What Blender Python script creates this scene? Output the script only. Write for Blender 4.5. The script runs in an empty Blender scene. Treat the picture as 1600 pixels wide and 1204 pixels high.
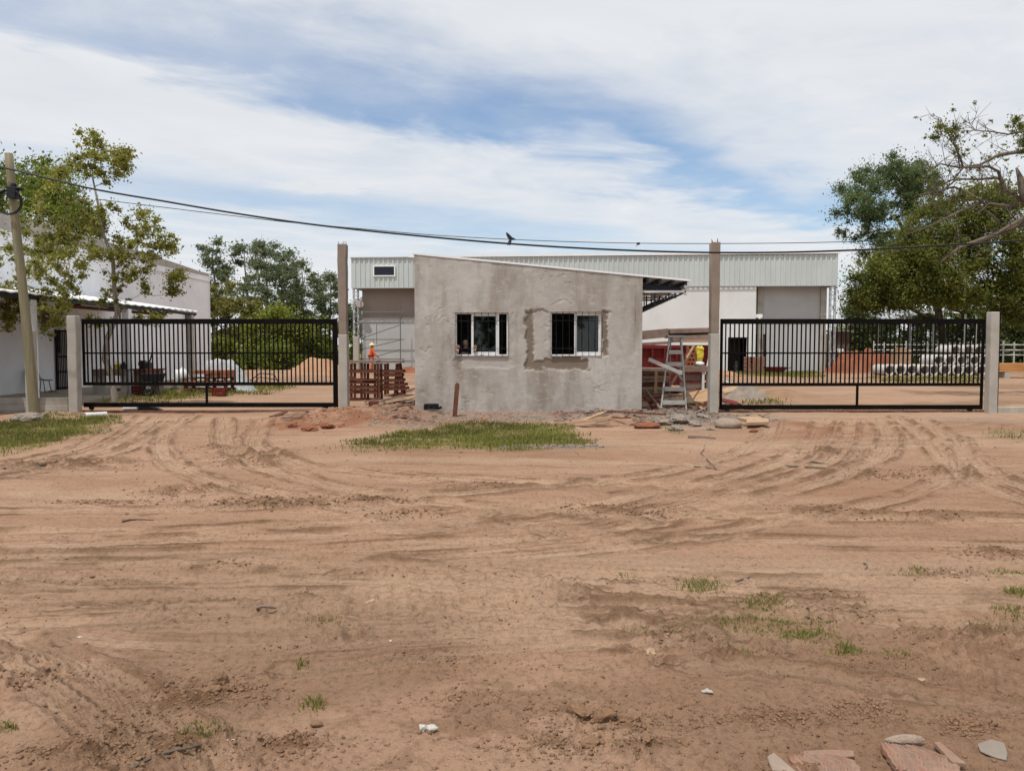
import bpy, math, random
import numpy as np
from mathutils import Vector, Matrix

# ------------------------------------------------------------------ camera, world, sun, exposure
S = bpy.context.scene
COL = S.collection
CAM_H, FPX = 1.6, 1200.0
PITCH = math.atan(62.0 / FPX)
cam_d = bpy.data.cameras.new("camera")
cam = bpy.data.objects.new("camera", cam_d)
COL.objects.link(cam)
cam.location = (0, 0, CAM_H)
cam.rotation_euler = (math.radians(90) - PITCH, 0, 0)
cam_d.sensor_width = 36.0
cam_d.lens = 36.0 * FPX / 1600.0
cam_d.clip_start = 0.05
cam_d.clip_end = 3000
S.camera = cam
S.view_settings.view_transform = 'Standard'
S.view_settings.look = 'None'
S.view_settings.exposure = 0.30
S.view_settings.gamma = 1.0
S.view_settings.use_curve_mapping = False

SUN = Vector((-0.25, -0.34, 1.0)).normalized()
W = bpy.data.worlds.new("World")
S.world = W
W.use_nodes = True
def build_world():
    nt = W.node_tree; N = nt.nodes; L = nt.links
    N.clear()
    out = N.new('ShaderNodeOutputWorld')
    sky = N.new('ShaderNodeTexSky'); sky.sky_type = 'NISHITA'
    sky.sun_disc = False
    sky.sun_elevation = math.asin(SUN.z)
    sky.sun_rotation = math.atan2(SUN.x, SUN.y)
    sky.dust_density = 1.0; sky.air_density = 1.0; sky.ozone_density = 1.5
    bg = N.new('ShaderNodeBackground'); bg.inputs[1].default_value = 0.12
    L.new(sky.outputs[0], bg.inputs[0])
    tc = N.new('ShaderNodeTexCoord')
    sep = N.new('ShaderNodeSeparateXYZ'); L.new(tc.outputs['Generated'], sep.inputs[0])
    def m(op, a, b=None, c=None):
        n = N.new('ShaderNodeMath'); n.operation = op
        for i, v in enumerate((a, b, c)):
            if v is None: continue
            if isinstance(v, (int, float)): n.inputs[i].default_value = v
            else: L.new(v, n.inputs[i])
        return n.outputs[0]
    # the cirrus lies in a layer high above the ground: x/z, y/z are positions in that layer
    z = m('MAXIMUM', sep.outputs[2], 0.03)
    px = m('DIVIDE', sep.outputs[0], z)
    py = m('DIVIDE', sep.outputs[1], z)
    t = m('MULTIPLY', m('SUBTRACT', m('SUBTRACT', py, px), 3.5), 0.7071)     # across the bands
    s = m('MULTIPLY', m('ADD', py, px), 0.7071)                               # along the bands
    def vec(a, b):
        c = N.new('ShaderNodeCombineXYZ'); L.new(a, c.inputs[0]); L.new(b, c.inputs[1]); return c.outputs[0]
    def noise(v, sc, det=6, rough=.55, dist=0.0):
        n = N.new('ShaderNodeTexNoise'); n.inputs['Scale'].default_value = sc
        n.inputs['Detail'].default_value = det; n.inputs['Roughness'].default_value = rough
        n.inputs['Distortion'].default_value = dist
        L.new(v, n.inputs['Vector']); return n.outputs[0]
    n1 = noise(vec(m('MULTIPLY', s, .6), t), .8, 5, .5, .4)
    n2 = noise(vec(m('MULTIPLY', s, .25), m('MULTIPLY', t, 1.6)), 2.2, 8, .62, .6)
    n3 = noise(vec(m('MULTIPLY', s, .8), t), 1.5, 7, .58, .5)
    tw = m('ADD', t, m('ADD', m('MULTIPLY', m('SUBTRACT', n1, .5), 1.7), m('MULTIPLY', m('SUBTRACT', n3, .5), 1.5)))
    f = m('DIVIDE', m('ADD', tw, 2.0), 8.0)
    cr = N.new('ShaderNodeValToRGB'); L.new(f, cr.inputs[0])
    e = cr.color_ramp; e.interpolation = 'B_SPLINE'
    def st(t_): return (t_ + 2) / 8
    pts = [(-2, 1), (-.75, 1), (-.32, .42), (.0, .02), (.22, .2), (.55, .95), (1.5, .95), (1.9, .55), (2.3, .32), (2.9, .42), (3.5, .8), (6, .95)]
    e.elements[0].position = st(pts[0][0]); e.elements[0].color = (pts[0][1],) * 3 + (1,)
    e.elements[1].position = st(pts[-1][0]); e.elements[1].color = (pts[-1][1],) * 3 + (1,)
    for p, v in pts[1:-1]:
        k = e.elements.new(st(p)); k.color = (v, v, v, 1)
    # low wisps and one small puff
    sfade = m('MULTIPLY', m('MINIMUM', m('MAXIMUM', m('SUBTRACT', 2.3, s), 0.0), 1.6), .26)
    wis = m('ADD', sfade, m('MULTIPLY', m('SUBTRACT', n2, .48), .16))
    n5 = noise(vec(px, py), 2.6, 8, .62, .2)
    wis3 = m('ADD', m('MULTIPLY', m('SUBTRACT', n3, .5), .35), m('MULTIPLY', m('SUBTRACT', n5, .5), .45))
    dx = m('ADD', px, 1.2); dy = m('SUBTRACT', py, 4.95)
    d2 = m('ADD', m('MULTIPLY', m('MULTIPLY', dx, dx), 16), m('MULTIPLY', m('MULTIPLY', dy, dy), 40))
    n4 = noise(vec(px, py), 7, 5, .6)
    puff = m('MULTIPLY', m('POWER', 2.718, m('MULTIPLY', d2, -.8)), m('MULTIPLY', m('MAXIMUM', m('SUBTRACT', n4, .32), 0.0), 3.2))
    mask = m('ADD', m('ADD', m('ADD', cr.outputs[0], wis), wis3), puff)
    hz = m('SUBTRACT', 1.0, m('MULTIPLY', m('MAXIMUM', sep.outputs[2], 0.0), 8.0))   # thick air near the horizon
    mask = m('ADD', mask, m('MULTIPLY', m('MAXIMUM', hz, 0.0), .45))
    mask = m('MINIMUM', m('MAXIMUM', m('SUBTRACT', mask, .04), 0.02), .96)
    cl = N.new('ShaderNodeMix'); cl.data_type = 'RGBA'
    L.new(n3, cl.inputs[0])
    cl.inputs[6].default_value = (.56, .59, .63, 1); cl.inputs[7].default_value = (.73, .735, .745, 1)
    bg2 = N.new('ShaderNodeBackground'); L.new(cl.outputs[2], bg2.inputs[0]); bg2.inputs[1].default_value = 1.0
    mx = N.new('ShaderNodeMixShader')
    L.new(mask, mx.inputs[0]); L.new(bg.outputs[0], mx.inputs[1]); L.new(bg2.outputs[0], mx.inputs[2])
    L.new(mx.outputs[0], out.inputs[0])
build_world()
sun_d = bpy.data.lights.new("sun", 'SUN')
sun_d.energy = 2.7; sun_d.angle = math.radians(0.8); sun_d.color = (1.0, .95, .88)
sun = bpy.data.objects.new("sun", sun_d); COL.objects.link(sun)
sun.rotation_euler = (-SUN).to_track_quat('-Z', 'Y').to_euler()
sun.location = (0, 0, 40)

# ------------------------------------------------------------------ helpers
RNG = np.random.default_rng(7)
random.seed(7)
CP, SP = math.cos(PITCH), math.sin(PITCH)
def P(u, v, Y):
    """the point at depth Y that the photograph shows at (u, v)"""
    dx, dy = (u - 800) / FPX, -(v - 602) / FPX
    t = Y / (CP + dy * SP)
    return Vector((t * dx, Y, CAM_H + t * (-SP + dy * CP)))
def G(u, v, z=0.0):
    dx, dy = (u - 800) / FPX, -(v - 602) / FPX
    t = (z - CAM_H) / (-SP + dy * CP)
    return Vector((t * dx, t * (CP + dy * SP), z))

WO = {}
class MB:
    def __init__(self): self.v = []; self.f = []
    def add(self, vs, fs):
        b = len(self.v); self.v.extend([tuple(p) for p in vs]); self.f.extend([tuple(i + b for i in f) for f in fs]); return self
    def box(self, x0, x1, y0, y1, z0, z1):
        return self.add([(x0, y0, z0), (x1, y0, z0), (x1, y1, z0), (x0, y1, z0), (x0, y0, z1), (x1, y0, z1), (x1, y1, z1), (x0, y1, z1)],
                        [(0, 3, 2, 1), (4, 5, 6, 7), (0, 1, 5, 4), (1, 2, 6, 5), (2, 3, 7, 6), (3, 0, 4, 7)])
    def cbox(self, c, s, rz=0.0, rx=0.0, ry=0.0):
        R = Matrix.Rotation(rz, 3, 'Z') @ Matrix.Rotation(ry, 3, 'Y') @ Matrix.Rotation(rx, 3, 'X')
        c = Vector(c); vs = []
        for dz in (-.5, .5):
            for dx, dy in ((-.5, -.5), (.5, -.5), (.5, .5), (-.5, .5)):
                vs.append(c + R @ Vector((dx * s[0], dy * s[1], dz * s[2])))
        return self.add(vs, [(0, 3, 2, 1), (4, 5, 6, 7), (0, 1, 5, 4), (1, 2, 6, 5), (2, 3, 7, 6), (3, 0, 4, 7)])
    def bar(self, p, q, w, h=None, up=(0, 0, 1)):
        h = h or w; p = Vector(p); q = Vector(q); d = (q - p).normalized(); up = Vector(up)
        if abs(d.dot(up)) > .95: up = Vector((0, 1, 0))
        a = d.cross(up).normalized() * w * .5; b = a.cross(d).normalized() * h * .5
        vs = [p - a - b, p + a - b, p + a + b, p - a + b, q - a - b, q + a - b, q + a + b, q - a + b]
        return self.add(vs, [(0, 3, 2, 1), (4, 5, 6, 7), (0, 1, 5, 4), (1, 2, 6, 5), (2, 3, 7, 6), (3, 0, 4, 7)])
    def tube(self, pts, r, n=8, closed=False):
        pts = [Vector(p) for p in pts]; k = len(pts)
        if not hasattr(r, '__len__'): r = [r] * k
        vs = []; fs = []
        ref = None
        for i, p in enumerate(pts):
            if closed: d = pts[(i + 1) % k] - pts[i - 1]
            else: d = pts[min(i + 1, k - 1)] - pts[max(i - 1, 0)]
            d.normalize()
            if ref is None: ref = d.orthogonal().normalized()
            ref = (ref - d * ref.dot(d))
            ref = ref.normalized() if ref.length > 1e-6 else d.orthogonal().normalized()
            b = d.cross(ref)
            for j in range(n):
                a = 2 * math.pi * j / n
                vs.append(p + (ref * math.cos(a) + b * math.sin(a)) * r[i])
        for i in range(k if closed else k - 1):
            i2 = (i + 1) % k
            for j in range(n):
                j2 = (j + 1) % n
                fs.append((i * n + j, i * n + j2, i2 * n + j2, i2 * n + j))
        if not closed:
            fs.append(tuple(range(n))[::-1]); fs.append(tuple((k - 1) * n + j for j in range(n)))
        return self.add(vs, fs)
    def prism(self, poly, d):
        n = len(poly); d = Vector(d)
        vs = [Vector(p) for p in poly] + [Vector(p) + d for p in poly]
        fs = [tuple(range(n)), tuple(range(2 * n - 1, n - 1, -1))] + [(i, i + n, (i + 1) % n + n, (i + 1) % n) for i in range(n)]
        return self.add(vs, fs)
    def ring(self, p, q, r0, r1, n=20):
        """hollow pipe from p to q, inner r0, outer r1"""
        p = Vector(p); q = Vector(q); d = (q - p).normalized(); a = d.orthogonal().normalized(); b = d.cross(a)
        vs = []
        for c in (p, q):
            for r in (r0, r1):
                for j in range(n):
                    t = 2 * math.pi * j / n
                    vs.append(c + (a * math.cos(t) + b * math.sin(t)) * r)
        fs = []
        for j in range(n):
            k = (j + 1) % n
            fs += [(j, k, n + k, n + j), (2 * n + k, 2 * n + j, 3 * n + j, 3 * n + k),
                   (n + j, n + k, 3 * n + k, 3 * n + j), (k, j, 2 * n + j, 2 * n + k)]
        return self.add(vs, fs)
    def lump(self, c, s, seed=0, rough=.25, sub=2, flat=0.0):
        """an uneven rounded lump, s = half sizes"""
        V, F = ICO[sub]
        r = np.random.default_rng(seed)
        d = V / np.linalg.norm(V, axis=1)[:, None]
        k = r.normal(size=(6, 3)) * 2.2; ph = r.uniform(0, 6.28, 6)
        w = 1 + rough * (np.sin(d @ k.T + ph).mean(axis=1) * 1.6) + rough * .25 * r.normal(size=len(d))
        q = d * w[:, None] * np.array(s)
        if flat: q[:, 2] = np.maximum(q[:, 2], -s[2] * flat)
        return self.add((q + np.array(c)).tolist(), F)

def _ico():
    t = (1 + 5 ** .5) / 2
    v = [(-1, t, 0), (1, t, 0), (-1, -t, 0), (1, -t, 0), (0, -1, t), (0, 1, t), (0, -1, -t), (0, 1, -t), (t, 0, -1), (t, 0, 1), (-t, 0, -1), (-t, 0, 1)]
    f = [(0, 11, 5), (0, 5, 1), (0, 1, 7), (0, 7, 10), (0, 10, 11), (1, 5, 9), (5, 11, 4), (11, 10, 2), (10, 7, 6), (7, 1, 8), (3, 9, 4), (3, 4, 2), (3, 2, 6), (3, 6, 8), (3, 8, 9), (4, 9, 5), (2, 4, 11), (6, 2, 10), (8, 6, 7), (9, 8, 1)]
    res = {}
    v = [Vector(p).normalized() for p in v]
    for lev in range(4):
        res[lev] = (np.array([tuple(p) for p in v]), list(f))
        cache = {}; nf = []
        def mid(a, b):
            k = (min(a, b), max(a, b))
            if k not in cache:
                cache[k] = len(v); v.append((v[a] + v[b]).normalized())
            return cache[k]
        for a, b, c in f:
            x, y, z = mid(a, b), mid(b, c), mid(c, a)
            nf += [(a, x, z), (b, y, x), (c, z, y), (x, y, z)]
        f = nf
    return res
ICO = _ico()

def tag(o, label, cat, group=None, kind=None):
    if label: o['label'] = label
    if cat: o['category'] = cat
    if group: o['group'] = group
    if kind: o['kind'] = kind
    return o
def thing(name, loc, label, cat, group=None):
    o = bpy.data.objects.new(name, None); o.empty_display_size = .2
    COL.objects.link(o); o.location = loc; WO[o.name] = Vector(loc)
    return tag(o, label, cat, group)
def link_mesh(me, name, mat, parent, origin, smooth, bevel):
    o = bpy.data.objects.new(name, me); COL.objects.link(o)
    if mat: me.materials.append(mat)
    if parent is not None:
        o.parent = parent; WO[o.name] = WO[parent.name]
    else:
        o.location = origin; WO[o.name] = Vector(origin)
    if smooth:
        me.polygons.foreach_set('use_smooth', [True] * len(me.polygons))
    if bevel:
        b = o.modifiers.new('bevel', 'BEVEL'); b.width = bevel; b.segments = 2; b.limit_method = 'ANGLE'
    return o
def obj(name, mb, mat, parent=None, origin=None, smooth=False, bevel=0.0):
    """one mesh object; the vertices are given in world space"""
    if parent is not None: org = WO[parent.name]
    else: org = Vector(origin) if origin is not None else Vector((sum(v[0] for v in mb.v) / len(mb.v), sum(v[1] for v in mb.v) / len(mb.v), min(v[2] for v in mb.v)))
    me = bpy.data.meshes.new(name)
    me.from_pydata([(a - org.x, b - org.y, c - org.z) for a, b, c in mb.v], [], mb.f)
    me.update()
    return link_mesh(me, name, mat, parent, org, smooth, bevel)
def npobj(name, V, F, mat, parent=None, origin=(0, 0, 0), smooth=False, attrs=None):
    """one mesh from arrays, all faces with the same number of corners"""
    org = np.array(WO[parent.name]) if parent is not None else np.array(origin)
    me = bpy.data.meshes.new(name)
    V = np.asarray(V, dtype=np.float64) - org; F = np.asarray(F, dtype=np.int32); k = F.shape[1]
    me.vertices.add(len(V)); me.vertices.foreach_set('co', V.astype(np.float32).ravel())
    me.loops.add(F.size); me.loops.foreach_set('vertex_index', F.ravel())
    me.polygons.add(len(F)); me.polygons.foreach_set('loop_start', np.arange(0, F.size, k, dtype=np.int32))
    me.polygons.foreach_set('loop_total', np.full(len(F), k, dtype=np.int32))
    me.update(calc_edges=True)
    for a, val in (attrs or {}).items():
        at = me.attributes.new(a, 'FLOAT', 'POINT'); at.data.foreach_set('value', np.asarray(val, dtype=np.float32))
    return link_mesh(me, name, mat, parent, tuple(org), smooth, 0)
def children(o): return [c for c in bpy.data.objects if c.parent == o]
def copy_tree(o, parent=None):
    c = o.copy(); COL.objects.link(c)
    if parent is not None: c.parent = parent
    for ch in children(o): copy_tree(ch, c)
    return c

# numpy noise
def _h(i, j, s):
    n = (i.astype(np.int64) * 374761393 + j.astype(np.int64) * 668265263 + s * 1442695041) & 0xFFFFFFFF
    n = ((n ^ (n >> 13)) * 1274126177) & 0xFFFFFFFF
    n = ((n ^ (n >> 16)) * 2246822519) & 0xFFFFFFFF
    return ((n ^ (n >> 15)) & 0xFFFFFF) / float(0xFFFFFF)
def vn(x, y, s=0):
    x = np.asarray(x, float); y = np.asarray(y, float)
    i = np.floor(x); j = np.floor(y); a = x - i; b = y - j
    a = a * a * (3 - 2 * a); b = b * b * (3 - 2 * b)
    return (_h(i, j, s) * (1 - a) + _h(i + 1, j, s) * a) * (1 - b) + (_h(i, j + 1, s) * (1 - a) + _h(i + 1, j + 1, s) * a) * b
def fbm(x, y, o=4, s=0, g=.5):
    r = 0; a = 1; t = 0
    for k in range(o):
        r = r + a * vn(x * 2 ** k + 17.3 * k, y * 2 ** k - 9.1 * k, s + k); t += a; a *= g
    return r / t
def sst(a, b, x):
    t = np.clip((x - a) / (b - a), 0, 1); return t * t * (3 - 2 * t)

# ------------------------------------------------------------------ materials
def nodes(name):
    m = bpy.data.materials.new(name); m.use_nodes = True
    nt = m.node_tree; b = nt.nodes['Principled BSDF']
    b.inputs['Specular IOR Level'].default_value = .25
    return m, nt, nt.nodes, nt.links, b
def c4(c, k=1.0): return (min(c[0] * k, 1), min(c[1] * k, 1), min(c[2] * k, 1), 1)
def tnoise(N, L, v, sc, det=6, rough=.6, dist=0):
    n = N.new('ShaderNodeTexNoise'); n.inputs['Scale'].default_value = sc; n.inputs['Detail'].default_value = det
    n.inputs['Roughness'].default_value = rough; n.inputs['Distortion'].default_value = dist
    L.new(v, n.inputs['Vector']); return n.outputs[0]
def mapping(N, L, v, sc):
    m = N.new('ShaderNodeMapping'); m.inputs['Scale'].default_value = sc; L.new(v, m.inputs['Vector']); return m.outputs[0]
def ramp(N, L, f, stops):
    r = N.new('ShaderNodeValToRGB'); L.new(f, r.inputs[0]); e = r.color_ramp
    e.elements[0].position, e.elements[0].color = stops[0]; e.elements[1].position, e.elements[1].color = stops[-1]
    for p, c in stops[1:-1]: e.elements.new(p).color = c
    return r.outputs[0]
def mixc(N, L, f, a, b, mode='MIX'):
    m = N.new('ShaderNodeMix'); m.data_type = 'RGBA'; m.blend_type = mode
    for i, v in ((0, f), (6, a), (7, b)):
        if isinstance(v, (int, float)): m.inputs[i].default_value = v
        elif isinstance(v, tuple): m.inputs[i].default_value = v
        else: L.new(v, m.inputs[i])
    return m.outputs[2]
def bumpn(N, L, h, st, d, b):
    u = N.new('ShaderNodeBump'); u.inputs['Strength'].default_value = st; u.inputs['Distance'].default_value = d
    L.new(h, u.inputs['Height']); L.new(u.outputs[0], b.inputs['Normal']); return u
MATS = {}
def M(name, col, rough=.85, var=.18, scale=3.0, bump=.3, bscale=60, metal=0.0, stretch=(1, 1, 1), dirt=None, dirt_amt=.4, dist=.02):
    if name in MATS: return MATS[name]
    m, nt, N, L, b = nodes(name)
    tc = N.new('ShaderNodeTexCoord'); v = mapping(N, L, tc.outputs['Object'], stretch)
    n1 = tnoise(N, L, v, scale, 8, .65, .3)
    c = ramp(N, L, n1, [(.25, c4(col, 1 - var)), (.5, c4(col)), (.75, c4(col, 1 + var))])
    if dirt:
        n3 = tnoise(N, L, v, scale * .45, 10, .7, .8)
        k = ramp(N, L, n3, [(.48, (0, 0, 0, 1)), (.68, (dirt_amt,) * 3 + (1,))])
        c = mixc(N, L, k, c, c4(dirt))
    L.new(c, b.inputs['Base Color'])
    b.inputs['Roughness'].default_value = rough; b.inputs['Metallic'].default_value = metal
    if bump:
        n2 = tnoise(N, L, v, bscale, 6, .6); bumpn(N, L, n2, bump, dist, b)
    MATS[name] = m; return m

def leaf_mat(name, cols, trans=.3):
    m, nt, N, L, b = nodes(name)
    g = N.new('ShaderNodeNewGeometry')
    k = len(cols)
    c = ramp(N, L, g.outputs['Random Per Island'], [(i / (k - 1), c4(x)) for i, x in enumerate(cols)])
    tc = N.new('ShaderNodeTexCoord')
    n = tnoise(N, L, tc.outputs['Object'], .55, 3, .5)
    hs = N.new('ShaderNodeHueSaturation'); L.new(c, hs.inputs['Color'])
    v = ramp(N, L, n, [(.35, (.72,) * 3 + (1,)), (.65, (1.3,) * 3 + (1,))])
    L.new(v, hs.inputs['Value'])
    L.new(hs.outputs[0], b.inputs['Base Color']); b.inputs['Roughness'].default_value = .55
    t = N.new('ShaderNodeBsdfTranslucent'); L.new(hs.outputs[0], t.inputs[0])
    mx = N.new('ShaderNodeMixShader'); mx.inputs[0].default_value = trans
    L.new(b.outputs[0], mx.inputs[1]); L.new(t.outputs[0], mx.inputs[2])
    L.new(mx.outputs[0], N['Material Output'].inputs[0])
    return m

def ground_mat():
    m, nt, N, L, b = nodes('sandy_soil')
    tc = N.new('ShaderNodeTexCoord'); v = tc.outputs['Object']
    def at(n):
        a = N.new('ShaderNodeAttribute'); a.attribute_name = n; return a.outputs['Fac']
    big = tnoise(N, L, mapping(N, L, v, (.35, 1, 1)), .5, 6, .6, .5)
    med = tnoise(N, L, mapping(N, L, v, (.5, 1.2, 1)), 2.2, 8, .65, .3)
    fin = tnoise(N, L, v, 28, 8, .7)
    grain = tnoise(N, L, v, 160, 4, .6)
    c = ramp(N, L, big, [(.3, (.300, .174, .110, 1)), (.5, (.362, .222, .148, 1)), (.72, (.424, .274, .192, 1))])
    c = mixc(N, L, ramp(N, L, med, [(.42, (0, 0, 0, 1)), (.72, (.55, .55, .55, 1))]), c, (.425, .285, .190, 1))
    cmb = N.new('ShaderNodeCombineXYZ'); L.new(at('track_across'), cmb.inputs[0]); L.new(at('track_along'), cmb.inputs[1])
    rib = tnoise(N, L, mapping(N, L, cmb.outputs[0], (26, .8, 1)), 1.0, 4, .55)
    trd = tnoise(N, L, mapping(N, L, cmb.outputs[0], (9, 16, 1)), 1.0, 3, .5)
    fade = at('track_fade')
    c = mixc(N, L, fade, c, mixc(N, L, 1.0, c, ramp(N, L, rib, [(.36, (.60, .57, .54, 1)), (.48, (1, 1, 1, 1)), (.66, (1.14, 1.14, 1.14, 1))]), 'MULTIPLY'))
    lin = tnoise(N, L, mapping(N, L, v, (.5, 15, 1)), 1.6, 6, .62, .35)
    c = mixc(N, L, at('dry'), c, (.480, .345, .240, 1))
    c = mixc(N, L, at('drag'), c, mixc(N, L, 1.0, c, ramp(N, L, lin, [(.32, (.70, .67, .64, 1)), (.46, (1, 1, 1, 1)), (.72, (1.10, 1.10, 1.10, 1))]), 'MULTIPLY'))
    c = mixc(N, L, at('damp_shade'), c, (.140, .078, .040, 1))  # moist soil and the shade of clods, both put in as darker colour
    c = mixc(N, L, at('red'), c, (.250, .110, .060, 1))
    c = mixc(N, L, at('grit'), c, (.215, .200, .180, 1))
    c = mixc(N, L, at('turf'), c, (.135, .130, .045, 1))
    k = ramp(N, L, fin, [(.30, (.62, .60, .58, 1)), (.5, (1, 1, 1, 1)), (.75, (1.10, 1.10, 1.10, 1))])
    c = mixc(N, L, 1.0, c, k, 'MULTIPLY')
    k = ramp(N, L, grain, [(.3, (.80, .80, .80, 1)), (.6, (1.05, 1.05, 1.05, 1))])
    c = mixc(N, L, 1.0, c, k, 'MULTIPLY')
    L.new(c, b.inputs['Base Color']); b.inputs['Roughness'].default_value = .95
    b.inputs['Specular IOR Level'].default_value = .1
    s = N.new('ShaderNodeMath'); s.operation = 'MULTIPLY_ADD'; L.new(fin, s.inputs[0]); s.inputs[1].default_value = 1.0
    q = N.new('ShaderNodeMath'); q.operation = 'MULTIPLY'; L.new(grain, q.inputs[0]); q.inputs[1].default_value = .25
    L.new(q.outputs[0], s.inputs[2])
    q2 = N.new('ShaderNodeMath'); q2.operation = 'MULTIPLY_ADD'; L.new(lin, q2.inputs[0]); ld = N.new('ShaderNodeMath'); ld.operation = 'MULTIPLY'; L.new(at('drag'), ld.inputs[0]); ld.inputs[1].default_value = 1.4; L.new(ld.outputs[0], q2.inputs[1]); L.new(s.outputs[0], q2.inputs[2])
    q3 = N.new('ShaderNodeMath'); q3.operation = 'MULTIPLY_ADD'; L.new(rib, q3.inputs[0]); q3.inputs[1].default_value = 1.6
    q4 = N.new('ShaderNodeMath'); q4.operation = 'MULTIPLY'; L.new(trd, q4.inputs[0]); q4.inputs[1].default_value = .7; L.new(q4.outputs[0], q3.inputs[2])
    q5 = N.new('ShaderNodeMath'); q5.operation = 'MULTIPLY_ADD'; L.new(q3.outputs[0], q5.inputs[0]); L.new(fade, q5.inputs[1]); L.new(q2.outputs[0], q5.inputs[2])
    bumpn(N, L, q5.outputs[0], .9, .026, b)
    return m

def plaster_mat():
    m, nt, N, L, b = nodes('cement_render')
    tc = N.new('ShaderNodeTexCoord'); v = tc.outputs['Object']
    a = N.new('ShaderNodeAttribute'); a.attribute_name = 'patch'
    a2 = N.new('ShaderNodeAttribute'); a2.attribute_name = 'smooth_patch'
    n1 = tnoise(N, L, mapping(N, L, v, (1, 1, .6)), .8, 8, .62, .6)
    n2 = tnoise(N, L, mapping(N, L, v, (1.6, 1, .35)), 1.4, 8, .6, .2)
    n3 = tnoise(N, L, v, 7, 8, .7, .4)
    n4 = tnoise(N, L, v, 45, 6, .6)
    c = ramp(N, L, n1, [(.32, (.298, .266, .236, 1)), (.5, (.412, .384, .354, 1)), (.66, (.490, .464, .436, 1))])
    c = mixc(N, L, ramp(N, L, n2, [(.48, (0, 0, 0, 1)), (.66, (.8, .8, .8, 1))]), c, (.270, .232, .196, 1))
    c = mixc(N, L, ramp(N, L, n3, [(.56, (0, 0, 0, 1)), (.70, (.45, .45, .45, 1))]), c, (.56, .525, .48, 1))
    c = mixc(N, L, ramp(N, L, n3, [(.28, (.45, .45, .45, 1)), (.40, (0, 0, 0, 1))]), c, (.235, .20, .168, 1))
    n5 = tnoise(N, L, mapping(N, L, v, (1, 1, 3.2)), 2.4, 7, .65, 1.2)
    c = mixc(N, L, ramp(N, L, n5, [(.57, (0, 0, 0, 1)), (.63, (.5, .5, .5, 1))]), c, (.50, .46, .415, 1))
    c = mixc(N, L, a2.outputs['Fac'], c, (.44, .41, .38, 1))
    c = mixc(N, L, a.outputs['Fac'], c, (.190, .150, .115, 1))
    c = mixc(N, L, 1.0, c, ramp(N, L, n4, [(.3, (.88, .88, .88, 1)), (.7, (1.08, 1.08, 1.08, 1))]), 'MULTIPLY')
    L.new(c, b.inputs['Base Color']); b.inputs['Roughness'].default_value = .92
    s = N.new('ShaderNodeMath'); s.operation = 'MULTIPLY_ADD'; L.new(n3, s.inputs[0]); s.inputs[1].default_value = 2.0; L.new(n4, s.inputs[2])
    bumpn(N, L, s.outputs[0], .32, .016, b)
    return m

def wall_mat(name, col, streak, amt=.5):
    """painted or rendered wall with streaks that run down and blotches"""
    m, nt, N, L, b = nodes(name)
    tc = N.new('ShaderNodeTexCoord'); v = tc.outputs['Object']
    n1 = tnoise(N, L, mapping(N, L, v, (1.5, 1.5, .25)), .9, 8, .6, .3)
    n2 = tnoise(N, L, v, .5, 8, .65, .6)
    n3 = tnoise(N, L, v, 20, 5, .6)
    c = ramp(N, L, n2, [(.3, c4(col, .88)), (.7, c4(col, 1.06))])
    c = mixc(N, L, ramp(N, L, n1, [(.52, (0, 0, 0, 1)), (.78, (amt,) * 3 + (1,))]), c, c4(streak))
    L.new(c, b.inputs['Base Color']); b.inputs['Roughness'].default_value = .85
    bumpn(N, L, n3, .2, .02, b)
    return m

def glass_mat():
    m, nt, N, L, b = nodes('window_glass')
    b.inputs['Base Color'].default_value = (.35, .46, .41, 1)
    b.inputs['Roughness'].default_value = .03; b.inputs['Transmission Weight'].default_value = 1.0
    b.inputs['IOR'].default_value = 1.5; b.inputs['Specular IOR Level'].default_value = .5
    return m

m_ground = ground_mat(); m_plaster = plaster_mat(); m_glass = glass_mat()
m_white_wall = wall_mat('whitewashed_wall', (.80, .82, .85), (.68, .69, .70), .30)
m_grey_wall = wall_mat('grey_rendered_wall', (.45, .458, .460), (.35, .345, .335), .45)
m_pale_wall = wall_mat('pale_rendered_wall', (.69, .70, .695), (.56, .555, .54), .4)
m_dark_wall = wall_mat('shade_toned_wall', (.27, .235, .205), (.19, .16, .135), .5)  # dark tone carries the shade under the cladding overhang
m_conc = M('weathered_concrete', (.40, .375, .335), .9, .16, 2.5, .4, 50, dirt=(.22, .19, .15), dirt_amt=.5)
m_conc_raw = M('raw_brown_concrete', (.255, .205, .165), .92, .2, 2.2, .5, 40, dirt=(.16, .125, .10), dirt_amt=.5)
m_pipe = M('grey_pipe_concrete', (.50, .48, .45), .9, .18, 1.6, .3, 50, dirt=(.25, .23, .20), dirt_amt=.6)
m_black = M('black_gate_paint', (.005, .0045, .0045), .6, .3, 6, .1, 80, dirt=(.03, .02, .014), dirt_amt=.2)
m_black.node_tree.nodes['Principled BSDF'].inputs['Specular IOR Level'].default_value = .06
m_white_metal = M('white_sheet_metal', (.80, .81, .82), .4, .05, 3, .05, 60)
m_clad = M('pale_green_grey_sheeting', (.50, .545, .535), .45, .07, .8, .05, 60, stretch=(1, 1, .3), dirt=(.38, .41, .40), dirt_amt=.4)
m_alu = M('white_aluminium', (.72, .73, .73), .35, .06, 5, .05, 80)
m_ladder = M('dull_aluminium', (.46, .46, .44), .5, .14, 6, .1, 80, metal=.3, dirt=(.25, .22, .19), dirt_amt=.4)
m_steel = M('dark_blue_steel', (.035, .045, .075), .5, .2, 5, .1, 60)
m_galv = M('galvanised_steel', (.42, .43, .43), .45, .12, 5, .1, 60, metal=.4)
m_rust = M('rusty_steel', (.16, .075, .045), .8, .35, 8, .4, 60, dirt=(.05, .035, .03), dirt_amt=.6)
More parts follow.
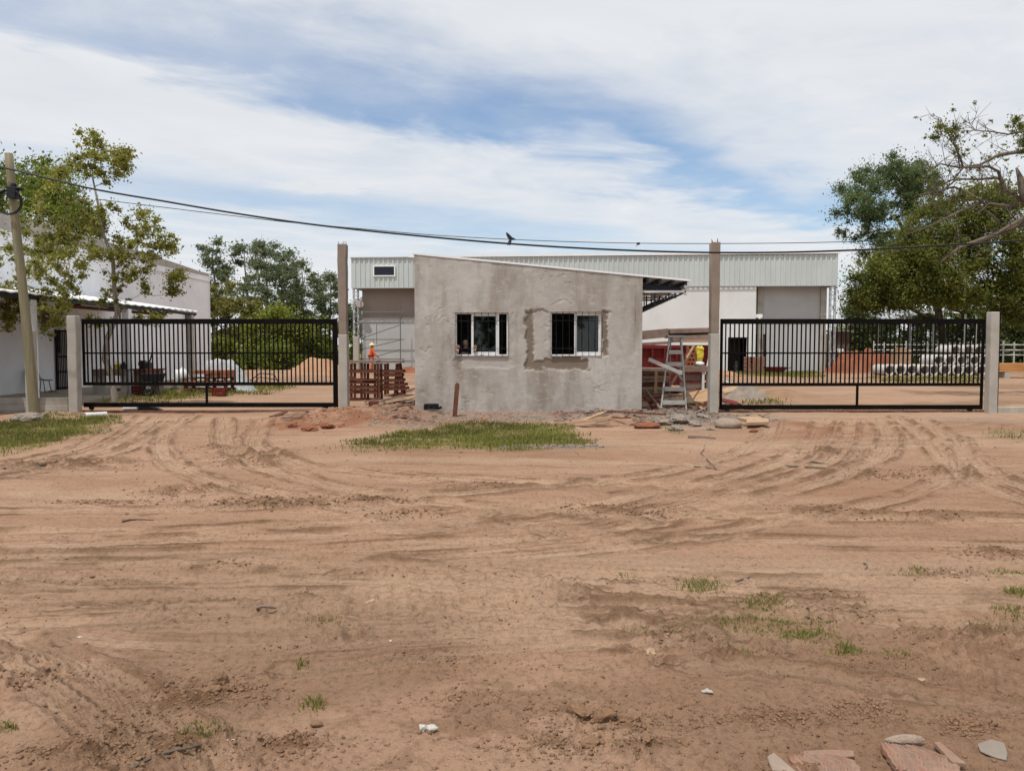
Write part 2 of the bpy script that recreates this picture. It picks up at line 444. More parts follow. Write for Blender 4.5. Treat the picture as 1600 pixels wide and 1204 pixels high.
m_redwood = M('red_brown_timber', (.135, .052, .032), .85, .35, 3, .5, 40, stretch=(1, 1, 1), dirt=(.24, .13, .085), dirt_amt=.6)
m_greywood = M('grey_weathered_timber', (.23, .165, .135), .9, .28, 3, .5, 40, dirt=(.12, .08, .06), dirt_amt=.6)
m_palewood = M('pale_timber', (.40, .27, .17), .85, .22, 3, .4, 40, dirt=(.25, .16, .10), dirt_amt=.5)
m_pole = M('greenish_pole_wood', (.235, .205, .130), .9, .25, 4, .6, 40, stretch=(6, 6, .35), dirt=(.15, .14, .075), dirt_amt=.6)
m_brick = M('red_clay_brick', (.30, .105, .060), .9, .25, 5, .4, 50, dirt=(.30, .20, .15), dirt_amt=.5)
m_red = M('red_paint', (.15, .016, .014), .7, .25, 2, .15, 50, dirt=(.11, .025, .02), dirt_amt=.6)
m_orange_timber = M('fresh_orange_timber', (.52, .255, .095), .8, .15, 5, .3, 40, stretch=(.3, 1, 1))
m_rubber = M('black_plastic', (.012, .013, .016), .45, .3, 6, .1, 60)
m_rock = M('grey_rubble_stone', (.25, .215, .18), .95, .25, 4, .8, 25, dirt=(.27, .175, .12), dirt_amt=.8)
m_clod = M('soil_clod', (.240, .142, .085), .97, .25, 6, .8, 60)
m_sand = M('orange_sand', (.37, .215, .130), .97, .15, 2, .6, 30)
m_redsoil = M('red_soil', (.225, .085, .048), .97, .25, 1.5, .8, 20, dirt=(.33, .17, .11), dirt_amt=.5)
m_plastic_white = M('white_plastic', (.66, .66, .64), .5, .1, 4, .2, 30)
m_tarp = M('grey_plastic_sheet', (.42, .43, .43), .45, .25, 6, .4, 18, dirt=(.20, .20, .20), dirt_amt=.6)
m_yellow = M('yellow_plastic', (.66, .52, .06), .5, .1, 4, .1, 40)
m_blue = M('blue_grey_plastic', (.13, .23, .30), .5, .12, 4, .1, 40)
m_skin = M('skin', (.60, .40, .30), .6, .1, 8, .1, 80)
m_dark_skin = M('tanned_skin', (.24, .13, .085), .6, .1, 8, .1, 80)
m_orange_cloth = M('orange_cloth', (.80, .13, .025), .9, .18, 6, .3, 60)
m_orange_faded = M('faded_orange_cloth', (.52, .19, .12), .9, .18, 6, .3, 60)
m_black_cloth = M('black_cloth', (.012, .013, .017), .9, .2, 6, .2, 60)
m_hat = M('pale_yellow_plastic', (.74, .62, .25), .4, .08, 6, .05, 60)
m_bark = M('grey_brown_bark', (.15, .125, .095), .95, .3, 5, .8, 30, stretch=(3, 3, .5))
m_pale_bark = M('pale_bark', (.27, .24, .20), .95, .3, 5, .7, 30, stretch=(3, 3, .5))
m_dark_bark = M('dark_bark', (.055, .042, .032), .95, .3, 5, .8, 30, stretch=(3, 3, .5))
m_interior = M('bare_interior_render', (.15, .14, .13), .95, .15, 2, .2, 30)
m_tile = M('ribbed_terracotta', (.270, .175, .130), .95, .22, 9, .5, 50, dirt=(.34, .115, .06), dirt_amt=.75)
m_apron = M('concrete_apron', (.36, .315, .265), .95, .15, 1.5, .4, 30, dirt=(.30, .21, .15), dirt_amt=.6)
l_young = leaf_mat('young_tree_leaf', [(.125, .150, .028), (.230, .240, .045), (.340, .305, .072), (.170, .195, .036), (.275, .235, .048)], 0.48)
l_left = leaf_mat('bright_green_leaf', [(.085, .135, .016), (.150, .195, .026), (.215, .240, .038), (.110, .155, .020)], 0.42)
l_euc = leaf_mat('grey_green_leaf', [(.092, .130, .062), (.145, .180, .090), (.205, .232, .128), (.110, .145, .074)], 0.38)
l_feather = leaf_mat('olive_leaf', [(0.134, 0.140, 0.037), (0.207, 0.195, 0.051), (0.262, 0.232, 0.067), (0.165, 0.165, 0.041)], .4)
l_bush = leaf_mat('lime_green_leaf', [(0.110, 0.159, 0.017), (0.195, 0.232, 0.027), (0.262, 0.275, 0.044), (0.134, 0.177, 0.022)], .4)
l_hedge = leaf_mat('dark_hedge_leaf', [(0.035, 0.057, 0.014), (0.070, 0.097, 0.022), (0.121, 0.146, 0.035), (0.049, 0.073, 0.016)], .3)
l_bluegreen = leaf_mat('blue_green_leaf', [(.080, .120, .045), (.125, .170, .066), (.185, .225, .098), (.096, .138, .052)], 0.45)
l_olive = leaf_mat('brown_olive_leaf', [(.090, .118, .020), (.155, .175, .032), (.230, .225, .050), (.115, .140, .025), (.070, .092, .018)], 0.42)
l_grass = leaf_mat('grass_blade', [(.105, .140, .022), (.180, .200, .036), (.330, .270, .110), (.150, .175, .030), (.240, .220, .060)], .4)

# ------------------------------------------------------------------ the ground
def track(pts, w=.13, depth=.016, tread=.004):
    g = [G(u, v) for u, v in pts]
    xy = np.array([(p.x, p.y) for p in g])
    # smooth the corners
    for _ in range(3):
        q = [xy[0]]
        for a, b in zip(xy[:-1], xy[1:]): q += [a * .75 + b * .25, a * .25 + b * .75]
        q.append(xy[-1]); xy = np.array(q)
    return xy, w, depth, tread
TRACKS = [track(*t) for t in [
    ([(1215, 655), (1190, 690), (1100, 725), (950, 755), (700, 775), (400, 790), (-60, 800)],),
    ([(1290, 655), (1265, 700), (1150, 745), (980, 780), (800, 800), (500, 815), (-60, 835)], .15, .02),
    ([(1370, 655), (1400, 690), (1340, 735), (1150, 790), (900, 835), (600, 855), (200, 865), (-60, 870)], .15, .02),
    ([(1440, 655), (1500, 700), (1530, 730), (1600, 765), (1750, 800)], .15, .02),
    ([(1400, 650), (1450, 690), (1490, 735), (1560, 775), (1750, 825)], .12, .016),
    ([(1500, 685), (1510, 720), (1450, 770), (1250, 815), (1000, 850), (700, 875), (300, 900), (-60, 915)],),
    ([(1330, 655), (1320, 700), (1260, 740), (1080, 790), (850, 815), (500, 832), (-60, 850)],),
    ([(200, 650), (150, 690), (60, 715), (-120, 740)], .14, .02),
    ([(300, 650), (230, 690), (120, 725), (-120, 765)], .14, .02),
    ([(250, 650), (190, 692), (80, 722), (-120, 752)], .12, .014),
    ([(350, 655), (345, 690), (400, 730), (520, 765), (700, 790), (1000, 805), (1400, 815), (1750, 820)], .15, .022),
    ([(410, 660), (385, 690), (430, 718), (560, 742), (800, 755), (1100, 760)], .15, .022),
    ([(280, 655), (240, 690), (275, 735), (420, 775), (700, 815), (1100, 845), (1750, 865)],),
    ([(-60, 880), (400, 872), (800, 890), (1200, 905), (1750, 935)],),
    ([(-60, 945), (500, 925), (1000, 948), (1400, 965), (1750, 990)], .14, .014),
    ([(-60, 985), (400, 960), (800, 955), (1100, 990)], .1, .012),
    ([(-60, 960), (300, 938), (700, 935), (1100, 938), (1750, 960)], .08, .012),
    ([(-60, 905), (400, 893), (900, 905), (1750, 950)], .08, .012),
    ([(860, 925), (1150, 960), (1400, 975), (1750, 1015)], .1, .014, .006),
    ([(-80, 975), (80, 1020), (180, 1075), (290, 1150), (340, 1230)], .10, .014, .008),
    ([(-80, 1005), (40, 1050), (130, 1110), (220, 1190)], .10, .012, .008),
    ([(120, 1000), (400, 1010), (700, 985), (1000, 975), (1150, 960)], .09, .012, .006),
    ([(450, 1045), (700, 1015), (950, 1000), (1200, 1015)], .08, .010, .006),
    ([(1080, 1040), (1250, 1045), (1400, 1080), (1600, 1110)], .10, .012, .006),
]]
def crumb_spots():
    L_ = []
    for u, v, ru, rv, a in [(400, 782, 90, 7, 1), (470, 786, 60, 6, .8), (300, 762, 70, 8, .7), (100, 722, 110, 9, .9), (400, 712, 60, 14, .8), (350, 696, 50, 10, .5),
                            (590, 781, 50, 5, .8), (750, 761, 40, 4, .6), (940, 790, 60, 5, .8), (1010, 800, 40, 4, .7), (1290, 702, 60, 6, .6), (1380, 740, 40, 8, .7), (1480, 735, 50, 6, .5),
                            (1300, 800, 60, 8, .7), (1450, 810, 60, 6, .5), (170, 780, 60, 4, .6), (630, 800, 60, 4, .5), (360, 880, 40, 5, .7), (150, 905, 110, 8, .4),
                            (345, 1070, 70, 22, 1), (280, 1092, 120, 24, .9), (200, 1135, 60, 20, .6), (940, 1118, 90, 22, 1.1), (1000, 1150, 90, 28, .8), (1210, 1125, 100, 12, 1.2), (1345, 1108, 45, 12, 1.2),
                            (1510, 1132, 30, 10, 1.1), (260, 1165, 90, 24, .9), (110, 1175, 80, 18, .7), (450, 1165, 60, 14, .7), (860, 1170, 70, 18, .6), (1290, 930, 50, 8, .35), (1330, 960, 70, 10, .35),
                            (700, 1025, 90, 14, .4), (1050, 990, 60, 8, .4), (1480, 1000, 100, 16, .4), (1400, 1040, 120, 18, .5), (750, 1090, 90, 16, .4), (60, 1060, 60, 14, .5),
                            (1560, 870, 60, 10, .6), (1480, 900, 60, 8, .5), (620, 890, 200, 8, .25), (1100, 905, 200, 8, .25)]:
        p = G(u, v); q = G(u, v + rv); e = abs(G(u + ru, v).x - p.x)
        L_.append((p.x, p.y, e, max(abs(p.y - q.y), .05), a))
    return L_
CRUMBS = crumb_spots()
def gauss(x, y, cx, cy, rx, ry): return np.exp(-((x - cx) / rx) ** 2 - ((y - cy) / ry) ** 2)
def gp(u, v): p = G(u, v); return p.x, p.y
TRK = {}
def ground_fields(x, y):
    x = np.asarray(x, float); y = np.asarray(y, float)
    near = 1 - sst(16, 40, y)
    h = (fbm(x * .25, y * .3, 3, 5) - .5) * .10 * sst(1.5, 7, y)
    h = h + (fbm(x * .9, y * 1.1, 4, 11) - .5) * .045
    # drag lines along the road
    wy = y + .25 * np.sin(x * .3) + .6 * (fbm(x * .12, y * .2, 2, 3) - .5)
    road = sst(4.0, 6.0, y) * (1 - sst(14.5, 17, y))
    st = fbm(x * .16, wy * 4.5, 4, 21) - .5
    st2 = fbm(x * .3 + 40, wy * 11, 3, 22) - .5
    TRK['road'] = np.clip(road + .5 * sst(19, 22, y), 0, 1) * (.35 + .65 * sst(.38, .6, fbm(x * .25, y * .5, 3, 67)))
    h = h + st * .032 * (.25 + .75 * road) + st2 * .024 * (.3 + .7 * road)
    h = h + (fbm(x * 4.5, y * 4.5, 4, 31) - .5) * .020
    rough = np.clip(1 - sst(3.6, 7.0, y), 0, 1)
    h = h + (fbm(x * 9, y * 9, 4, 33, .6) - .5) * .038 * (.12 + .88 * rough) * (.5 + sst(.4, .6, fbm(x * 1.2, y * 1.2, 3, 34)))
    h = h + np.maximum(fbm(x * 16, y * 16, 4, 35, .6) - .50, 0) * .15 * rough * sst(.46, .58, fbm(x * 1.1 + 3, y * 1.5, 4, 36))
    damp_shade = np.zeros_like(x); dry = np.zeros_like(x); cr = np.zeros_like(x); TRK['r'] = np.full(x.shape, 9.0); TRK['s'] = np.zeros(x.shape); TRK['a'] = np.full(x.shape, 9.0); TRK['b'] = np.full(x.shape, 9.0)
    for xy, w, dep, tr in TRACKS:
        mnx, mny = xy.min(0) - .6; mxx, mxy = xy.max(0) + .6
        k = np.nonzero((x > mnx) & (x < mxx) & (y > mny) & (y < mxy))[0]
        if not len(k): continue
        px, py = x[k], y[k]; best = np.full(len(k), 9.0); sl = np.zeros(len(k)); acc = 0.0; sg = np.ones(len(k))
        for a, b in zip(xy[:-1], xy[1:]):
            d = b - a; l = math.hypot(*d)
            if l < 1e-5: continue
            t = np.clip(((px - a[0]) * d[0] + (py - a[1]) * d[1]) / l ** 2, 0, 1)
            q = np.hypot(px - a[0] - t * d[0], py - a[1] - t * d[1])
            mm = q < best; best[mm] = q[mm]; sl[mm] = acc + t[mm] * l; sg[mm] = np.sign(((px - a[0]) * d[1] - (py - a[1]) * d[0]))[mm]; acc += l
        wob = .55 + .9 * fbm(px * .7, py * .7, 3, 44)
        r = best / w
        mm = r < TRK['a'][k]; TRK['b'][k] = np.where(mm, TRK['a'][k], np.minimum(TRK['b'][k], r)); kk = k[mm]; TRK['a'][kk] = r[mm]; TRK['r'][kk] = (sg * best)[mm] + w * 7.3; TRK['s'][kk] = sl[mm]
        inn = np.exp(-(r / .85) ** 4)
        h[k] += wob * (-dep * 1.0 * inn + dep * 1.15 * np.exp(-((r - 1.35) / .28) ** 2))
        h[k] += inn * wob * .006 * np.sin(r * 2 * math.pi * 2.2)
        h[k] += inn * tr * sst(.5, .62, fbm(px * .9, py * .9, 3, 46)) * np.sin(sl * 2 * math.pi / .09 + r * 2.5)
        ed = np.exp(-((r - 1.3) / .35) ** 2)
        damp_shade[k] = np.maximum(damp_shade[k], ed * sst(.42, .62, fbm(px * 1.6, py * 2.4, 4, 45, .6)) * .75)  # track edges darkened for moist soil and clod shade
        dry[k] = np.maximum(dry[k], inn * .35 * wob)
    for cx, cy, ex, ey, a in CRUMBS:
        k = np.nonzero((np.abs(x - cx) < 2.2 * ex) & (np.abs(y - cy) < 2.2 * ey))[0]
        if not len(k): continue
        g = a * np.exp(-((x[k] - cx) / ex) ** 2 - ((y[k] - cy) / ey) ** 2)
        cr[k] = np.maximum(cr[k], g)
    n = fbm(x * 6, y * 7, 4, 51, .62); n2 = np.abs(fbm(x * 5 + 9, y * 6, 3, 52) - .5) * 2
    c2 = np.clip(cr * 1.5, 0, 1)
    h = h + c2 * ((n - .42) * .17 - n2 * .04) * (0.5 + .5 * sst(2.5, 9, y))
    gen = np.maximum(sst(.58, .68, fbm(x * 1.6, wy * 3.2, 5, 61, .6)) * (.25 + .60 * rough), rough * .8 * sst(.60, .68, fbm(x * 7, y * 7, 4, 68, .62)) * sst(.42, .56, fbm(x * .9, y * 1.2, 3, 69)))
    damp_shade = np.maximum(damp_shade, c2 * sst(.44, .58, n) * .85)  # crumbs: clod shade painted in together with moist soil
    damp_shade = np.maximum(damp_shade, gen * .5)
    damp_shade = np.maximum(damp_shade, sst(.52, .68, fbm(x * .2, wy * 3.0, 5, 63, .58)) * .20 * road)
    damp_shade = np.maximum(damp_shade, sst(.56, .66, fbm(x * .35 + 7, wy * 9.0, 4, 65, .6)) * .28 * road * sst(.42, .58, fbm(x * .5, y * .7, 3, 66)))
    damp_shade = np.maximum(damp_shade, rough * (.08 + .36 * sst(.40, .60, fbm(x * .7, y * .8, 4, 64))))  # mottled darker tone towards the camera
    dry = np.maximum(dry, sst(.50, .70, fbm(x * .15, wy * 1.6, 4, 62)) * .40 * near)
    # heaps and banks beside the gate house
    def G_(u, v, ru, rv, hh):
        cx, cy = gp(u, v); rx = ru * cy / FPX; ry = max(abs(gp(u, v + rv)[1] - cy), .3)
        return hh * gauss(x, y, cx, cy, rx, ry)
    lump = .5 + fbm(x * 3, y * 3, 4, 71)
    heap = (G_(500, 655, 70, 10, .16) + G_(570, 652, 60, 8, .10) + G_(620, 652, 60, 8, .10) + G_(95, 654, 40, 8, .10)
            + G_(960, 655, 70, 8, .12) + G_(1060, 652, 60, 9, .12) + G_(1550, 668, 60, 8, .08)
            + G_(1240, 665, 40, 8, .08))
    h = h + heap * lump
    h = h + .05 * gauss(x, y, .4, 17.6, 3.2, .9)
    hb = sst(.02, .1, heap)
    red = np.clip(G_(490, 662, 80, 14, .8) + G_(600, 655, 90, 9, .6) + G_(980, 660, 70, 8, .35) + G_(1290, 672, 90, 12, .55) + G_(1370, 765, 160, 18, .30)
                  + .0, 0, .85) * (.4 + 1.0 * sst(.35, .65, fbm(x * 2.5, y * 2.5, 4, 73)))
    red = np.clip(red, 0, .8)
    damp_shade = np.maximum(damp_shade, hb * sst(.5, .65, fbm(x * 5, y * 5, 4, 74)) * .6)
    grit = np.clip(G_(860, 652, 200, 6, 1.0) + G_(1070, 656, 55, 12, 1.0) + G_(1160, 652, 70, 7, .8) + G_(860, 697, 90, 4, .9) + G_(1530, 656, 60, 5, .6)
                   + G_(640, 665, 40, 4, .5), 0, 1) * (.45 + .5 * fbm(x * 4, y * 4, 3, 75))
    h = h + np.clip(grit, 0, 1) * (fbm(x * 9, y * 9, 3, 76) - .5) * .05
    turf = turf_mask(x, y)
    # the yard behind the gates is churned too
    yard = sst(19, 21, y) * (1 - sst(50, 70, y))
    dry = np.maximum(dry, yard * (.05 + .3 * fbm(x * .4, y * .4, 3, 77))); damp_shade = np.maximum(damp_shade, yard * (.10 + .16 * sst(.4, .6, fbm(x * .25, y * .4, 3, 79))))
    damp_shade = np.maximum(damp_shade, yard * sst(.52, .68, fbm(x * .35, y * .6, 5, 78)) * .45)
    h = h + yard * (fbm(x * .8, y * .8, 4, 81) - .5) * .10
    far_green = sst(50, 62, y)
    turf = np.maximum(turf, far_green * .75)
    return h, damp_shade, dry, red, np.clip(grit, 0, 1), turf
def inpoly(x, y, poly):
    r = np.zeros(x.shape, bool); n = len(poly)
    for i in range(n):
        x0, y0 = poly[i]; x1, y1 = poly[(i + 1) % n]
        c = ((y0 > y) != (y1 > y)) & (x < (x1 - x0) * (y - y0) / (y1 - y0 + 1e-12) + x0)
        r ^= c
    return r
TURF = [  # outlines on the photograph, laid on the ground; density
    ([(548, 690), (580, 684), (650, 674), (700, 664), (760, 660), (860, 663), (880, 672), (905, 682), (900, 691), (850, 696), (760, 698), (660, 700), (590, 699), (540, 697)], 1.0),
    ([(-60, 668), (40, 664), (110, 657), (150, 655), (145, 668), (110, 684), (60, 695), (0, 706), (-60, 712)], 1.0),
    ([(1040, 668), (1065, 666), (1075, 676), (1050, 678)], .5),
    ([(1545, 672), (1600, 674), (1680, 676), (1680, 690), (1590, 692), (1550, 686)], .35),
    ([(200, 622), (250, 612), (330, 607), (440, 601), (445, 611), (370, 614), (280, 622), (210, 628)], .7),
    ([(1130, 577), (1200, 576), (1260, 579), (1270, 590), (1200, 588), (1130, 584)], .6),
    ([(1370, 590), (1540, 589), (1540, 598), (1370, 597)], .4),
    ([(1160, 622), (1230, 624), (1240, 632), (1160, 632)], .5),
]
TURF_G = [([gp(u, v) for u, v in pl], d) for pl, d in TURF]
def turf_mask(x, y):
    r = np.zeros_like(x)
    wx = x + (fbm(x * 1.2, y * 1.2, 3, 91) - .5) * .7; wy = y + (fbm(x * 1.2 + 5, y * 1.2, 3, 92) - .5) * .9
    for pl, d in TURF_G:
        xs = [p[0] for p in pl]; ys = [p[1] for p in pl]
        k = np.nonzero((x > min(xs) - 1) & (x < max(xs) + 1) & (y > min(ys) - 1) & (y < max(ys) + 1))[0]
        if not len(k): continue
        ew = (max(ys) - min(ys)) * .16 + .12; inn = 0
        for ox, oy in ((0, 0), (.8, .3), (-.8, -.3), (.2, 1), (-.2, -1), (.5, -.8), (-.5, .8)): inn = inn + inpoly(wx[k] + ox * ew * .45, wy[k] + oy * ew * .8, pl) / 7.0
        r[k] = np.maximum(r[k], inn * d * .88 * (.55 + .45 * sst(.36, .56, fbm(x[k] * 1.6, y[k] * 1.6, 4, 23))))
    return r
def hz(x, y):
    return float(ground_fields(np.array([x]), np.array([y]))[0][0])
def hzs(x, y): return ground_fields(np.asarray(x, float), np.asarray(y, float))[0]

def build_ground():
    ys = np.concatenate([np.array([-60, -30, -15, -8, -4, -1.5, 0, .8, 1.3]), np.geomspace(1.7, 26, 960), np.geomspace(26.3, 75, 90), np.geomspace(80, 1500, 24)])
    t = np.concatenate([-np.geomspace(12, 1.15, 14), np.linspace(-1.1, 1.1, 700), np.geomspace(1.15, 12, 14)])
    sc = np.maximum(ys, 1.7) * .72 + .25
    X = t[None, :] * sc[:, None]; Y = np.repeat(ys[:, None], len(t), 1)
    x = X.ravel(); y = Y.ravel()
    h, damp_shade, dry, red, grit, turf = ground_fields(x, y)
    h = h * (1 - sst(60, 90, y))
    nr, nc = X.shape
    i = np.arange((nr - 1) * (nc - 1)); r = i // (nc - 1); c = i % (nc - 1)
    a = r * nc + c
    F = np.stack([a, a + 1, a + nc + 1, a + nc], 1)
    o = npobj('ground', np.stack([x, y, h], 1), F, m_ground, smooth=True, attrs=dict(damp_shade=damp_shade, dry=dry, red=red, grit=grit, turf=turf, track_across=TRK['r'], track_along=TRK['s'], track_fade=(1 - sst(1.3, 2.4, TRK['a'])) * sst(.25, .9, TRK['b'] - TRK['a']), drag=TRK['road']))
    tag(o, None, None, None, 'structure')
build_ground()

def gz(x, y): return hz(x, y)
def GP(u, v):
    """the point of the uneven ground seen at (u, v)"""
    p = G(u, v)
    for _ in range(3):
        p = G(u, v, hz(p.x, p.y))
    return p

# ------------------------------------------------------------------ gate house
HY = 18.0
def build_gate_house():
    xl, xr = P(648, 520, HY).x, P(1003.5, 520, HY).x
    ztl, ztr = P(648, 398, HY).z, P(1003.5, 432.5, HY).z
    zb = -.12; yb = 22.4
    def top(x): return ztl + (ztr - ztl) * (x - xl) / (xr - xl)
    g = thing('gate_house', (0, HY, 0), 'small unpainted cement rendered gate house with sloping roof, standing between the two black gates', 'gate house')
    wins = []
    for u0, u1, v0, v1 in ((711, 794, 488, 556), (860, 939.5, 487, 556)):
        a = P(u0, v0, HY); b = P(u1, v1, HY); wins.append((a.x, b.x, b.z, a.z))
    def lines(lo, hi, cuts, step):
        pts = [lo] + sorted(cuts) + [hi]; r = []
        for a, b in zip(pts[:-1], pts[1:]):
            n = max(1, int(round((b - a) / step))); r += list(np.linspace(a, b, n, endpoint=False))
        return np.array(r + [hi])
    xs = lines(xl, xr, [w[0] for w in wins] + [w[1] for w in wins], .022)
    zc = 2.75
    zcut = sorted(set([w[2] for w in wins] + [w[3] for w in wins] + [zc]))
    zs = lines(zb, ztl, zcut, .022)
    X, Zr = np.meshgrid(xs, zs)
    tp = top(X)
    Z = np.where(Zr <= zc, Zr, zc + (Zr - zc) * (tp - zc) / (ztl - zc))
    def pw(u, v): q = P(u, v, HY); return q.x, q.z
    n1 = fbm(X * 6, Z * 6, 4, 101) - .5; n2 = fbm(X * 6 + 31, Z * 6, 4, 102) - .5
    n1 = n1 + .5 * (fbm(X * 22, Z * 22, 3, 107) - .5); n2 = n2 + .5 * (fbm(X * 22, Z * 22, 3, 108) - .5); jx = X + n1 * .17; jz = Z + n2 * .17
    def rect(u0, u1, v0, v1, s=.02):
        x0, z1 = pw(u0, v0); x1, z0 = pw(u1, v1)
        return sst(x0 - s, x0 + s, jx) * (1 - sst(x1 - s, x1 + s, jx)) * sst(z0 - s, z0 + s, jz) * (1 - sst(z1 - s, z1 + s, jz))
    patch = np.maximum.reduce([rect(821, 833, 486, 574), rect(821, 919, 561, 576) , rect(860, 905, 556, 566), rect(941.5, 950, 484, 556), rect(823, 858, 484, 488) * .6])
    side = np.maximum.reduce([rect(833, 859, 488, 561), rect(716, 802, 557.5, 574) * .9, rect(795.5, 800, 488, 570) * .6, rect(705, 710, 490, 560) * .5])
    low = rect(712, 722, 556, 580) * .7
    patch = np.maximum(patch, low * .7)
    d = (fbm(X * 1.1, Z * 1.1, 4, 103) - .5) * .03 + (fbm(X * 5, Z * 4, 4, 104) - .5) * .016
    crack = np.abs(fbm(X * 1.7, Z * 1.7, 4, 105) - .5); ridge = np.exp(-(crack / .006) ** 2) * sst(.5, .62, fbm(X * .9, Z * .9, 2, 106))
    d = d - ridge * .012
    d = d - patch * .032 - side * .014
    edge = np.minimum(np.minimum(X - xl, xr - X), np.minimum(Z - zb, tp - Z)); d = d * sst(0, .06, edge)
    Y = HY - d
    keep = np.ones((len(zs) - 1, len(xs) - 1), bool)
    xm = (xs[:-1] + xs[1:]) / 2; zm = (zs[:-1] + zs[1:]) / 2
    for w in wins:
        keep &= ~(((xm > w[0]) & (xm < w[1]))[None, :] & ((zm > w[2]) & (zm < w[3]))[:, None])
    rr, cc = np.nonzero(keep); nc = len(xs); a = rr * nc + cc
    F = np.stack([a, a + 1, a + nc + 1, a + nc], 1)
    sp_att = np.clip(side, 0, 1) * .75
    npobj('front_wall', np.stack([X.ravel(), Y.ravel(), Z.ravel()], 1), F, m_plaster, g, smooth=True, attrs=dict(patch=np.clip(patch, 0, 1).ravel() * .95, smooth_patch=sp_att.ravel()))
    # wall body behind the render: blocks round the openings, side and back walls
    w1, w2 = wins
    mb = MB()
    y0, y1 = HY + .08, HY + .2
    def blk(x0, x1, z0, z1=None):
        if z1 is None:
            mb.add([(x0, y0, z0), (x1, y0, z0), (x1, y1, z0), (x0, y1, z0), (x0, y0, top(x0) - .01), (x1, y0, top(x1) - .01), (x1, y1, top(x1) - .01), (x0, y1, top(x0) - .01)],
                   [(0, 3, 2, 1), (4, 5, 6, 7), (0, 1, 5, 4), (1, 2, 6, 5), (2, 3, 7, 6), (3, 0, 4, 7)])
        else: mb.box(x0, x1, y0, y1, z0, z1)
    blk(xl + .17, w1[0], zb); blk(w1[1], w2[0], zb); blk(w2[1], xr - .17, zb)
    for w in wins: blk(w[0], w[1], zb, w[2]); blk(w[0], w[1], w[3])
    for x0, x1 in ((xl, xl + .17), (xr - .17, xr)):
        t0, t1 = top(x0) - .01, top(x1) - .01
        mb.add([(x0, HY + .004, zb), (x1, HY + .08, zb), (x1, yb, zb), (x0, yb, zb), (x0, HY + .004, t0), (x1, HY + .08, t1), (x1, yb, t1), (x0, yb, t0)],
               [(0, 3, 2, 1), (4, 5, 6, 7), (0, 1, 5, 4), (1, 2, 6, 5), (2, 3, 7, 6), (3, 0, 4, 7)])
    mb.box(xl + .17, xr - .17, yb - .17, yb, zb, ztr - .05)
    mb.box(xl + .17, xr - .17, HY + .201, yb - .17, -.1, .06)
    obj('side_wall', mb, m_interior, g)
    # reveals round the two openings
    mb = MB()
    for w in wins:
        for (ax, az, bx, bz) in ((w[0], w[2], w[0], w[3]), (w[1], w[3], w[1], w[2]), (w[0], w[3], w[1], w[3]), (w[1], w[2], w[0], w[2])):
            mb.add([(ax, HY - .02, az), (bx, HY - .02, bz), (bx, HY + .09, bz), (ax, HY + .09, az)], [(0, 1, 2, 3)])
    obj('window_reveal', mb, m_conc_raw, g)
    # roof sheet running out over the right-hand side as a canopy
    pe = P(1079, 440.5, HY - .06)
    sl = (ztr - ztl) / (xr - xl)
    xe = pe.x; x0 = xl - .03
    mb = MB(); n = 60
    def rz(x): return ztl + sl * (x - xl)
    yy0, yy1 = HY - .018, yb + .15
    vs = []
    for i in range(n + 1):
        x = x0 + (xe - x0) * i / n
        vs += [(x, yy0, rz(x) + .004), (x, yy1, rz(x) + .004), (x, yy1, rz(x) + .045), (x, yy0, rz(x) + .045)]
    fs = []
    for i in range(n):
        a = i * 4; b = a + 4
        fs += [(a, a + 1, b + 1, b), (a + 3, b + 3, b + 2, a + 2), (a, b, b + 3, a + 3), (a + 1, a + 2, b + 2, b + 1)]
    fs += [(0, 3, 2, 1), (n * 4, n * 4 + 1, n * 4 + 2, n * 4 + 3)]
    mb.add(vs, fs)
    roof = obj('roof', mb, m_white_metal, g)
    # purlins under the canopy, brackets on the right wall
    mb = MB()
    for k in range(4):
        x = xr + .12 + k * (xe - xr - .2) / 3
        mb.bar((x, HY + .05, rz(x) - .045), (x, yb, rz(x) - .045), .06, .09)
    obj('purlins', mb, m_steel, g)
    mb = MB(); x = xe - .05
    mb.box(x - .08, x, HY, yb, rz(x) - .16, rz(x) - .09)
    obj('edge_beam', mb, m_galv, g)
    for k, y in enumerate((HY + .12, HY + 1.25, HY + 2.4, HY + 3.5)):
        br = MB()
        zt = P(1040, 455, HY).z; za = P(1006, 487, HY).z; xe2 = P(1073, 455, HY).x
        br.bar((xr, y, zt), (xe2, y, zt), .05, .05)
        br.bar((xe2, y, zt - .09), (xe2, y, rz(xe2) - .17), .05, .05)
        obj('bracket_arm', br, m_alu if k == 0 else m_galv, g)
        br = MB(); br.bar((xr, y, za), (xe2 - .05, y, zt - .03), .045, .045)
        for q in (.3, .62):
            xx = xr + (xe2 - xr) * q; br.bar((xx, y, zt - .03), (xx, y, za + (zt - za) * q + .02), .03, .03)
            br.bar((xx, y, rz(xx) - .09), (xx, y, zt + .02), .03, .03)
        obj('bracket_brace', br, m_rubber, g)
        if k == 0:
            br = MB(); xx0 = xr + .1; br.bar((xx0, y + .3, rz(xx0) - .17), (xe2 - .04, y + .3, rz(xe2) - .19), .05, .13)
            obj('rafter', br, m_steel, g)
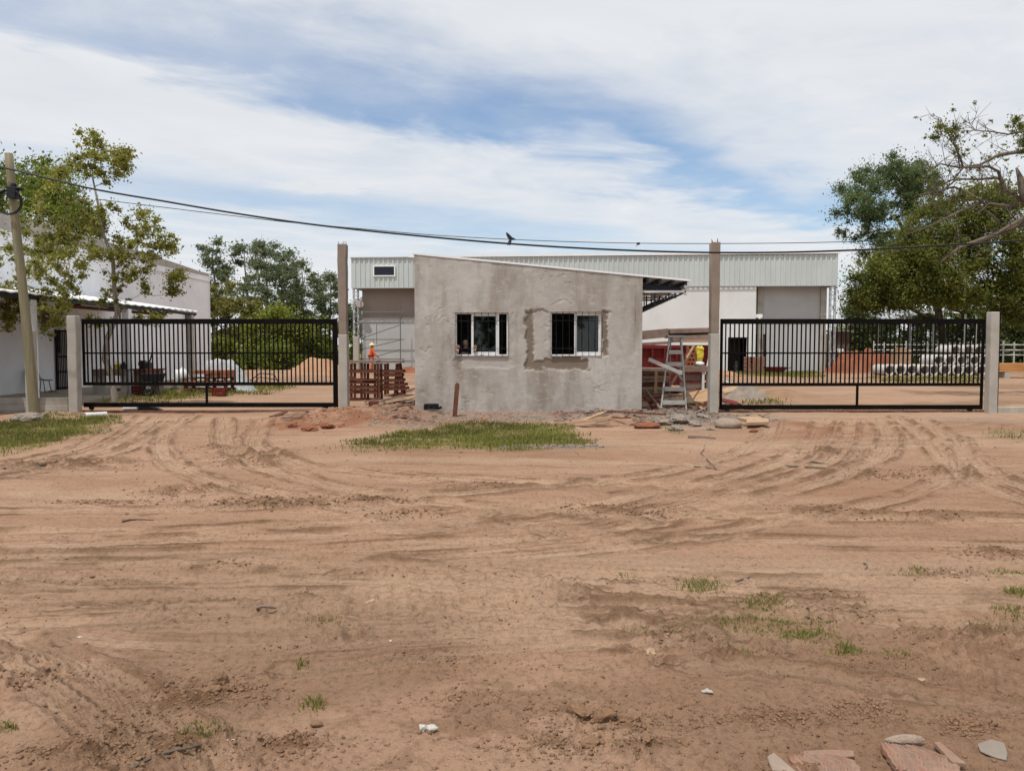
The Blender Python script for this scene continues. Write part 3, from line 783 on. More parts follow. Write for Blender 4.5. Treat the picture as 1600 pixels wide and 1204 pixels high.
    # windows
    for k, w in enumerate(wins):
        a, b, c, d_ = w; yf = HY + .045
        fr = MB(); t = .035
        fr.box(a, a + t, yf, yf + .07, c, d_); fr.box(b - t, b, yf, yf + .07, c, d_)
        fr.box(a + t, b - t, yf, yf + .07, c, c + t); fr.box(a + t, b - t, yf, yf + .07, d_ - t, d_)
        f = obj('window', fr, m_alu, g, bevel=.003)
        f['label'] = ['sliding window with a hand at its open left side', 'sliding window with broken plaster around it'][k]
        def sash(u0, u1, yo):
            x0, x1 = P(u0, 520, HY).x, P(u1, 520, HY).x; s = MB(); q = .05
            s.box(x0, x0 + q, yf + yo, yf + yo + .028, c + t, d_ - t); s.box(x1 - q, x1, yf + yo, yf + yo + .028, c + t, d_ - t)
            s.box(x0 + q, x1 - q, yf + yo, yf + yo + .028, c + t, c + t + q + .01); s.box(x0 + q, x1 - q, yf + yo, yf + yo + .028, d_ - t - q, d_ - t)
            obj('sash', s, m_alu, f, bevel=.003)
            s = MB(); s.box(x0 + q, x1 - q, yf + yo + .011, yf + yo + .017, c + t + q + .01, d_ - t - q); obj('pane', s, m_glass, f)
        if k == 0:
            sash(736, 778, .036)
            for um in (737, 777):
                s = MB(); x = P(um, 520, HY).x; s.box(x, x + .04, yf + .004, yf + .034, c + t, d_ - t); obj('mullion', s, m_alu, f)
        else:
            sash(898.5, 939, .036)
            s = MB(); x = P(898.5, 520, HY).x; s.box(x - .012, x + .024, yf + .004, yf + .034, c + t, d_ - t); obj('mullion', s, m_alu, f)
        gr = MB(); n = 7
        for i in range(n):
            x = a + (b - a) * (i + .9) / (n + .8)
            gr.tube([(x, HY + .02, c - .01), (x, HY + .02, d_ + .01)], .0055, 6)
        for q in (.17, .8): gr.tube([(a, HY + .024, c + (d_ - c) * q), (b, HY + .024, c + (d_ - c) * q)], .005, 6)
        obj('security_bars', gr, m_rubber, f)
build_gate_house()

# ------------------------------------------------------------------ gates, posts, pillars
def build_gate(u0, u1, vb, label, thick_right):
    Y = 18.42
    z = lambda v: P(800, v, Y).z
    x0, x1 = P(u0, 560, Y).x, P(u1, 560, Y).x
    off = vb - 636
    g = thing('sliding_gate', ((x0 + x1) / 2, Y, 0), label, 'gate', 'black sliding gates')
    fr = MB()
    zt, zt2, zm, zl0, zl1, zb0, zb1 = z(498), z(506), z(551.5), z(602 + off * .3), z(597 + off * .3), z(vb), z(629 + off)
    th = .11 if thick_right else .05; tl = .045 if thick_right else .06
    fr.box(x0, x1, Y, Y + .06, zt2, zt)
    fr.box(x0, x1, Y, Y + .06, zb0, zb1)
    fr.box(x1 - th, x1, Y + .002, Y + .058, zb1, zt2)
    lo = zl0 if thick_right else zb1
    fr.box(x0, x0 + tl, Y + .002, Y + .058, lo, zt2)
    fr.box(x0 + tl, x1 - th, Y + .004, Y + .054, zl0, zl1)
    fr.box(x0 + tl, x1 - th, Y + .006, Y + .05, zm - .018, zm + .018)
    xm = P(322 if thick_right else 1340.5, 600, Y).x
    fr.box(xm - .025, xm + .025, Y + .006, Y + .05, zb1, zl0)
    obj('gate_frame', fr, m_black, g, bevel=.004)
    bars = MB(); n = 57 if thick_right else 58
    for i in range(n):
        x = x0 + tl + (x1 - th - x0 - tl) * (i + .65) / (n + .3)
        bars.box(x - .014, x + .014, Y + .014, Y + .042, zl1, zt2)
    obj('bar_panel', bars, m_black, g)
    for xw in ((x0 + .18, x1 - .3)):
        w = MB(); w.tube([(xw, Y + .015, zb0 - .02), (xw, Y + .045, zb0 - .02)], .055, 14); w.box(xw - .06, xw + .06, Y + .008, Y + .013, zb0 - .05, zb0)
        obj('wheel', w, m_rubber, g)
    r = MB(); r.box(x0 - .3, x1 + .1, Y + .01, Y + .05, -.03, .045)
    t = obj('ground_rail', r, m_rust, None, ((x0 + x1) / 2, Y, 0))
    tag(t, 'thin rusty steel rail in the ground under the %s' % ('gate near the leaning pole' if thick_right else 'gate near the concrete pipes'), 'rail', 'rails under the sliding gates')
build_gate(128.5, 527, 636, 'black barred sliding gate with a slim tree trunk and white building behind it', True)
build_gate(1125.5, 1538, 639.5, 'black barred sliding gate with stacked concrete pipes behind it', False)

def build_posts():
    for name, u0, u1, u2, u3, vt, vb, Y, label in (
        ('concrete_post', 105, 119.5, 107, 121.5, 493, 654, 18.1, 'short pale concrete gate post between the leaning pole and a gate'),
        ('concrete_post', 1548.5, 1562, 1545, 1558.5, 487, 652, 18.1, 'short smooth concrete gate post beside the stacked pipes and orange timber')):
        a, b = P(u0, vt, Y), P(u1, vt, Y); c, d = P(u2, vb, Y), P(u3, vb, Y)
        w = b.x - a.x
        mb = MB(); cx0 = (a.x + b.x) / 2; cx1 = (c.x + d.x) / 2; dx = (cx0 - cx1) * .35
        N_ = 14
        vs = []
        for i in range(N_ + 1):
            z = -.2 + (a.z + .2) * i / N_; k = i / N_; cx = cx1 + dx * k
            j = (vn(np.array([i * .9]), np.array([u0 * 1.0]), 4)[0] - .5) * .012
            vs += [(cx - w / 2 + j, Y, z), (cx + w / 2 + j, Y + .003, z), (cx + w / 2 + j, Y + .21, z), (cx - w / 2 + j, Y + .21, z)]
        fs = [(0, 3, 2, 1), tuple(N_ * 4 + q for q in range(4))]
        for i in range(N_):
            for q in range(4): fs.append((i * 4 + q, i * 4 + (q + 1) % 4, i * 4 + 4 + (q + 1) % 4, i * 4 + 4 + q))
        mb.add(vs, fs)
        o = obj(name, mb, m_conc, None, (cx1, Y + .12, 0), bevel=.02)
        tag(o, label, 'post', 'concrete gate posts')
    for u0, u1, ul0, ul1, vt, vm, Y, label in (
        (527, 540.5, 529, 542.5, 381, 522, 18.2, 'tall two-tone concrete pillar with bare rebar tips, left of the gate house'),
        (1112, 1126, 1110, 1123.5, 378, 521, 18.2, 'tall two-tone concrete pillar with bare rebar tips, behind the rubble right of the gate house')):
        g = thing('concrete_pillar', (P((ul0 + ul1) / 2, 640, Y).x, Y + .13, 0), label, 'pillar', 'tall concrete pillars')
        a, b, zt, zm = P(ul0, 580, Y).x, P(ul1, 580, Y).x, P(800, vt, Y).z, P(800, vm, Y).z
        mb = MB(); mb.box(a, b, Y, Y + .26, -.2, zm); obj('lower_shaft', mb, m_conc, g, bevel=.015)
        a2, b2 = P(u0, 420, Y).x, P(u1, 420, Y).x; am, bm = a + .008, b - .012
        mb = MB(); N_ = 16; vs = []
        for i in range(N_ + 1):
            k = i / N_; z = zm + .001 + (zt - zm) * k; j = (vn(np.array([i * .7]), np.array([u0 * 1.0]), 9)[0] - .5) * .015
            x0 = am + (a2 - am) * k + j; x1 = bm + (b2 - bm) * k + j
            vs += [(x0, Y + .006, z), (x1, Y + .006, z), (x1, Y + .25, z), (x0, Y + .25, z)]
        fs = [(0, 3, 2, 1), tuple(N_ * 4 + q for q in range(4))]
        for i in range(N_):
            for q in range(4): fs.append((i * 4 + q, i * 4 + (q + 1) % 4, i * 4 + 4 + (q + 1) % 4, i * 4 + 4 + q))
        mb.add(vs, fs)
        obj('upper_shaft', mb, m_conc_raw, g, bevel=.012)
        for fx, fy in ((.12, .2), (.35, .8), (.72, .2), (.9, .8)):
            r = MB(); x = a2 + (b2 - a2) * fx; y = Y + .02 + .22 * fy; q = random.uniform(-.02, .02); hh = random.uniform(.05, .1)
            r.tube([(x, y, zt - .05), (x + q, y, zt + hh)], .008, 6); obj('rebar', r, m_rust, g)
    # guide post of the right gate, low walls at both ends
    Y = 18.4
    mb = MB(); x = P(1558.5, 560, Y).x; mb.box(x, x + .05, Y, Y + .05, -.1, P(800, 489, Y).z); mb.box(x - .3, x, Y + .01, Y + .04, P(800, 489, Y).z - .06, P(800, 489, Y).z)
    tag(obj('guide_post', mb, m_black), 'slim black steel guide post behind the short post beside the pipes', 'guide post')
    g = thing('low_wall', (P(20, 640, 18.6).x, 18.6, 0), 'low concrete plank wall behind the leaning pole', 'low wall')
    x1 = P(106, 630, 18.3).x; x0 = x1 - 9
    for k in range(3):
        mb = MB(); y = 18.3 + k * .012; mb.box(x0, x1 - .01 * k, y, y + .08, -.12 + k * .16, -.12 + k * .16 + .155); obj('concrete_plank', mb, m_conc, g, bevel=.008)
    mb = MB(); x0 = P(1560, 640, 18.3).x; mb.box(x0, x0 + 8, 18.3, 18.42, -.1, P(800, 636, 18.3).z)
    tag(obj('low_wall', mb, m_conc, bevel=.01), 'low concrete kerb wall below the orange timber pile', 'low wall')
    mb = MB(); a, b = P(39, 600, 18.12).x, P(53, 600, 18.12).x; mb.box(a, b, 18.12, 18.29, -.2, P(800, 516, 18.12).z)
    tag(obj('fence_post', mb, m_conc, bevel=.012), 'slim pale concrete post standing right behind the leaning wooden pole', 'post')
build_posts()

# ------------------------------------------------------------------ pole and cables
def build_pole():
    Y = 16.75
    b = P(55, 655, Y); t = P(15, 240, Y); b.z = -.25
    g = thing('utility_pole', (b.x, Y, 0), 'leaning greenish wooden utility pole with a cable coil, left of the gates', 'utility pole')
    n = 14; pts = []; rs = []
    for i in range(n + 1):
        k = i / n; p = b.lerp(t, k); p.x += .02 * math.sin(k * 5) ; pts.append(p); rs.append(.105 - .022 * k)
    mb = MB(); mb.tube(pts, rs, 14); obj('pole_shaft', mb, m_pole, g, smooth=True)
    mb = MB(); c = P(20, 301, Y - .12)
    mb.cbox(c, (.20, .14, .25), 0, 0, .1); mb.tube([c + Vector((0, 0, .12)), c + Vector((.03, .02, .2))], .06, 10)
    obj('splice_box', mb, m_rubber, g, bevel=.025)
    mb = MB(); d = P(33, 296, Y - .05); mb.bar(c + Vector((.05, .04, .1)), d, .035); mb.cbox(d, (.09, .07, .06)); obj('bracket', mb, m_rubber, g)
    mb = MB(); cc = P(13, 316, Y - .15)
    for k in range(3):
        r = .26 + k * .014; mb.tube([(cc.x + r * math.cos(a) + .015 * k, cc.y - .012 * k, cc.z + r * math.sin(a) * .92) for a in np.linspace(0, 2 * math.pi, 36, endpoint=False)], .012, 6, True)
    r = .2; mb.tube([(cc.x - .08 + r * .55 * math.cos(a), cc.y, cc.z + r * math.sin(a)) for a in np.linspace(.5, 3.6, 20)], .011, 6)
    obj('cable_coil', mb, m_rubber, g)
    def curve(px, Y0, Y1, r, name, label):
        us = np.array([p[0] for p in px], float); vs = np.array([p[1] for p in px], float)
        uu = np.linspace(us[0], us[-1], 110)
        # smooth interpolation (monotone cubic by finite slopes)
        m = np.gradient(vs, us)
        out = []
        for u in uu:
            i = min(max(np.searchsorted(us, u) - 1, 0), len(us) - 2); h = us[i + 1] - us[i]; t_ = (u - us[i]) / h
            v = (2 * t_ ** 3 - 3 * t_ ** 2 + 1) * vs[i] + (t_ ** 3 - 2 * t_ ** 2 + t_) * h * m[i] + (-2 * t_ ** 3 + 3 * t_ ** 2) * vs[i + 1] + (t_ ** 3 - t_ ** 2) * h * m[i + 1]
            k = (u - us[0]) / (us[-1] - us[0])
            out.append(P(u, v, Y0 + (Y1 - Y0) * k))
        mb = MB(); mb.tube(out, r, 8)
        tag(obj(name, mb, m_rubber, None, tuple(out[0]), smooth=True), label, 'cable')
        return out
    curve([(-420, 226), (-200, 240), (5, 262), (60, 275), (130, 292), (260, 315), (360, 332), (460, 347), (560, 359), (660, 369), (800, 381), (980, 391), (1110, 394.5), (1230, 394), (1340, 390.5), (1500, 382), (1700, 368), (2300, 312)], 16.55, 16.55, .020, 'power_cable', 'thick black cable sagging across the picture from the leaning pole')
    curve([(150, 311), (330, 333), (440, 346), (560, 357), (660, 366), (797, 374), (1000, 380), (1110, 380.5), (1340, 377), (1500, 369), (1900, 345)], 19.5, 19.5, .009, 'overhead_wire', 'thin dark wire with a bird on it, above the thick cable')
    p = P(140, 309.5, 19.5)
    # bird
    c = P(797.5, 374.5, 19.5); c.z += .02
    g = thing('bird', tuple(c), 'dark bird flapping on the thin wire above the gate house', 'bird')
    s = MB(); s.tube([c + Vector((-.10, -.01, .16)), c + Vector((-.075, 0, .115)), c + Vector((-.03, 0, .05)), c + Vector((.03, 0, .0)), c + Vector((.09, 0, -.005)), c + Vector((.15, 0, -.02))], [.012, .035, .05, .045, .025, .008], 10)
    s.tube([c + Vector((-.02, -.02, .0)), c + Vector((-.02, -.02, -.06))], .006, 5); s.tube([c + Vector((.0, .02, .0)), c + Vector((.0, .02, -.06))], .006, 5)
    obj('body', s, m_rubber, g, smooth=True)
    for sg in (-1, 1):
        w = MB(); a = c + Vector((0, .03 * sg, .02))
        w.prism([a, a + Vector((-.05, .03 * sg, -.08)), a + Vector((-.085, .06 * sg, -.17)), a + Vector((-.04, .06 * sg, -.15)), a + Vector((-.01, .05 * sg, -.18)), a + Vector((.03, .02 * sg, -.08))], (0, .008, .0))
        obj('wing', w, m_rubber, g)
    s = MB(); c = P(997, 380.5, 19.5); s.lump(c, (.05, .02, .03), 5, .4); s.tube([c, c + Vector((-.05, 0, -.07))], .008, 5)
    tag(obj('wire_scrap', s, m_rubber), 'small dark scrap knotted on the thin wire above the canopy', 'scrap')
build_pole()

# ------------------------------------------------------------------ warehouse
def build_warehouse():
    A = Vector((P(551, 560, 48.0).x, 48.0, 0)); B = Vector((P(1306, 560, 46.0).x, 46.0, 0))
    d = (B - A); Lh = d.length; d.normalize(); nrm = Vector((d.y, -d.x, 0))     # towards the camera
    def at(u, off=0.0):
        """position along the facade seen at column u"""
        k = (u - 800) / FPX
        # solve A + d*s + nrm*off : x = k*y
        ax, ay = A.x + nrm.x * off, A.y + nrm.y * off
        return (k * ay - ax) / (d.x - k * d.y)
    def W_(s, off, z): return A + d * s + nrm * off + Vector((0, 0, z))
    zt, zs = 7.02, 5.17
    g = thing('warehouse', (0, 52, 0), 'big unfinished warehouse with pale corrugated upper cladding behind the gate house', 'warehouse')
    # corrugated cladding in front of the wall and round both ends
    def corr(p, q, outn, pitch, dep, z0, z1, mb):
        L_ = (q - p).length; n = int(L_ / pitch); e = (q - p).normalized(); prof = []
        for i in range(n):
            b = i * L_ / n; st = L_ / n
            for f, h in ((0, 0), (.42, 0), (.52, dep), (.82, dep), (.92, 0)): prof.append(p + e * (b + f * st) + outn * h)
        prof.append(q)
        vs = [pp + Vector((0, 0, z0)) for pp in prof] + [pp + Vector((0, 0, z1)) for pp in prof]; k = len(prof)
        mb.add(vs, [(i, i + 1, k + i + 1, k + i) for i in range(k - 1)])
    mb = MB()
    corr(W_(0, 0, 0), W_(Lh, 0, 0), nrm, .30, .05, zs, zt, mb)
    corr(W_(Lh, 0, 0), W_(Lh, -18, 0), d, .30, .05, zs, zt, mb)
    corr(W_(0, -18, 0), W_(0, 0, 0), -d, .30, .05, zs, zt, mb)
    obj('cladding', mb, m_clad, g)
    mb = MB(); a = W_(at(640), .05, 0); b = W_(Lh + .08, .05, 0)
    mb.bar(a + Vector((0, 0, zt + .06)), b + Vector((0, 0, zt + .11)), .16, .12)
    obj('roof_flashing', mb, m_white_metal, g)
    mb = MB(); mb.bar(W_(-.06, .04, zt + .02), W_(at(640), .04, zt + .02), .14, .06); mb.bar(W_(0, .06, zs), W_(Lh, .06, zs), .04, .05)
    obj('edge_trim', mb, m_galv, g)
    mb = MB()     # soffit and roof
    v0, v1, v2, v3 = W_(.02, -.02, zs + .04), W_(Lh - .02, -.02, zs + .04), W_(Lh - .02, -18, zs + .04), W_(.02, -18, zs + .04)
    mb.add([v0, v1, v2, v3], [(0, 3, 2, 1)])
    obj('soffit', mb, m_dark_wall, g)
    mb = MB(); mb.add([W_(-.05, .1, zt + .03), W_(Lh + .05, .1, zt + .03), W_(Lh + .05, -9, zt + .3), W_(-.05, -9, zt + .3), W_(Lh + .05, -18, zt), W_(-.05, -18, zt)], [(0, 1, 2, 3), (3, 2, 4, 5)])
    obj('roof', mb, m_white_metal, g)
    # walls below: pale flush stretch, recessed grey bays at both ends
    R = .72
    s_l, s_f0, s_f1, s_r = at(567, -R), at(780, 0), at(1180, 0), at(1288, -R)
    def wall(s0, s1, off, z0, z1, mb, th=.2):
        a, b = W_(s0, off, 0), W_(s1, off, 0); q = -nrm * th
        mb.add([a + Vector((0, 0, z0)), b + Vector((0, 0, z0)), b + q + Vector((0, 0, z0)), a + q + Vector((0, 0, z0)), a + Vector((0, 0, z1)), b + Vector((0, 0, z1)), b + q + Vector((0, 0, z1)), a + q + Vector((0, 0, z1))],
               [(0, 3, 2, 1), (4, 5, 6, 7), (0, 1, 5, 4), (1, 2, 6, 5), (2, 3, 7, 6), (3, 0, 4, 7)])
    zmid = P(800, 494, 48.5).z
    mb = MB(); wall(s_l, s_f0, -R, zmid, zs + .02, mb); obj('upper_wall', mb, m_dark_wall, g)['label'] = 'upper wall above the scaffold, overhang shade in its colour'  # shade of the overhang is put into this wall's colour
    mb = MB(); wall(s_l, s_f0, -R + .02, -.2, zmid - .003, mb); obj('wall', mb, m_grey_wall, g)
    mb = MB(); wall(s_l - .1, s_f0, -R + .1, zmid - .05, zmid + .08, mb, .05); obj('tie_beam', mb, m_conc_raw, g)
    # pale wall with the dark doorway
    dz = P(800, 527, 47).z; d0, d1 = at(1137, -.02), at(1167, -.02)
    mb = MB(); F = -.03
    wall(s_f0, d0, F, -.2, zs, mb); wall(d1, s_f1, F, -.2, zs, mb); wall(d0, d1, F, dz, zs, mb)
    obj('wall', mb, m_pale_wall, g)['label'] = 'pale flush wall with a dark doorway'
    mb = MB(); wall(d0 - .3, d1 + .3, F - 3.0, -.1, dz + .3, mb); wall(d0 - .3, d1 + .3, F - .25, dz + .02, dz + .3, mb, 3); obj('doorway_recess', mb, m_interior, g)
    # right bay
    mb = MB(); e0, e1 = at(1180, -R), at(1196, -R); dz2 = P(800, 522, 47).z
    wall(e1, s_r, -R, -.2, zs + .02, mb); wall(s_f1 - .2, e0, -R, -.2, zs + .02, mb); wall(e0, e1, -R, dz2, zs + .02, mb)
    obj('wall', mb, m_grey_wall, g)['label'] = 'recessed grey wall under the right end of the cladding'
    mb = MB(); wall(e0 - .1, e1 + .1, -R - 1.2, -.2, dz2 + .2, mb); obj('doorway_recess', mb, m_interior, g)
    mb = MB(); s = at(1186, -R); wall(s, s + .32, -R - .1, 0, dz2, mb, .05); obj('doorway_board', mb, m_greywood, g)
    mb = MB(); a = W_(s_r, -R, 0); b = W_(s_r, -18, 0); mb.add([a + Vector((0, 0, -.2)), b + Vector((0, 0, -.2)), b + Vector((0, 0, zs)), a + Vector((0, 0, zs))], [(0, 1, 2, 3)])
    a = W_(s_l, -R, 0); b = W_(s_l, -18, 0); mb.add([a + Vector((0, 0, -.2)), b + Vector((0, 0, -.2)), b + Vector((0, 0, zs)), a + Vector((0, 0, zs))], [(0, 3, 2, 1)])
    a = W_(s_l, -17.9, 0); b = W_(s_r, -17.9, 0); mb.add([a + Vector((0, 0, -.2)), b + Vector((0, 0, -.2)), b + Vector((0, 0, zs)), a + Vector((0, 0, zs))], [(0, 1, 2, 3)])
    obj('end_wall', mb, m_grey_wall, g)
    for s, zz in ((at(1182, -R + .1), zs), (s_r - .32, zs)):
        mb = MB(); wall(s, s + .34, -R + .14, -.2, zz - .01, mb, .13); obj('column', mb, m_conc, g, bevel=.01)
    # window high in the cladding
    wa, wb = at(586, .08), at(617, .08); wz0, wz1 = P(800, 430.5, 48).z, P(800, 417, 48).z
    mb = MB(); f = .07
    wall(wa - f, wb + f, .10, wz1, wz1 + f, mb, .12); wall(wa - f, wb + f, .10, wz0 - f, wz0, mb, .12); wall(wa - f, wa, .10, wz0, wz1, mb, .12); wall(wb, wb + f, .10, wz0, wz1, mb, .12)
    fr = obj('window', mb, m_white_metal, g)
    mb = MB(); wall(wa, wb, .075, wz0, wz1, mb, .01); obj('pane', mb, M('dark_window_sheet', (.012, .017, .03), .25, .2, 2, 0), fr)
    mb = MB()
    for q in (.25, .5, .75): wall(wa, wb, .085, wz0 + (wz1 - wz0) * q - .02, wz0 + (wz1 - wz0) * q + .01, mb, .008)
    obj('louvre', mb, m_steel, fr)
    # lattice columns carrying both free corners of the cladding
    for s in (at(557, -.3), at(1299, -.3)):
        mb = MB(); w = .28; q = .28
        cs = [W_(s - w / 2, -.2, 0), W_(s + w / 2, -.2, 0), W_(s + w / 2, -.2 - q, 0), W_(s - w / 2, -.2 - q, 0)]
        for c in cs: mb.bar(c + Vector((0, 0, -.1)), c + Vector((0, 0, zs)), .045)
        n = 16
        for k in range(n):
            z0, z1 = zs * k / n, zs * (k + 1) / n
            for i in range(4):
                a, b = cs[i], cs[(i + 1) % 4]
                if k % 2: a, b = b, a
                mb.bar(a + Vector((0, 0, z0)), b + Vector((0, 0, z1)), .02)
        obj('lattice_column', mb, m_galv, g)
    mb = MB(); p = W_(at(1185, 0), 0.02, P(800, 494, 46.5).z); mb.cbox(p, (.35, .16, .22), 0); mb.cbox(p + Vector((0, -.05, -.14)), (.1, .1, .12))
    obj('flood_light', mb, m_white_metal, g, bevel=.02)
    mb = MB(); p = W_(at(562, 0), -.35, 0); mb.tube([p + Vector((0, 0, 4.35)), p + Vector((0, -.25, 4.2))], [.08, .25], 14); obj('flood_light', mb, m_white_metal, g)
    # scaffold
    m_scaf = M('dull_scaffold_tube', (.13, .125, .12), .6, .2, 5, .1, 60)
    sc = thing('scaffold', tuple(W_(at(596, .9), .9, 0)), 'thin tube scaffold against the grey warehouse wall behind the worker', 'scaffold')
    lv = [P(800, v, 47).z for v in (497, 530, 561)]
    for off in (.15, .95):
        for u in ((565, 626)):
            mb = MB(); s = at(u, off); mb.tube([W_(s, off, -.1), W_(s, off, 4.35 if off < .5 else 3.6)], .032, 6); obj('upright', mb, m_scaf, sc)
    mb = MB()
    for z in (P(800, 487.5, 47.5).z, P(800, 504, 47.2).z, lv[1], lv[2]):
        mb.tube([W_(at(563, .15), .15, z), W_(at(632, .15), .15, z)], .028, 6)
    for s in (at(565, .5), at(626, .5)):
        for z in (lv[0], lv[1], lv[2]): mb.tube([W_(s, .15, z), W_(s, .95, z)], .025, 6)
    obj('ledger', mb, m_scaf, sc)
    mb = MB()
    for (u0, v0, u1, v1) in ((566, 528, 625, 508), (568, 545, 626, 531), (590, 556, 626, 546)):
        mb.tube([W_(at(u0, .95), .95, P(800, v0, 47).z), W_(at(u1, .95), .95, P(800, v1, 47).z)], .024, 6)
    mb.tube([W_(at(589, .95), .95, P(800, 506, 47).z), W_(at(589, .95), .95, P(800, 538, 47).z)], .022, 6)
    obj('brace', mb, m_scaf, sc)
    mb = MB(); a = W_(at(557, 1.2), 1.2, 0); mb.box(a.x - .17, a.x + .17, a.y - .15, a.y + .15, -.1, P(800, 526, 46.8).z)
    tag(obj('concrete_stub', mb, m_conc, bevel=.02), 'square concrete stub column below the left lattice corner of the warehouse', 'column')
    return W_, at
WH, WAT = build_warehouse()

# ------------------------------------------------------------------ long white building on the left
def build_left_building():
    X0 = -16.0
    yN, yF = 12.0, 40.7
    g = thing('white_building', (X0 - 6, 27, 0), 'long white single-storey building with a lean-to canopy behind the tree and gate', 'building')
    mb = MB(); zt = 5.25
    mb.box(X0 - 12, X0, yN, yF, -.2, zt); obj('wall', mb, m_white_wall, g)
    # parapet: weathered band that rises towards the middle, thin cornice below
    mb = MB(); n = 24; vs = []
    for i in range(n + 1):
        k = i / n; y = yN + (yF - yN) * k; zz = 5.40 + .33 * math.sin(math.pi * min(1, k * 1.05)) ** .8
        vs += [(X0 + .02, y, zt + .002), (X0 + .02, y, zz), (X0 - .2, y, zz), (X0 - .2, y, zt + .002)]
    fs = [(0, 1, 2, 3), (n * 4 + 3, n * 4 + 2, n * 4 + 1, n * 4)]
    for i in range(n):
        for q in range(4): fs.append((i * 4 + q, i * 4 + 4 + q, i * 4 + 4 + (q + 1) % 4, i * 4 + (q + 1) % 4))
    mb.add(vs, fs); obj('parapet', mb, m_conc, g)
    mb = MB(); mb.box(X0 + .003, X0 + .07, yN, yF + .02, 4.96, 5.02); mb.box(X0 - .15, X0 + .05, yF + .003, yF + .05, -.1, 5.5); obj('cornice', mb, m_white_metal, g)
    mb = MB(); mb.box(X0 - 12, X0 - .2, yN, yF, zt + .01, zt + .1); obj('roof', mb, m_white_metal, g)
    # canopy
    xo = -12.5; y0, y1 = 12.0, 30.3; zc = 2.9; zw = 3.45
    mb = MB(); n = 73; vs = []
    for i in range(n + 1):
        y = y0 + (y1 - y0) * i / n; w = .03 if i % 2 else 0
        vs += [(xo + .15, y, zc + w), (X0 + .003, y, zw + w), (X0 + .003, y, zw + .012 + w), (xo + .15, y, zc + .03 + w)]
    fs = []
    for i in range(n):
        for q in range(4): fs.append((i * 4 + q, i * 4 + (q + 1) % 4, i * 4 + 4 + (q + 1) % 4, i * 4 + 4 + q))
    mb.add(vs, fs); obj('canopy_sheet', mb, m_white_metal, g)
    mb = MB(); mb.box(xo, xo + .1, y0, y1, zc - .11, zc - .012)
    for k in range(10):
        y = y0 + .3 + k * (y1 - y0 - .35) / 9; mb.bar((xo + .05, y, zc - .09), (X0 + .004, y, zw - .12), .07, .12)
    obj('canopy_frame', mb, m_rubber, g)
    mb = MB(); mb.box(xo - .9, xo - .8, 22.6, 29.7, zc - .16, zc - .06); obj('canopy_beam', mb, m_rust, g)
    for y in (14.5, 20.0, 25.0, 29.9):
        mb = MB(); mb.box(xo - .11, xo + .11, y - .11, y + .11, -.1, zc - .11); obj('canopy_post', mb, m_white_wall if y < 29 else m_conc, g, bevel=.01)
    # windows high on the wall, grilled door
    def win(u0, u1, v0, v1):
        ya, yb = X0 / ((u0 - 800) / FPX), X0 / ((u1 - 800) / FPX); ym = (ya + yb) / 2
        z0, z1 = P(800, v1, ym).z, P(800, v0, ym).z
        mb = MB(); f = .06
        mb.box(X0 + .003, X0 + .05, ya, yb, z0 - f, z0); mb.box(X0 + .003, X0 + .05, ya, yb, z1, z1 + f)
        mb.box(X0 + .003, X0 + .05, ya, ya + f, z0, z1); mb.box(X0 + .003, X0 + .05, yb - f, yb, z0, z1)
        ymid = (ya + yb) / 2; mb.box(X0 + .003, X0 + .05, ymid - f / 2, ymid + f / 2, z0, z1)
        w = obj('window', mb, m_alu, g)
        mb = MB(); mb.box(X0 + .005, X0 + .02, ya + f, yb - f, z0, z1); obj('pane', mb, M('dark_window_sheet', (.012, .017, .03), .25, .2, 2, 0), w)
    win(185, 195, 486, 503); win(233, 256, 486, 505); win(288, 297, 488, 505)
    ya, yb = X0 / ((86 - 800) / FPX), X0 / ((107 - 800) / FPX); z1 = P(800, 515, 27.3).z
    mb = MB(); mb.box(X0 + .004, X0 + .02, ya, yb, .05, z1); d = obj('door', mb, M('pale_door_panel', (.45, .45, .44), .7), g)
    mb = MB(); mb.box(X0 + .022, X0 + .03, ya + .05, yb - .5, z1 * .62, z1 - .05); obj('door_opening', mb, m_rubber, d)
    mb = MB()
    for k in range(9):
        y = ya + (yb - ya) * k / 8; mb.bar((X0 + .06, y, .05), (X0 + .06, y, z1), .022 if 0 < k < 8 else .05)
    for q in (.03, .3, .55, .98): mb.bar((X0 + .062, ya, .05 + (z1 - .05) * q), (X0 + .062, yb, .05 + (z1 - .05) * q), .05)
    obj('door_grille', mb, m_black, d)
    mb = MB(); y = X0 / ((66 - 800) / FPX); mb.box(X0 + .004, X0 + .3, y, y + .55, 2.25, 2.8); obj('wall_box', mb, m_greywood, g, bevel=.01)
    mb = MB(); mb.box(X0 + .001, -12.2, 12, 31, -.2, .05); o = obj('pavement', mb, m_apron); tag(o, None, None, None, 'structure')
build_left_building()

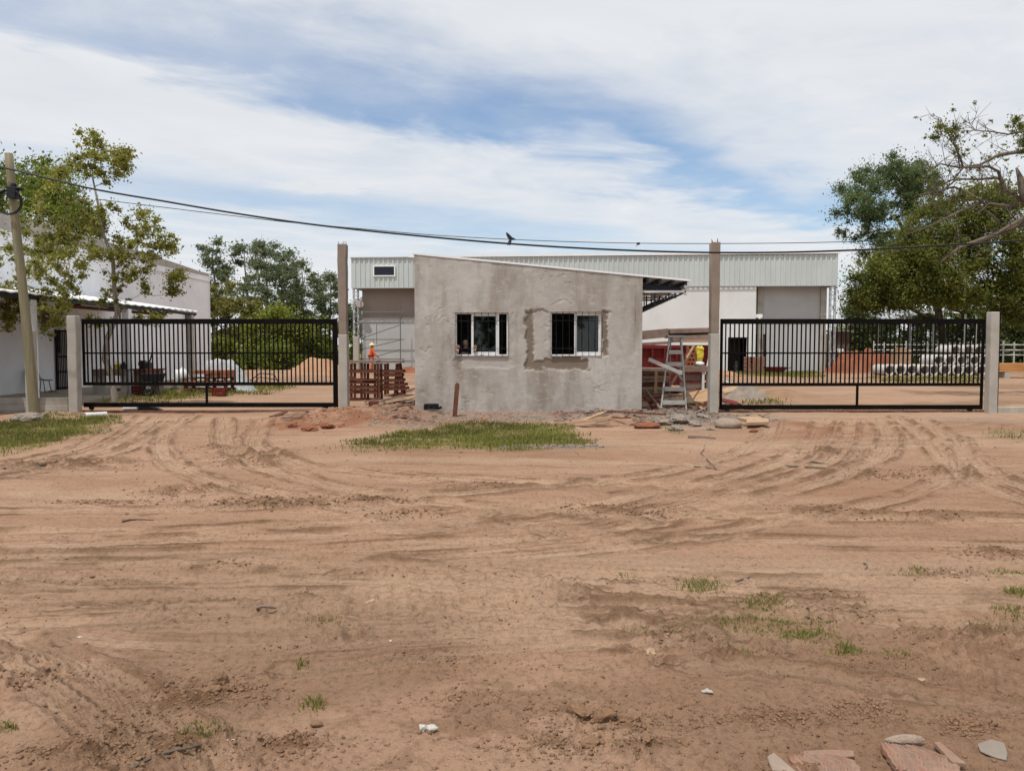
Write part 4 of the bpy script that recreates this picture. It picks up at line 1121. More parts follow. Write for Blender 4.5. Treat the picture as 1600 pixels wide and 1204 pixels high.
# ------------------------------------------------------------------ trees and shrubs
def leafset(cent, rad, n, size, rng, squash=.8, shell=.45, up=.5, jit=.5, asp=.5):
    """leaf-sized four-cornered faces spread through round clumps"""
    cent = np.asarray(cent, float); rad = np.asarray(rad, float); k = len(cent)
    w = rad ** 2.2; idx = rng.choice(k, size=n, p=w / w.sum())
    d = rng.normal(size=(n, 3)); d /= np.linalg.norm(d, axis=1)[:, None]
    r = rad[idx] * np.minimum(np.abs(rng.normal(size=n)) * .62, 1.5)
    c = cent[idx] + d * r[:, None] * np.array([1, 1, squash])
    nr = rng.normal(size=(n, 3)); nr[:, 2] += up; nr /= np.linalg.norm(nr, axis=1)[:, None]
    a = np.cross(nr, rng.normal(size=(n, 3))); a /= np.linalg.norm(a, axis=1)[:, None] + 1e-9; b = np.cross(nr, a)
    s = size * rng.uniform(1 - jit, 1 + jit, n)[:, None]
    V = np.stack([c - a * s * .5, c - b * s * asp * .5 + nr * s * .08, c + a * s * .5, c + b * s * asp * .5 + nr * s * .08], 1).reshape(-1, 3)
    F = np.arange(n * 4).reshape(-1, 4)
    return V, F
def blob(u, v, ru, rv, Y, dY, n, rng, r0, r1):
    c = []; r = []
    for _ in range(n):
        a = rng.uniform(0, 2 * math.pi); q = rng.uniform(0, 1) ** .55
        p = P(u + ru * q * math.cos(a), v + rv * q * math.sin(a), Y + rng.uniform(-dY, dY) * (1 - q * q) ** .5)
        c.append(tuple(p)); r.append(rng.uniform(r0, r1))
    return c, r
def limbs(mb, trunk, radii, targets, rng, rmin=.012, bow=.12, sub=5, taper=.5, maxr=.5):
    """tapered trunk, and limbs that run from the nearest wood to each clump"""
    mb.tube(trunk, radii, 9)
    nodes_ = [(Vector(p), r) for p, r in zip(trunk, radii)]
    pts = []
    for a, b, ra, rb in zip(trunk[:-1], trunk[1:], radii[:-1], radii[1:]):
        for q in (.0, .33, .66): pts.append((Vector(a).lerp(Vector(b), q), ra + (rb - ra) * q))
    pts = pts[len(pts) // 4:] + [(Vector(trunk[-1]), radii[-1])]
    base = Vector(trunk[len(trunk) // 2])
    for t in sorted([Vector(t) for t in targets], key=lambda p: (p - base).length):
        best = None
        for p, r in pts:
            dd = t - p; c = dd.length + (0.9 * max(0, -dd.z)) + (.25 * dd.length if dd.z < .15 * dd.length else 0)
            if best is None or c < best[0]: best = (c, p, r)
        _, p, r = best
        L_ = (t - p).length
        if L_ < .05: continue
        r0 = max(min(r * .62, maxr, .012 + L_ * .045), rmin); seg = []; rs = []
        side = Vector(rng.normal(size=3)) * L_ * .07
        for i in range(sub + 1):
            k = i / sub; q = p.lerp(t, k); q.z += bow * L_ * math.sin(math.pi * k) * (.3 if t.z > p.z + .7 * L_ else -.35)
            q += side * math.sin(math.pi * k) + (Vector(rng.normal(size=3)) * L_ * .018 if 0 < i < sub else Vector())
            seg.append(q); rs.append(max(r0 * (1 - taper * k), rmin * .6))
        mb.tube(seg, rs, 6)
        for q, rr in list(zip(seg, rs))[1:]: pts.append((q, rr))
def twigs(mb, cent, rad, rng, n, r=.008):
    for c, R in zip(cent, rad):
        c = Vector(c)
        for _ in range(n):
            d = Vector(rng.normal(size=3)).normalized(); d.z = d.z * .6 + .25
            e = c + d * R * rng.uniform(.5, 1.0); m_ = c.lerp(e, .5) + Vector(rng.normal(size=3)) * R * .1
            mb.tube([c, m_, e], [r, r * .8, r * .4], 4)
def tree(name, label, cat, trunk, radii, cent, rad, n, size, mleaf, mbark, seed, group=None, nt=0, rmin=.012, bow=.12, asp=.5, up=.5, shell=.45, squash=.8, limb_targets=None, maxr=.5, tw=.008):
    rng = np.random.default_rng(seed)
    trunk = [Vector(p) for p in trunk]
    b = trunk[0]
    g = thing(name, (b.x, b.y, max(b.z, 0)), label, cat, group)
    mb = MB(); limbs(mb, trunk, radii, cent if limb_targets is None else limb_targets, rng, rmin, bow, maxr=maxr)
    if nt: twigs(mb, cent, rad, rng, nt, tw)
    obj('trunk', mb, mbark, g, smooth=True)
    V, F = leafset(cent, rad, n, size, rng, squash, shell, up, asp=asp)
    npobj('crown', V, F, mleaf, g)
    return g
def cat_blobs(specs, seed):
    rng = np.random.default_rng(seed); c = []; r = []
    for s in specs:
        a, b = blob(*s[:7], rng, s[7], s[8]); c += a; r += b
    return c, r

def build_trees():
    # slender young tree just inside the left gate
    Y = 20.3
    tr = [P(181, 652, Y), P(178, 620, Y), P(171, 585, Y), P(163, 560, Y), P(168, 530, Y), P(180, 490, Y), P(182, 450, Y), P(174, 405, Y), P(163, 365, Y), P(156, 320, Y), P(148, 280, Y)]
    for p in tr[1:]: p.y += random.uniform(-.12, .12)
    raw = [(138, 235, 26, 34, .6, 20), (168, 255, 40, 40, .8, 24), (105, 275, 36, 26, .7, 14), (190, 245, 14, 18, .4, 7),
           (95, 330, 70, 34, 1.0, 20), (150, 335, 34, 36, .8, 12), (235, 355, 42, 34, .8, 24), (258, 385, 26, 18, .5, 10), (214, 400, 30, 28, .7, 14),
           (205, 425, 36, 24, .7, 16), (275, 428, 16, 12, .3, 6), (250, 450, 28, 14, .4, 10), (100, 405, 75, 45, 1.1, 38), (30, 430, 55, 50, 1.0, 30), (60, 370, 60, 30, 1.1, 18),
           (60, 480, 60, 28, .9, 18), (95, 462, 36, 28, .8, 16), (8, 500, 26, 26, .6, 12), (80, 508, 14, 16, .4, 6), (128, 385, 36, 34, .8, 16), (-40, 430, 40, 60, 1.0, 16), (232, 500, 16, 12, .3, 4), (152, 500, 16, 14, .3, 6), (172, 468, 30, 18, .5, 10), (185, 380, 30, 40, .6, 10)]
    c, r = cat_blobs([(u, v, a, b_, Y, d_, n_, .09, .27) for u, v, a, b_, d_, n_ in raw], 3)
    tree('young_tree', 'slender young tree with sparse yellow-green leaves just inside the gate beside the pole', 'tree', tr, [.10, .085, .08, .075, .07, .065, .055, .045, .038, .03, .02], c, r, 40000, .070, l_young, m_pale_bark, 3, nt=2, rmin=.008, bow=.1, asp=.6, up=.3, shell=.6, tw=.005)
    # dense tree behind the white building
    Y = 46
    c, r = cat_blobs([(30, 330, 110, 75, Y, 4, 46, .9, 1.6), (-60, 340, 90, 80, Y, 4, 30, 1, 1.7), (140, 385, 45, 40, Y, 2.5, 16, .7, 1.2), (60, 275, 60, 25, Y, 3, 14, .6, 1.1), (90, 330, 60, 45, Y, 3, 16, .7, 1.2)], 5)
    tree('leafy_tree', 'dense bright green tree rising behind the white building roof', 'tree', [P(40, 590, Y), P(42, 500, Y), P(40, 430, Y), P(35, 360, Y)], [.4, .35, .28, .18], c, r, 36000, .19, l_left, m_dark_bark, 5, rmin=.03)
    # eucalyptus row far behind the yard
    specs = [(334, 366, 24, 88, 'tallest open grey-green eucalyptus at the white building end of the far row'), (384, 374, 32, 84, 'broad grey-green eucalyptus second in the far row'), (418, 379, 26, 92, 'grey-green eucalyptus third in the far row, above the lime bush'),
             (446, 394, 24, 86, 'grey-green eucalyptus fourth in the far row'), (474, 410, 22, 90, 'shorter grey-green eucalyptus fifth in the far row'), (514, 424, 20, 95, 'lone thin-stemmed eucalyptus beside the tall left pillar'), (556, 470, 14, 97, 'eucalyptus half hidden behind the tall left pillar and warehouse corner')]
    for i, (u, vt, ru, Y, lab) in enumerate(specs):
        rng = np.random.default_rng(40 + i); c = []; r = []
        n = 38
        for k in range(n):
            q = k / (n - 1); v = vt + 6 + (540 - vt) * .70 * q; w = ru * (.35 + .9 * math.sin(math.pi * min(1, .18 + q * .75))) * (1 if q < .7 else .8)
            p = P(u + rng.uniform(-1, 1) * w, v + rng.uniform(-5, 5), Y + rng.uniform(-2.5, 2.5)); c.append(tuple(p)); r.append(rng.uniform(.45, 1.25))
        b = P(u, 540 + 1920 / Y, Y)
        tr = [b] + [P(u + rng.uniform(-4, 4), 540 - (540 - vt) * q, Y) for q in (.25, .5, .75, .93)]
        tree('eucalyptus_tree', lab, 'tree', tr, [.20, .16, .12, .07, .03], c, r, 7500, .31, l_euc, m_bark, 50 + i, 'eucalyptus trees in the far row', rmin=.03, bow=.05, asp=.45, shell=.5, squash=.6)
    # shrubs in front of them
    for i, (name, u, v, ru, rv, Y, n, sz, mt, lab, nl) in enumerate([
        ('tall_shrub', 352, 490, 34, 66, 64, 24, .34, l_feather, 'tall feathery olive shrub against the corner of the white building', 5200),
        ('tall_shrub', 392, 505, 30, 60, 66, 20, .34, l_feather, 'feathery olive shrub between the corner shrub and the lime bush', 4200),
        ('round_bush', 428, 520, 52, 50, 58, 26, .30, l_bush, 'rounded lime green bush seen above the gate top rail', 6500),
        ('round_bush', 485, 535, 38, 42, 60, 20, .30, l_left, 'mid green bush beside the lime bush, behind the gate', 3800),
        ('round_bush', 350, 556, 32, 26, 50, 14, .24, l_bush, 'low green bush at the foot of the white building corner', 3000),
        ('round_bush', 415, 560, 48, 24, 52, 20, .24, l_left, 'low green bush below the lime bush', 3600),
        ('round_bush', 515, 538, 26, 42, 62, 18, .28, l_feather, 'olive bush behind the sand heap and tall left pillar', 3200),
        ('round_bush', 556, 540, 16, 46, 66, 14, .28, l_left, 'narrow green bush between the tall left pillar and warehouse', 2600),
        ('round_bush', 1318, 522, 26, 20, 75, 10, .3, l_bush, 'sunlit green bush just right of the warehouse end', 2200),
    ]):
        rng = np.random.default_rng(80 + i)
        c, r = blob(u, v, ru * .85, rv * .85, Y, ru * Y / 1500, n, rng, ru * Y / FPX * .28, ru * Y / FPX * .48)
        c += [tuple(P(u + rng.uniform(-.8, .8) * ru, 540 + 1920 / Y - rng.uniform(6, 16), Y)) for _ in range(5)]; r += [ru * Y / FPX * .3] * 5
        b = P(u, 540 + 1920 / Y, Y)
        nl = int(nl * 2.4); sz *= .75
        tree(name, lab, 'shrub', [b, P(u, v + rv * .3, Y), P(u, v - rv * .2, Y)], [.12, .09, .05], c, r, nl, sz, mt, m_dark_bark, 90 + i, 'shrubs along the back of the yard', rmin=.02, asp=.4 if i < 2 else .55)
    # right-hand side
    Y = 54
    raw = [(1378, 300, 66, 44, 3, 60), (1335, 322, 32, 30, 2, 18), (1420, 275, 42, 28, 2.5, 22), (1400, 345, 58, 42, 3, 36), (1362, 395, 42, 42, 2.5, 20), (1350, 470, 26, 28, 2, 18), (1335, 490, 14, 14, 1.5, 8), (1460, 330, 42, 48, 3, 24), (1400, 252, 14, 10, 1, 6), (1320, 365, 12, 10, 1, 4), (1440, 420, 50, 50, 2.5, 20)]
    c, r = cat_blobs([(u, v, a, b_, Y, d_, n_, .32, 1.0) for u, v, a, b_, d_, n_ in raw], 7)
    tree('spreading_tree', 'tall blue-green spreading tree next to the right end of the warehouse', 'tree', [P(1474, 588, Y), P(1472, 520, Y), P(1460, 455, Y), P(1445, 420, Y), P(1425, 380, Y), P(1400, 340, Y)], [.27, .25, .23, .19, .15, .10], c, r, 62000, .165, l_bluegreen, m_dark_bark, 7, rmin=.02, asp=.45, shell=.6)
    Y = 48.5
    raw = [(1500, 420, 100, 62, 3, 80), (1580, 390, 75, 95, 3, 70), (1660, 400, 80, 100, 3, 40), (1420, 440, 62, 34, 2.5, 34), (1375, 466, 40, 22, 2, 18), (1540, 330, 58, 42, 3, 28), (1440, 395, 48, 38, 2.5, 22), (1600, 460, 55, 42, 2.5, 40), (1520, 455, 60, 20, 2.5, 24), (1480, 360, 70, 40, 3, 30), (1400, 420, 50, 40, 3, 24), (1360, 455, 34, 30, 2, 16)]
    c, r = cat_blobs([(u, v, a, b_, Y, d_, n_, .55, 1.3) for u, v, a, b_, d_, n_ in raw], 9)
    tree('spreading_tree', 'broad olive-brown leafy tree overhanging the pipe stack at the right', 'tree', [P(1668, 592, Y), P(1660, 520, Y), P(1630, 450, Y), P(1590, 400, Y), P(1560, 350, Y)], [.34, .32, .26, .20, .12], c, r, 120000, .170, l_olive, m_dark_bark, 9, rmin=.03, asp=.5)
    # half bare tree at the right edge, trunk outside the picture
    Y = 24
    g_c, g_r = cat_blobs([(1475, 205, 25, 16, Y, .5, 12, .18, .34), (1495, 232, 18, 12, Y, .4, 5, .14, .26), (1455, 215, 10, 8, Y, .3, 3, .12, .22), (1585, 195, 22, 10, Y, .5, 8, .16, .32), (1600, 225, 14, 20, Y, .5, 6, .16, .32), (1560, 245, 30, 10, Y, .5, 5, .1, .2), (1480, 300, 20, 20, Y, .5, 5, .08, .18), (1530, 215, 14, 6, Y, .3, 3, .08, .16), (1640, 220, 40, 40, Y, .8, 14, .25, .5)], 11)
    rng = np.random.default_rng(12)
    b = P(1655, 540 + 1920 / Y, Y); b.z = -.2
    g = thing('half_bare_tree', (b.x, b.y, 0), 'half bare tree whose gnarled branches reach in from the right edge', 'tree')
    mb = MB()
    BP = []
    def br(px, r0, r1, n=6, dy=.5):
        pts = [P(u, v, Y + (rng.uniform(-dy, dy) if 0 < i else 0)) for i, (u, v) in enumerate(px)]
        rs = np.linspace(r0, r1, len(pts)); mb.tube(pts, rs, n)
        for a, c in zip(pts[:-1], pts[1:]): BP.extend([a.lerp(c, q) for q in (.25, .5, .75, 1)])
        return pts
    mb.tube([b, P(1650, 480, Y), P(1632, 380, Y), P(1625, 320, Y), P(1640, 240, Y), P(1650, 180, Y)], [.32, .27, .24, .2, .14, .08], 10)
    br([(1632, 395), (1602, 348), (1570, 360), (1540, 372), (1500, 386), (1470, 410)], .13, .03)
    br([(1640, 360), (1600, 340), (1555, 366), (1530, 376)], .1, .03)
    br([(1628, 330), (1605, 318), (1575, 322), (1545, 318)], .1, .03)
    mb.tube([P(1606, 318, Y), P(1598, 300, Y), P(1594, 278, Y), P(1588, 262, Y)], [.11, .12, .09, .03], 9)
    br([(1640, 235), (1600, 236), (1560, 242), (1530, 258), (1500, 262), (1470, 256), (1450, 268)], .07, .012)
    br([(1570, 300), (1560, 268), (1545, 260), (1505, 262), (1490, 280), (1470, 290)], .06, .014)
    br([(1605, 318), (1575, 298), (1560, 278), (1530, 280), (1495, 280), (1470, 300), (1450, 315)], .06, .012)
    br([(1505, 262), (1498, 240), (1490, 222), (1475, 200), (1470, 185)], .03, .008)
    br([(1602, 205), (1575, 210), (1545, 205), (1525, 204), (1516, 194)], .03, .006)
    br([(1535, 315), (1510, 300), (1490, 292), (1460, 300), (1430, 305)], .05, .01)
    br([(1530, 318), (1500, 330), (1470, 345), (1440, 358), (1420, 365)], .05, .012)
    br([(1560, 345), (1520, 312), (1485, 308), (1450, 300)], .04, .01)
    for _ in range(230):
        p = BP[rng.integers(len(BP))]
        d = Vector((rng.normal() - .5, rng.normal() * .7, rng.normal() + .35)).normalized(); l = rng.uniform(.2, .85); q = p + d * l * .5 + Vector(rng.normal(size=3)) * .05; e = q + (d + Vector(rng.normal(size=3)) * .35) * l * .5
        mb.tube([p, q, e], [.011, .008, .004], 4)
        for _k in range(2):
            e2 = q + (d + Vector(rng.normal(size=3)) * .8).normalized() * l * .4; mb.tube([q, e2], [.006, .003], 4)
        if rng.random() < .55 and p.z > 6.0: g_c.append(tuple(e)); g_r.append(rng.uniform(.06, .16))
    limbs(mb, [P(1500, 262, Y), P(1495, 235, Y), P(1486, 220, Y)], [.02, .015, .01], g_c[:20], rng, .006, sub=3)
    obj('trunk', mb, m_bark, g, smooth=True)
    V, F = leafset(g_c, g_r, 6500, .075, rng, .8, .5, .3)
    npobj('crown', V, F, l_olive, g)
    # dark trees closing the view behind the pipes
    for i, (u, v, ru, rv, Y, nl, lab) in enumerate([(1365, 525, 40, 42, 70, 4200, 'dark tree behind the left end of the white pipe fence'), (1430, 520, 45, 48, 72, 4600, 'dark tree behind the white shed roof'), (1500, 520, 45, 46, 70, 4600, 'dark tree behind the highest row of pipes'), (1570, 515, 45, 52, 68, 4600, 'dark tree behind the short post beside the pipes'), (1650, 510, 50, 60, 68, 4200, 'dark tree at the right edge behind the orange timber')]):
        rng = np.random.default_rng(130 + i)
        c, r = blob(u, v, ru, rv, Y, 2.2, 30, rng, .7, 1.3)
        c += [tuple(P(u + rng.uniform(-1.1, 1.1) * ru, rng.uniform(505, 565), Y + rng.uniform(-1, 1))) for _ in range(22)]; r += [1.1] * 22; nl = int(nl * 1.7)
        tree('dark_tree', lab, 'tree', [P(u, 540 + 1920 / Y, Y), P(u + 3, 530, Y), P(u, v - 20, Y)], [.25, .2, .1], c, r, nl, .34, l_hedge, m_dark_bark, 140 + i, 'dark trees behind the pipes', rmin=.03)
    # treeline that closes the horizon
    rng = np.random.default_rng(170); c = []; r = []
    for k in range(420):
        x = rng.uniform(-230, 230); y = 150 + rng.uniform(-8, 8) + abs(x) * .05
        if k % 3 and -12 < x * 48 / y < 19: continue
        if k % 3 == 0: x *= .35; y = -32 + rng.uniform(-4, 4) - abs(x) * .1
        c.append((x, y, rng.uniform(.5, (14.0 if y < 0 else 5.0) + 2.5 * math.sin(x * .07) + 1.5 * math.sin(x * .21)))); r.append(rng.uniform(1.4, 2.8))
    V, F = leafset(c, r, 24000, .9, rng)
    tag(npobj('woods', V, F, l_hedge), 'far belt of dark woods along the horizon', 'woods', None, 'stuff')
build_trees()

# ------------------------------------------------------------------ grass
def blades(x, y, z, h, rng, w=.006, lean=.5):
    n = len(x); a = rng.uniform(0, 2 * math.pi, n); dx, dy = np.cos(a), np.sin(a); ln = rng.uniform(0, lean, n) * h; b = a + rng.uniform(-1.2, 1.2, n)
    p = np.stack([x, y, z - .005], 1); sd = np.stack([dx, dy, 0 * x], 1) * (w * (1 + h * 2))[:, None] if hasattr(h, '__len__') else None
    mid = p + np.stack([np.cos(b) * ln * .35, np.sin(b) * ln * .35, h * .6], 1); tip = p + np.stack([np.cos(b) * ln, np.sin(b) * ln, h], 1)
    V = np.stack([p - sd, p + sd, mid + sd * .7, mid - sd * .7, tip - sd * .15, tip + sd * .15], 1).reshape(-1, 3)
    i = np.arange(n)[:, None] * 6
    F = np.concatenate([i + np.array([[0, 1, 2, 3]]), i + np.array([[3, 2, 5, 4]])])
    return V, F
def build_grass():
    rng = np.random.default_rng(21)
    labs = ['patch of bright green grass in front of the gate house', 'patch of bright green grass at the foot of the leaning pole', 'small grass clump by the rubble right of the gate house', 'thin grass at the foot of the short post beside the pipes',
            'strip of grass behind the gate with the tree', 'strip of grass in front of the brick pile', 'thin grass along the foot of the stacked pipes', 'small grass patch behind the grey rubble heap']
    for (pl, d), lab in zip(TURF_G, labs):
        xs = [p[0] for p in pl]; ys = [p[1] for p in pl]; A = (max(xs) - min(xs)) * (max(ys) - min(ys))
        dist = np.mean(ys); n = int(min(70000, A * (3000 if dist < 19 else 700) * d))
        x = rng.uniform(min(xs) - .6, max(xs) + .6, n); y = rng.uniform(min(ys) - .6, max(ys) + .6, n)
        cl = fbm(x * 1.6, y * 1.6, 4, 23); tm = turf_mask(x, y)
        k = (tm > .10) & (rng.uniform(0, 1, n) < (tm - .06) * 2.4 * (.3 + .7 * sst(.38, .6, fbm(x * 4, y * 4, 3, 24))))
        # stragglers round the edge
        x, y, cl = x[k], y[k], cl[k]
        h = (.02 + .075 * rng.uniform(0, 1, len(x)) ** 2) * (.4 + 1.1 * cl) * (1.0 if dist < 19 else 1.6)
        V, F = blades(x, y, hzs(x, y), h, rng, .0075 if dist < 19 else .016, .9)
        tag(npobj('grass', V, F, l_grass), lab, 'grass', None, 'stuff')
    # single tufts in the sandy foreground
    tufts = [(1095, 915, 30, 9, 260, .075, 'bushy green grass tuft on the bare sand, the one nearest the middle of the picture'), (1195, 942, 34, 9, 420, .045, 'low green grass tuft below the bushy one'), (1185, 972, 75, 10, 800, .035, 'flat sparse grass patch between two low tufts'), (1260, 990, 34, 11, 420, .045, 'low spreading grass tuft right of the flat sparse patch'),
             (1325, 1018, 20, 5, 130, .07, 'small upright grass tuft with long bright blades'), (1430, 898, 20, 4, 110, .04, 'small dry grass tuft beyond the upright tuft'), (1590, 933, 16, 5, 160, .07, 'green grass tuft at the right edge of the picture'), (1585, 965, 24, 10, 200, .05, 'thin grass below the right edge tuft'), (1575, 900, 25, 4, 110, .04, 'thin dry grass above the right edge tuft'),
             (490, 1098, 18, 8, 80, .06, 'few upright grass blades in the lower left foreground'), (320, 1150, 30, 7, 100, .045, 'flat dark grass tuft beside the split stick'), (500, 970, 26, 6, 80, .035, 'sparse low grass beside a tyre mark left of centre'), (10, 1138, 14, 6, 70, .045, 'small grass tuft in the lower left corner'), (470, 1035, 12, 6, 30, .05, 'two or three thin blades above the upright blades'),
             (1015, 978, 40, 5, 130, .03, 'flat dull grass left of the flat sparse patch'), (975, 895, 14, 3, 50, .03, 'tiny grass sprig left of the bushy tuft'), (1150, 1018, 24, 5, 90, .03, 'flat faded grass below the flat sparse patch'), (1400, 1020, 30, 6, 80, .03, 'sparse dry grass right of the upright tuft'), (1290, 970, 18, 4, 60, .03, 'thin low grass above the spreading tuft'), (1540, 985, 36, 6, 100, .03, 'scattered thin grass near the right edge')]
    for u, v, ru, rv, n, h, lab in tufts:
        p = G(u, v); ex = ru * p.y / FPX; ey = abs(G(u, v + rv).y - p.y)
        q = rng.normal(size=(n, 2)) * .62; q[: n // 3] += rng.normal(size=(n // 3, 2)) * .5; x = p.x + q[:, 0] * ex * 1.25; y = p.y + q[:, 1] * ey * 1.25
        hh = h * rng.uniform(.25, 1.0, n) ** 1.2 * np.exp(-(q ** 2).sum(1) * .5) + .006
        V, F = blades(x, y, hzs(x, y), hh, rng, .0032, 1.1)
        o = npobj('grass_tuft', V, F, l_grass, origin=(p.x, p.y, gz(p.x, p.y))); tag(o, lab, 'grass tuft', 'grass tufts on the sand')
build_grass()

# ------------------------------------------------------------------ clods and pebbles
def scatter_lumps(name, label, n, gen, mat, seed, sub=0):
    rng = np.random.default_rng(seed)
    V0, F0 = ICO[sub]; F0 = np.array(F0)
    x, y, s = gen(rng, n); n = len(x); z = hzs(x, y)
    k = len(V0)
    sc = s[:, None] * rng.uniform(.55, 1.25, (n, 3)); sc[:, 2] *= .65
    a = rng.uniform(0, 6.28, n); ca, sa = np.cos(a), np.sin(a)
    V = V0[None] * (1 + .28 * rng.normal(size=(n, k, 1))) * sc[:, None, :]
    X = V[..., 0] * ca[:, None] - V[..., 1] * sa[:, None]; Yy = V[..., 0] * sa[:, None] + V[..., 1] * ca[:, None]
    V = np.stack([X + x[:, None], Yy + y[:, None], V[..., 2] + (z + .25 * sc[:, 2])[:, None]], 2).reshape(-1, 3)
    F = (F0[None] + (np.arange(n) * k)[:, None, None]).reshape(-1, 3)
    o = npobj(name, V, F, mat, smooth=False); tag(o, label, name.replace('_', ' '), None, 'stuff'); return o
def gen_clods(rng, n):
    X = []; Yv = []; S_ = []
    for cx, cy, ex, ey, a in CRUMBS:
        m = int(n * .012 * a); q = rng.normal(size=(m, 2)) * .7
        X.append(cx + q[:, 0] * ex); Yv.append(cy + q[:, 1] * ey); S_.append((.004 + .012 * rng.uniform(0, 1, m) ** 3) * np.clip(cy / 6, .8, 1.25))
    m = int(n * .5); y = np.exp(rng.uniform(math.log(2.6), math.log(9), m)); x = rng.uniform(-.75, .75, m) * y
    k = fbm(x * 1.3, y * 1.6, 4, 61) > .47
    X.append(x[k]); Yv.append(y[k]); S_.append(.0016 + .009 * rng.uniform(0, 1, k.sum()) ** 5)
    m = int(n * .02); y = rng.uniform(9, 17, m); x = rng.uniform(-.75, .75, m) * y
    X.append(x); Yv.append(y); S_.append(.006 + .018 * rng.uniform(0, 1, m) ** 3)
    return np.concatenate(X), np.concatenate(Yv), np.concatenate(S_)
scatter_lumps('soil_clods', 'crumbs of brown soil scattered over the bare ground', 40000, gen_clods, m_clod, 31)
def gen_rubble(rng, n):
    X = []; Yv = []; S_ = []
    for u, v, ru, rv, f in ((870, 652, 190, 5, .28), (1065, 655, 55, 10, .30), (1150, 652, 60, 6, .18), (640, 660, 60, 6, .10), (860, 697, 80, 3, .14)):
        cx, cy = gp(u, v); ex = ru * cy / FPX; ey = abs(gp(u, v + rv)[1] - cy); m = int(n * f); q = rng.uniform(-1, 1, (m, 2))
        X.append(cx + q[:, 0] * ex); Yv.append(np.minimum(cy + q[:, 1] * ey, 17.95 if u < 1000 else 30)); S_.append(.012 + .030 * rng.uniform(0, 1, m) ** 3)
    return np.concatenate(X), np.concatenate(Yv), np.concatenate(S_)
scatter_lumps('rubble', 'grey stone chips and broken concrete strewn along the foot of the gate house', 2600, gen_rubble, m_rock, 32)
def gen_brickbits(rng, n):
    X = []; Yv = []; S_ = []
    for u, v, ru, rv, f in ((930, 650, 70, 4, .4), (500, 660, 60, 9, .3), (790, 652, 60, 4, .1), (600, 655, 60, 6, .2)):
        cx, cy = gp(u, v); ex = ru * cy / FPX; ey = abs(gp(u, v + rv)[1] - cy); m = int(n * f); q = rng.uniform(-1, 1, (m, 2))
        X.append(cx + q[:, 0] * ex); Yv.append(np.minimum(cy + q[:, 1] * ey, 17.95)); S_.append(.012 + .028 * rng.uniform(0, 1, m) ** 3)
    return np.concatenate(X), np.concatenate(Yv), np.concatenate(S_)
scatter_lumps('brick_rubble', 'chips of red brick mixed into the soil beside the gate house', 700, gen_brickbits, m_brick, 33)
def wood_chips():
    rng = np.random.default_rng(35); mb = MB()
    for u, v, ru, rv, n in ((610, 634, 40, 8, 60), (940, 655, 70, 10, 70), (1060, 648, 60, 14, 110), (1085, 625, 30, 12, 50), (640, 655, 60, 6, 25), (1170, 640, 50, 10, 40), (480, 655, 60, 8, 20)):
        for _ in range(n):
            p = G(u + rng.uniform(-1, 1) * ru, v + rng.uniform(-1, 1) * rv); l = .05 + .32 * rng.uniform() ** 2.5
            if -2.35 < p.x < 3.1 and p.y > 17.9: continue
            mb.cbox((p.x, p.y, hz(p.x, p.y) + .012 + rng.uniform(0, .05)), (l, rng.uniform(.015, .06), rng.uniform(.01, .025)), rng.uniform(-1.2, 1.2), rng.uniform(-.3, .3), rng.uniform(-.25, .25))
    tag(obj('wood_debris', mb, m_greywood, None, (0, 18, 0)), 'splinters and scraps of broken wood strewn round the gate house and ladder', None, None, 'stuff')
wood_chips()

# ------------------------------------------------------------------ small builders
def mound(name, label, cat, cx, cy, rx, ry, h, mat, seed, rough=.2, fine=5.0, n=64, flat=.0, kind=None):
    V = []; ts = np.linspace(-1.15, 1.15, n); X, Y_ = np.meshgrid(ts, ts)
    x = cx + X * rx; y = cy + Y_ * ry; r = np.hypot(X, Y_) * (1 + .35 * (fbm(X * 1.5 + seed, Y_ * 1.5, 3, seed) - .5))
    p = 1 - sst(flat, 1.0, r)
    z = h * p * (1 + rough * (fbm(x * 1.2, y * 1.2, 3, seed + 1) - .5) * 2) + (fbm(x * fine, y * fine, 4, seed + 2) - .5) * rough * h * sst(0, .15, p)
    z = np.where(p <= 0.002, -.25, z + hzs(x.ravel(), y.ravel()).reshape(x.shape) - .02)
    i = np.arange((n - 1) ** 2); a = i // (n - 1) * n + i % (n - 1)
    F = np.stack([a, a + 1, a + n + 1, a + n], 1)
    o = npobj(name, np.stack([x.ravel(), y.ravel(), z.ravel()], 1), F, mat, origin=(cx, cy, 0), smooth=True)
    return tag(o, label, cat, None, kind)
def plank(name, label, cat, uv0, uv1, w, h, mat, group=None, z0=0.0, z1=0.0, roll=0.0):
    a, b = GP(*uv0), GP(*uv1); a.z += h * .5 + z0; b.z += h * .5 + z1
    mb = MB(); n = 5; d = (b - a); s = Vector((d.y, -d.x, 0)).normalized()
    up = Vector((0, 0, 1)) * math.cos(roll) + s * math.sin(roll); sd = s * math.cos(roll) - Vector((0, 0, 1)) * math.sin(roll)
    vs = []
    for i in range(n + 1):
        k = i / n; c = a.lerp(b, k); c = c + up * (.012 * math.sin(3 * k + uv0[0])); ww = w * (.5 + .03 * math.sin(7 * k + uv0[1]))
        vs += [c - sd * ww - up * h / 2, c + sd * ww - up * h / 2, c + sd * ww + up * h / 2, c - sd * ww + up * h / 2]
    fs = [(0, 1, 2, 3), (n * 4 + 3, n * 4 + 2, n * 4 + 1, n * 4)]
    for i in range(n):
        for q in range(4): fs.append((i * 4 + q, i * 4 + 4 + q, i * 4 + 4 + (q + 1) % 4, i * 4 + (q + 1) % 4))
    mb.add(vs, fs)
    return tag(obj(name, mb, mat, None, tuple(a), bevel=.004), label, cat, group)
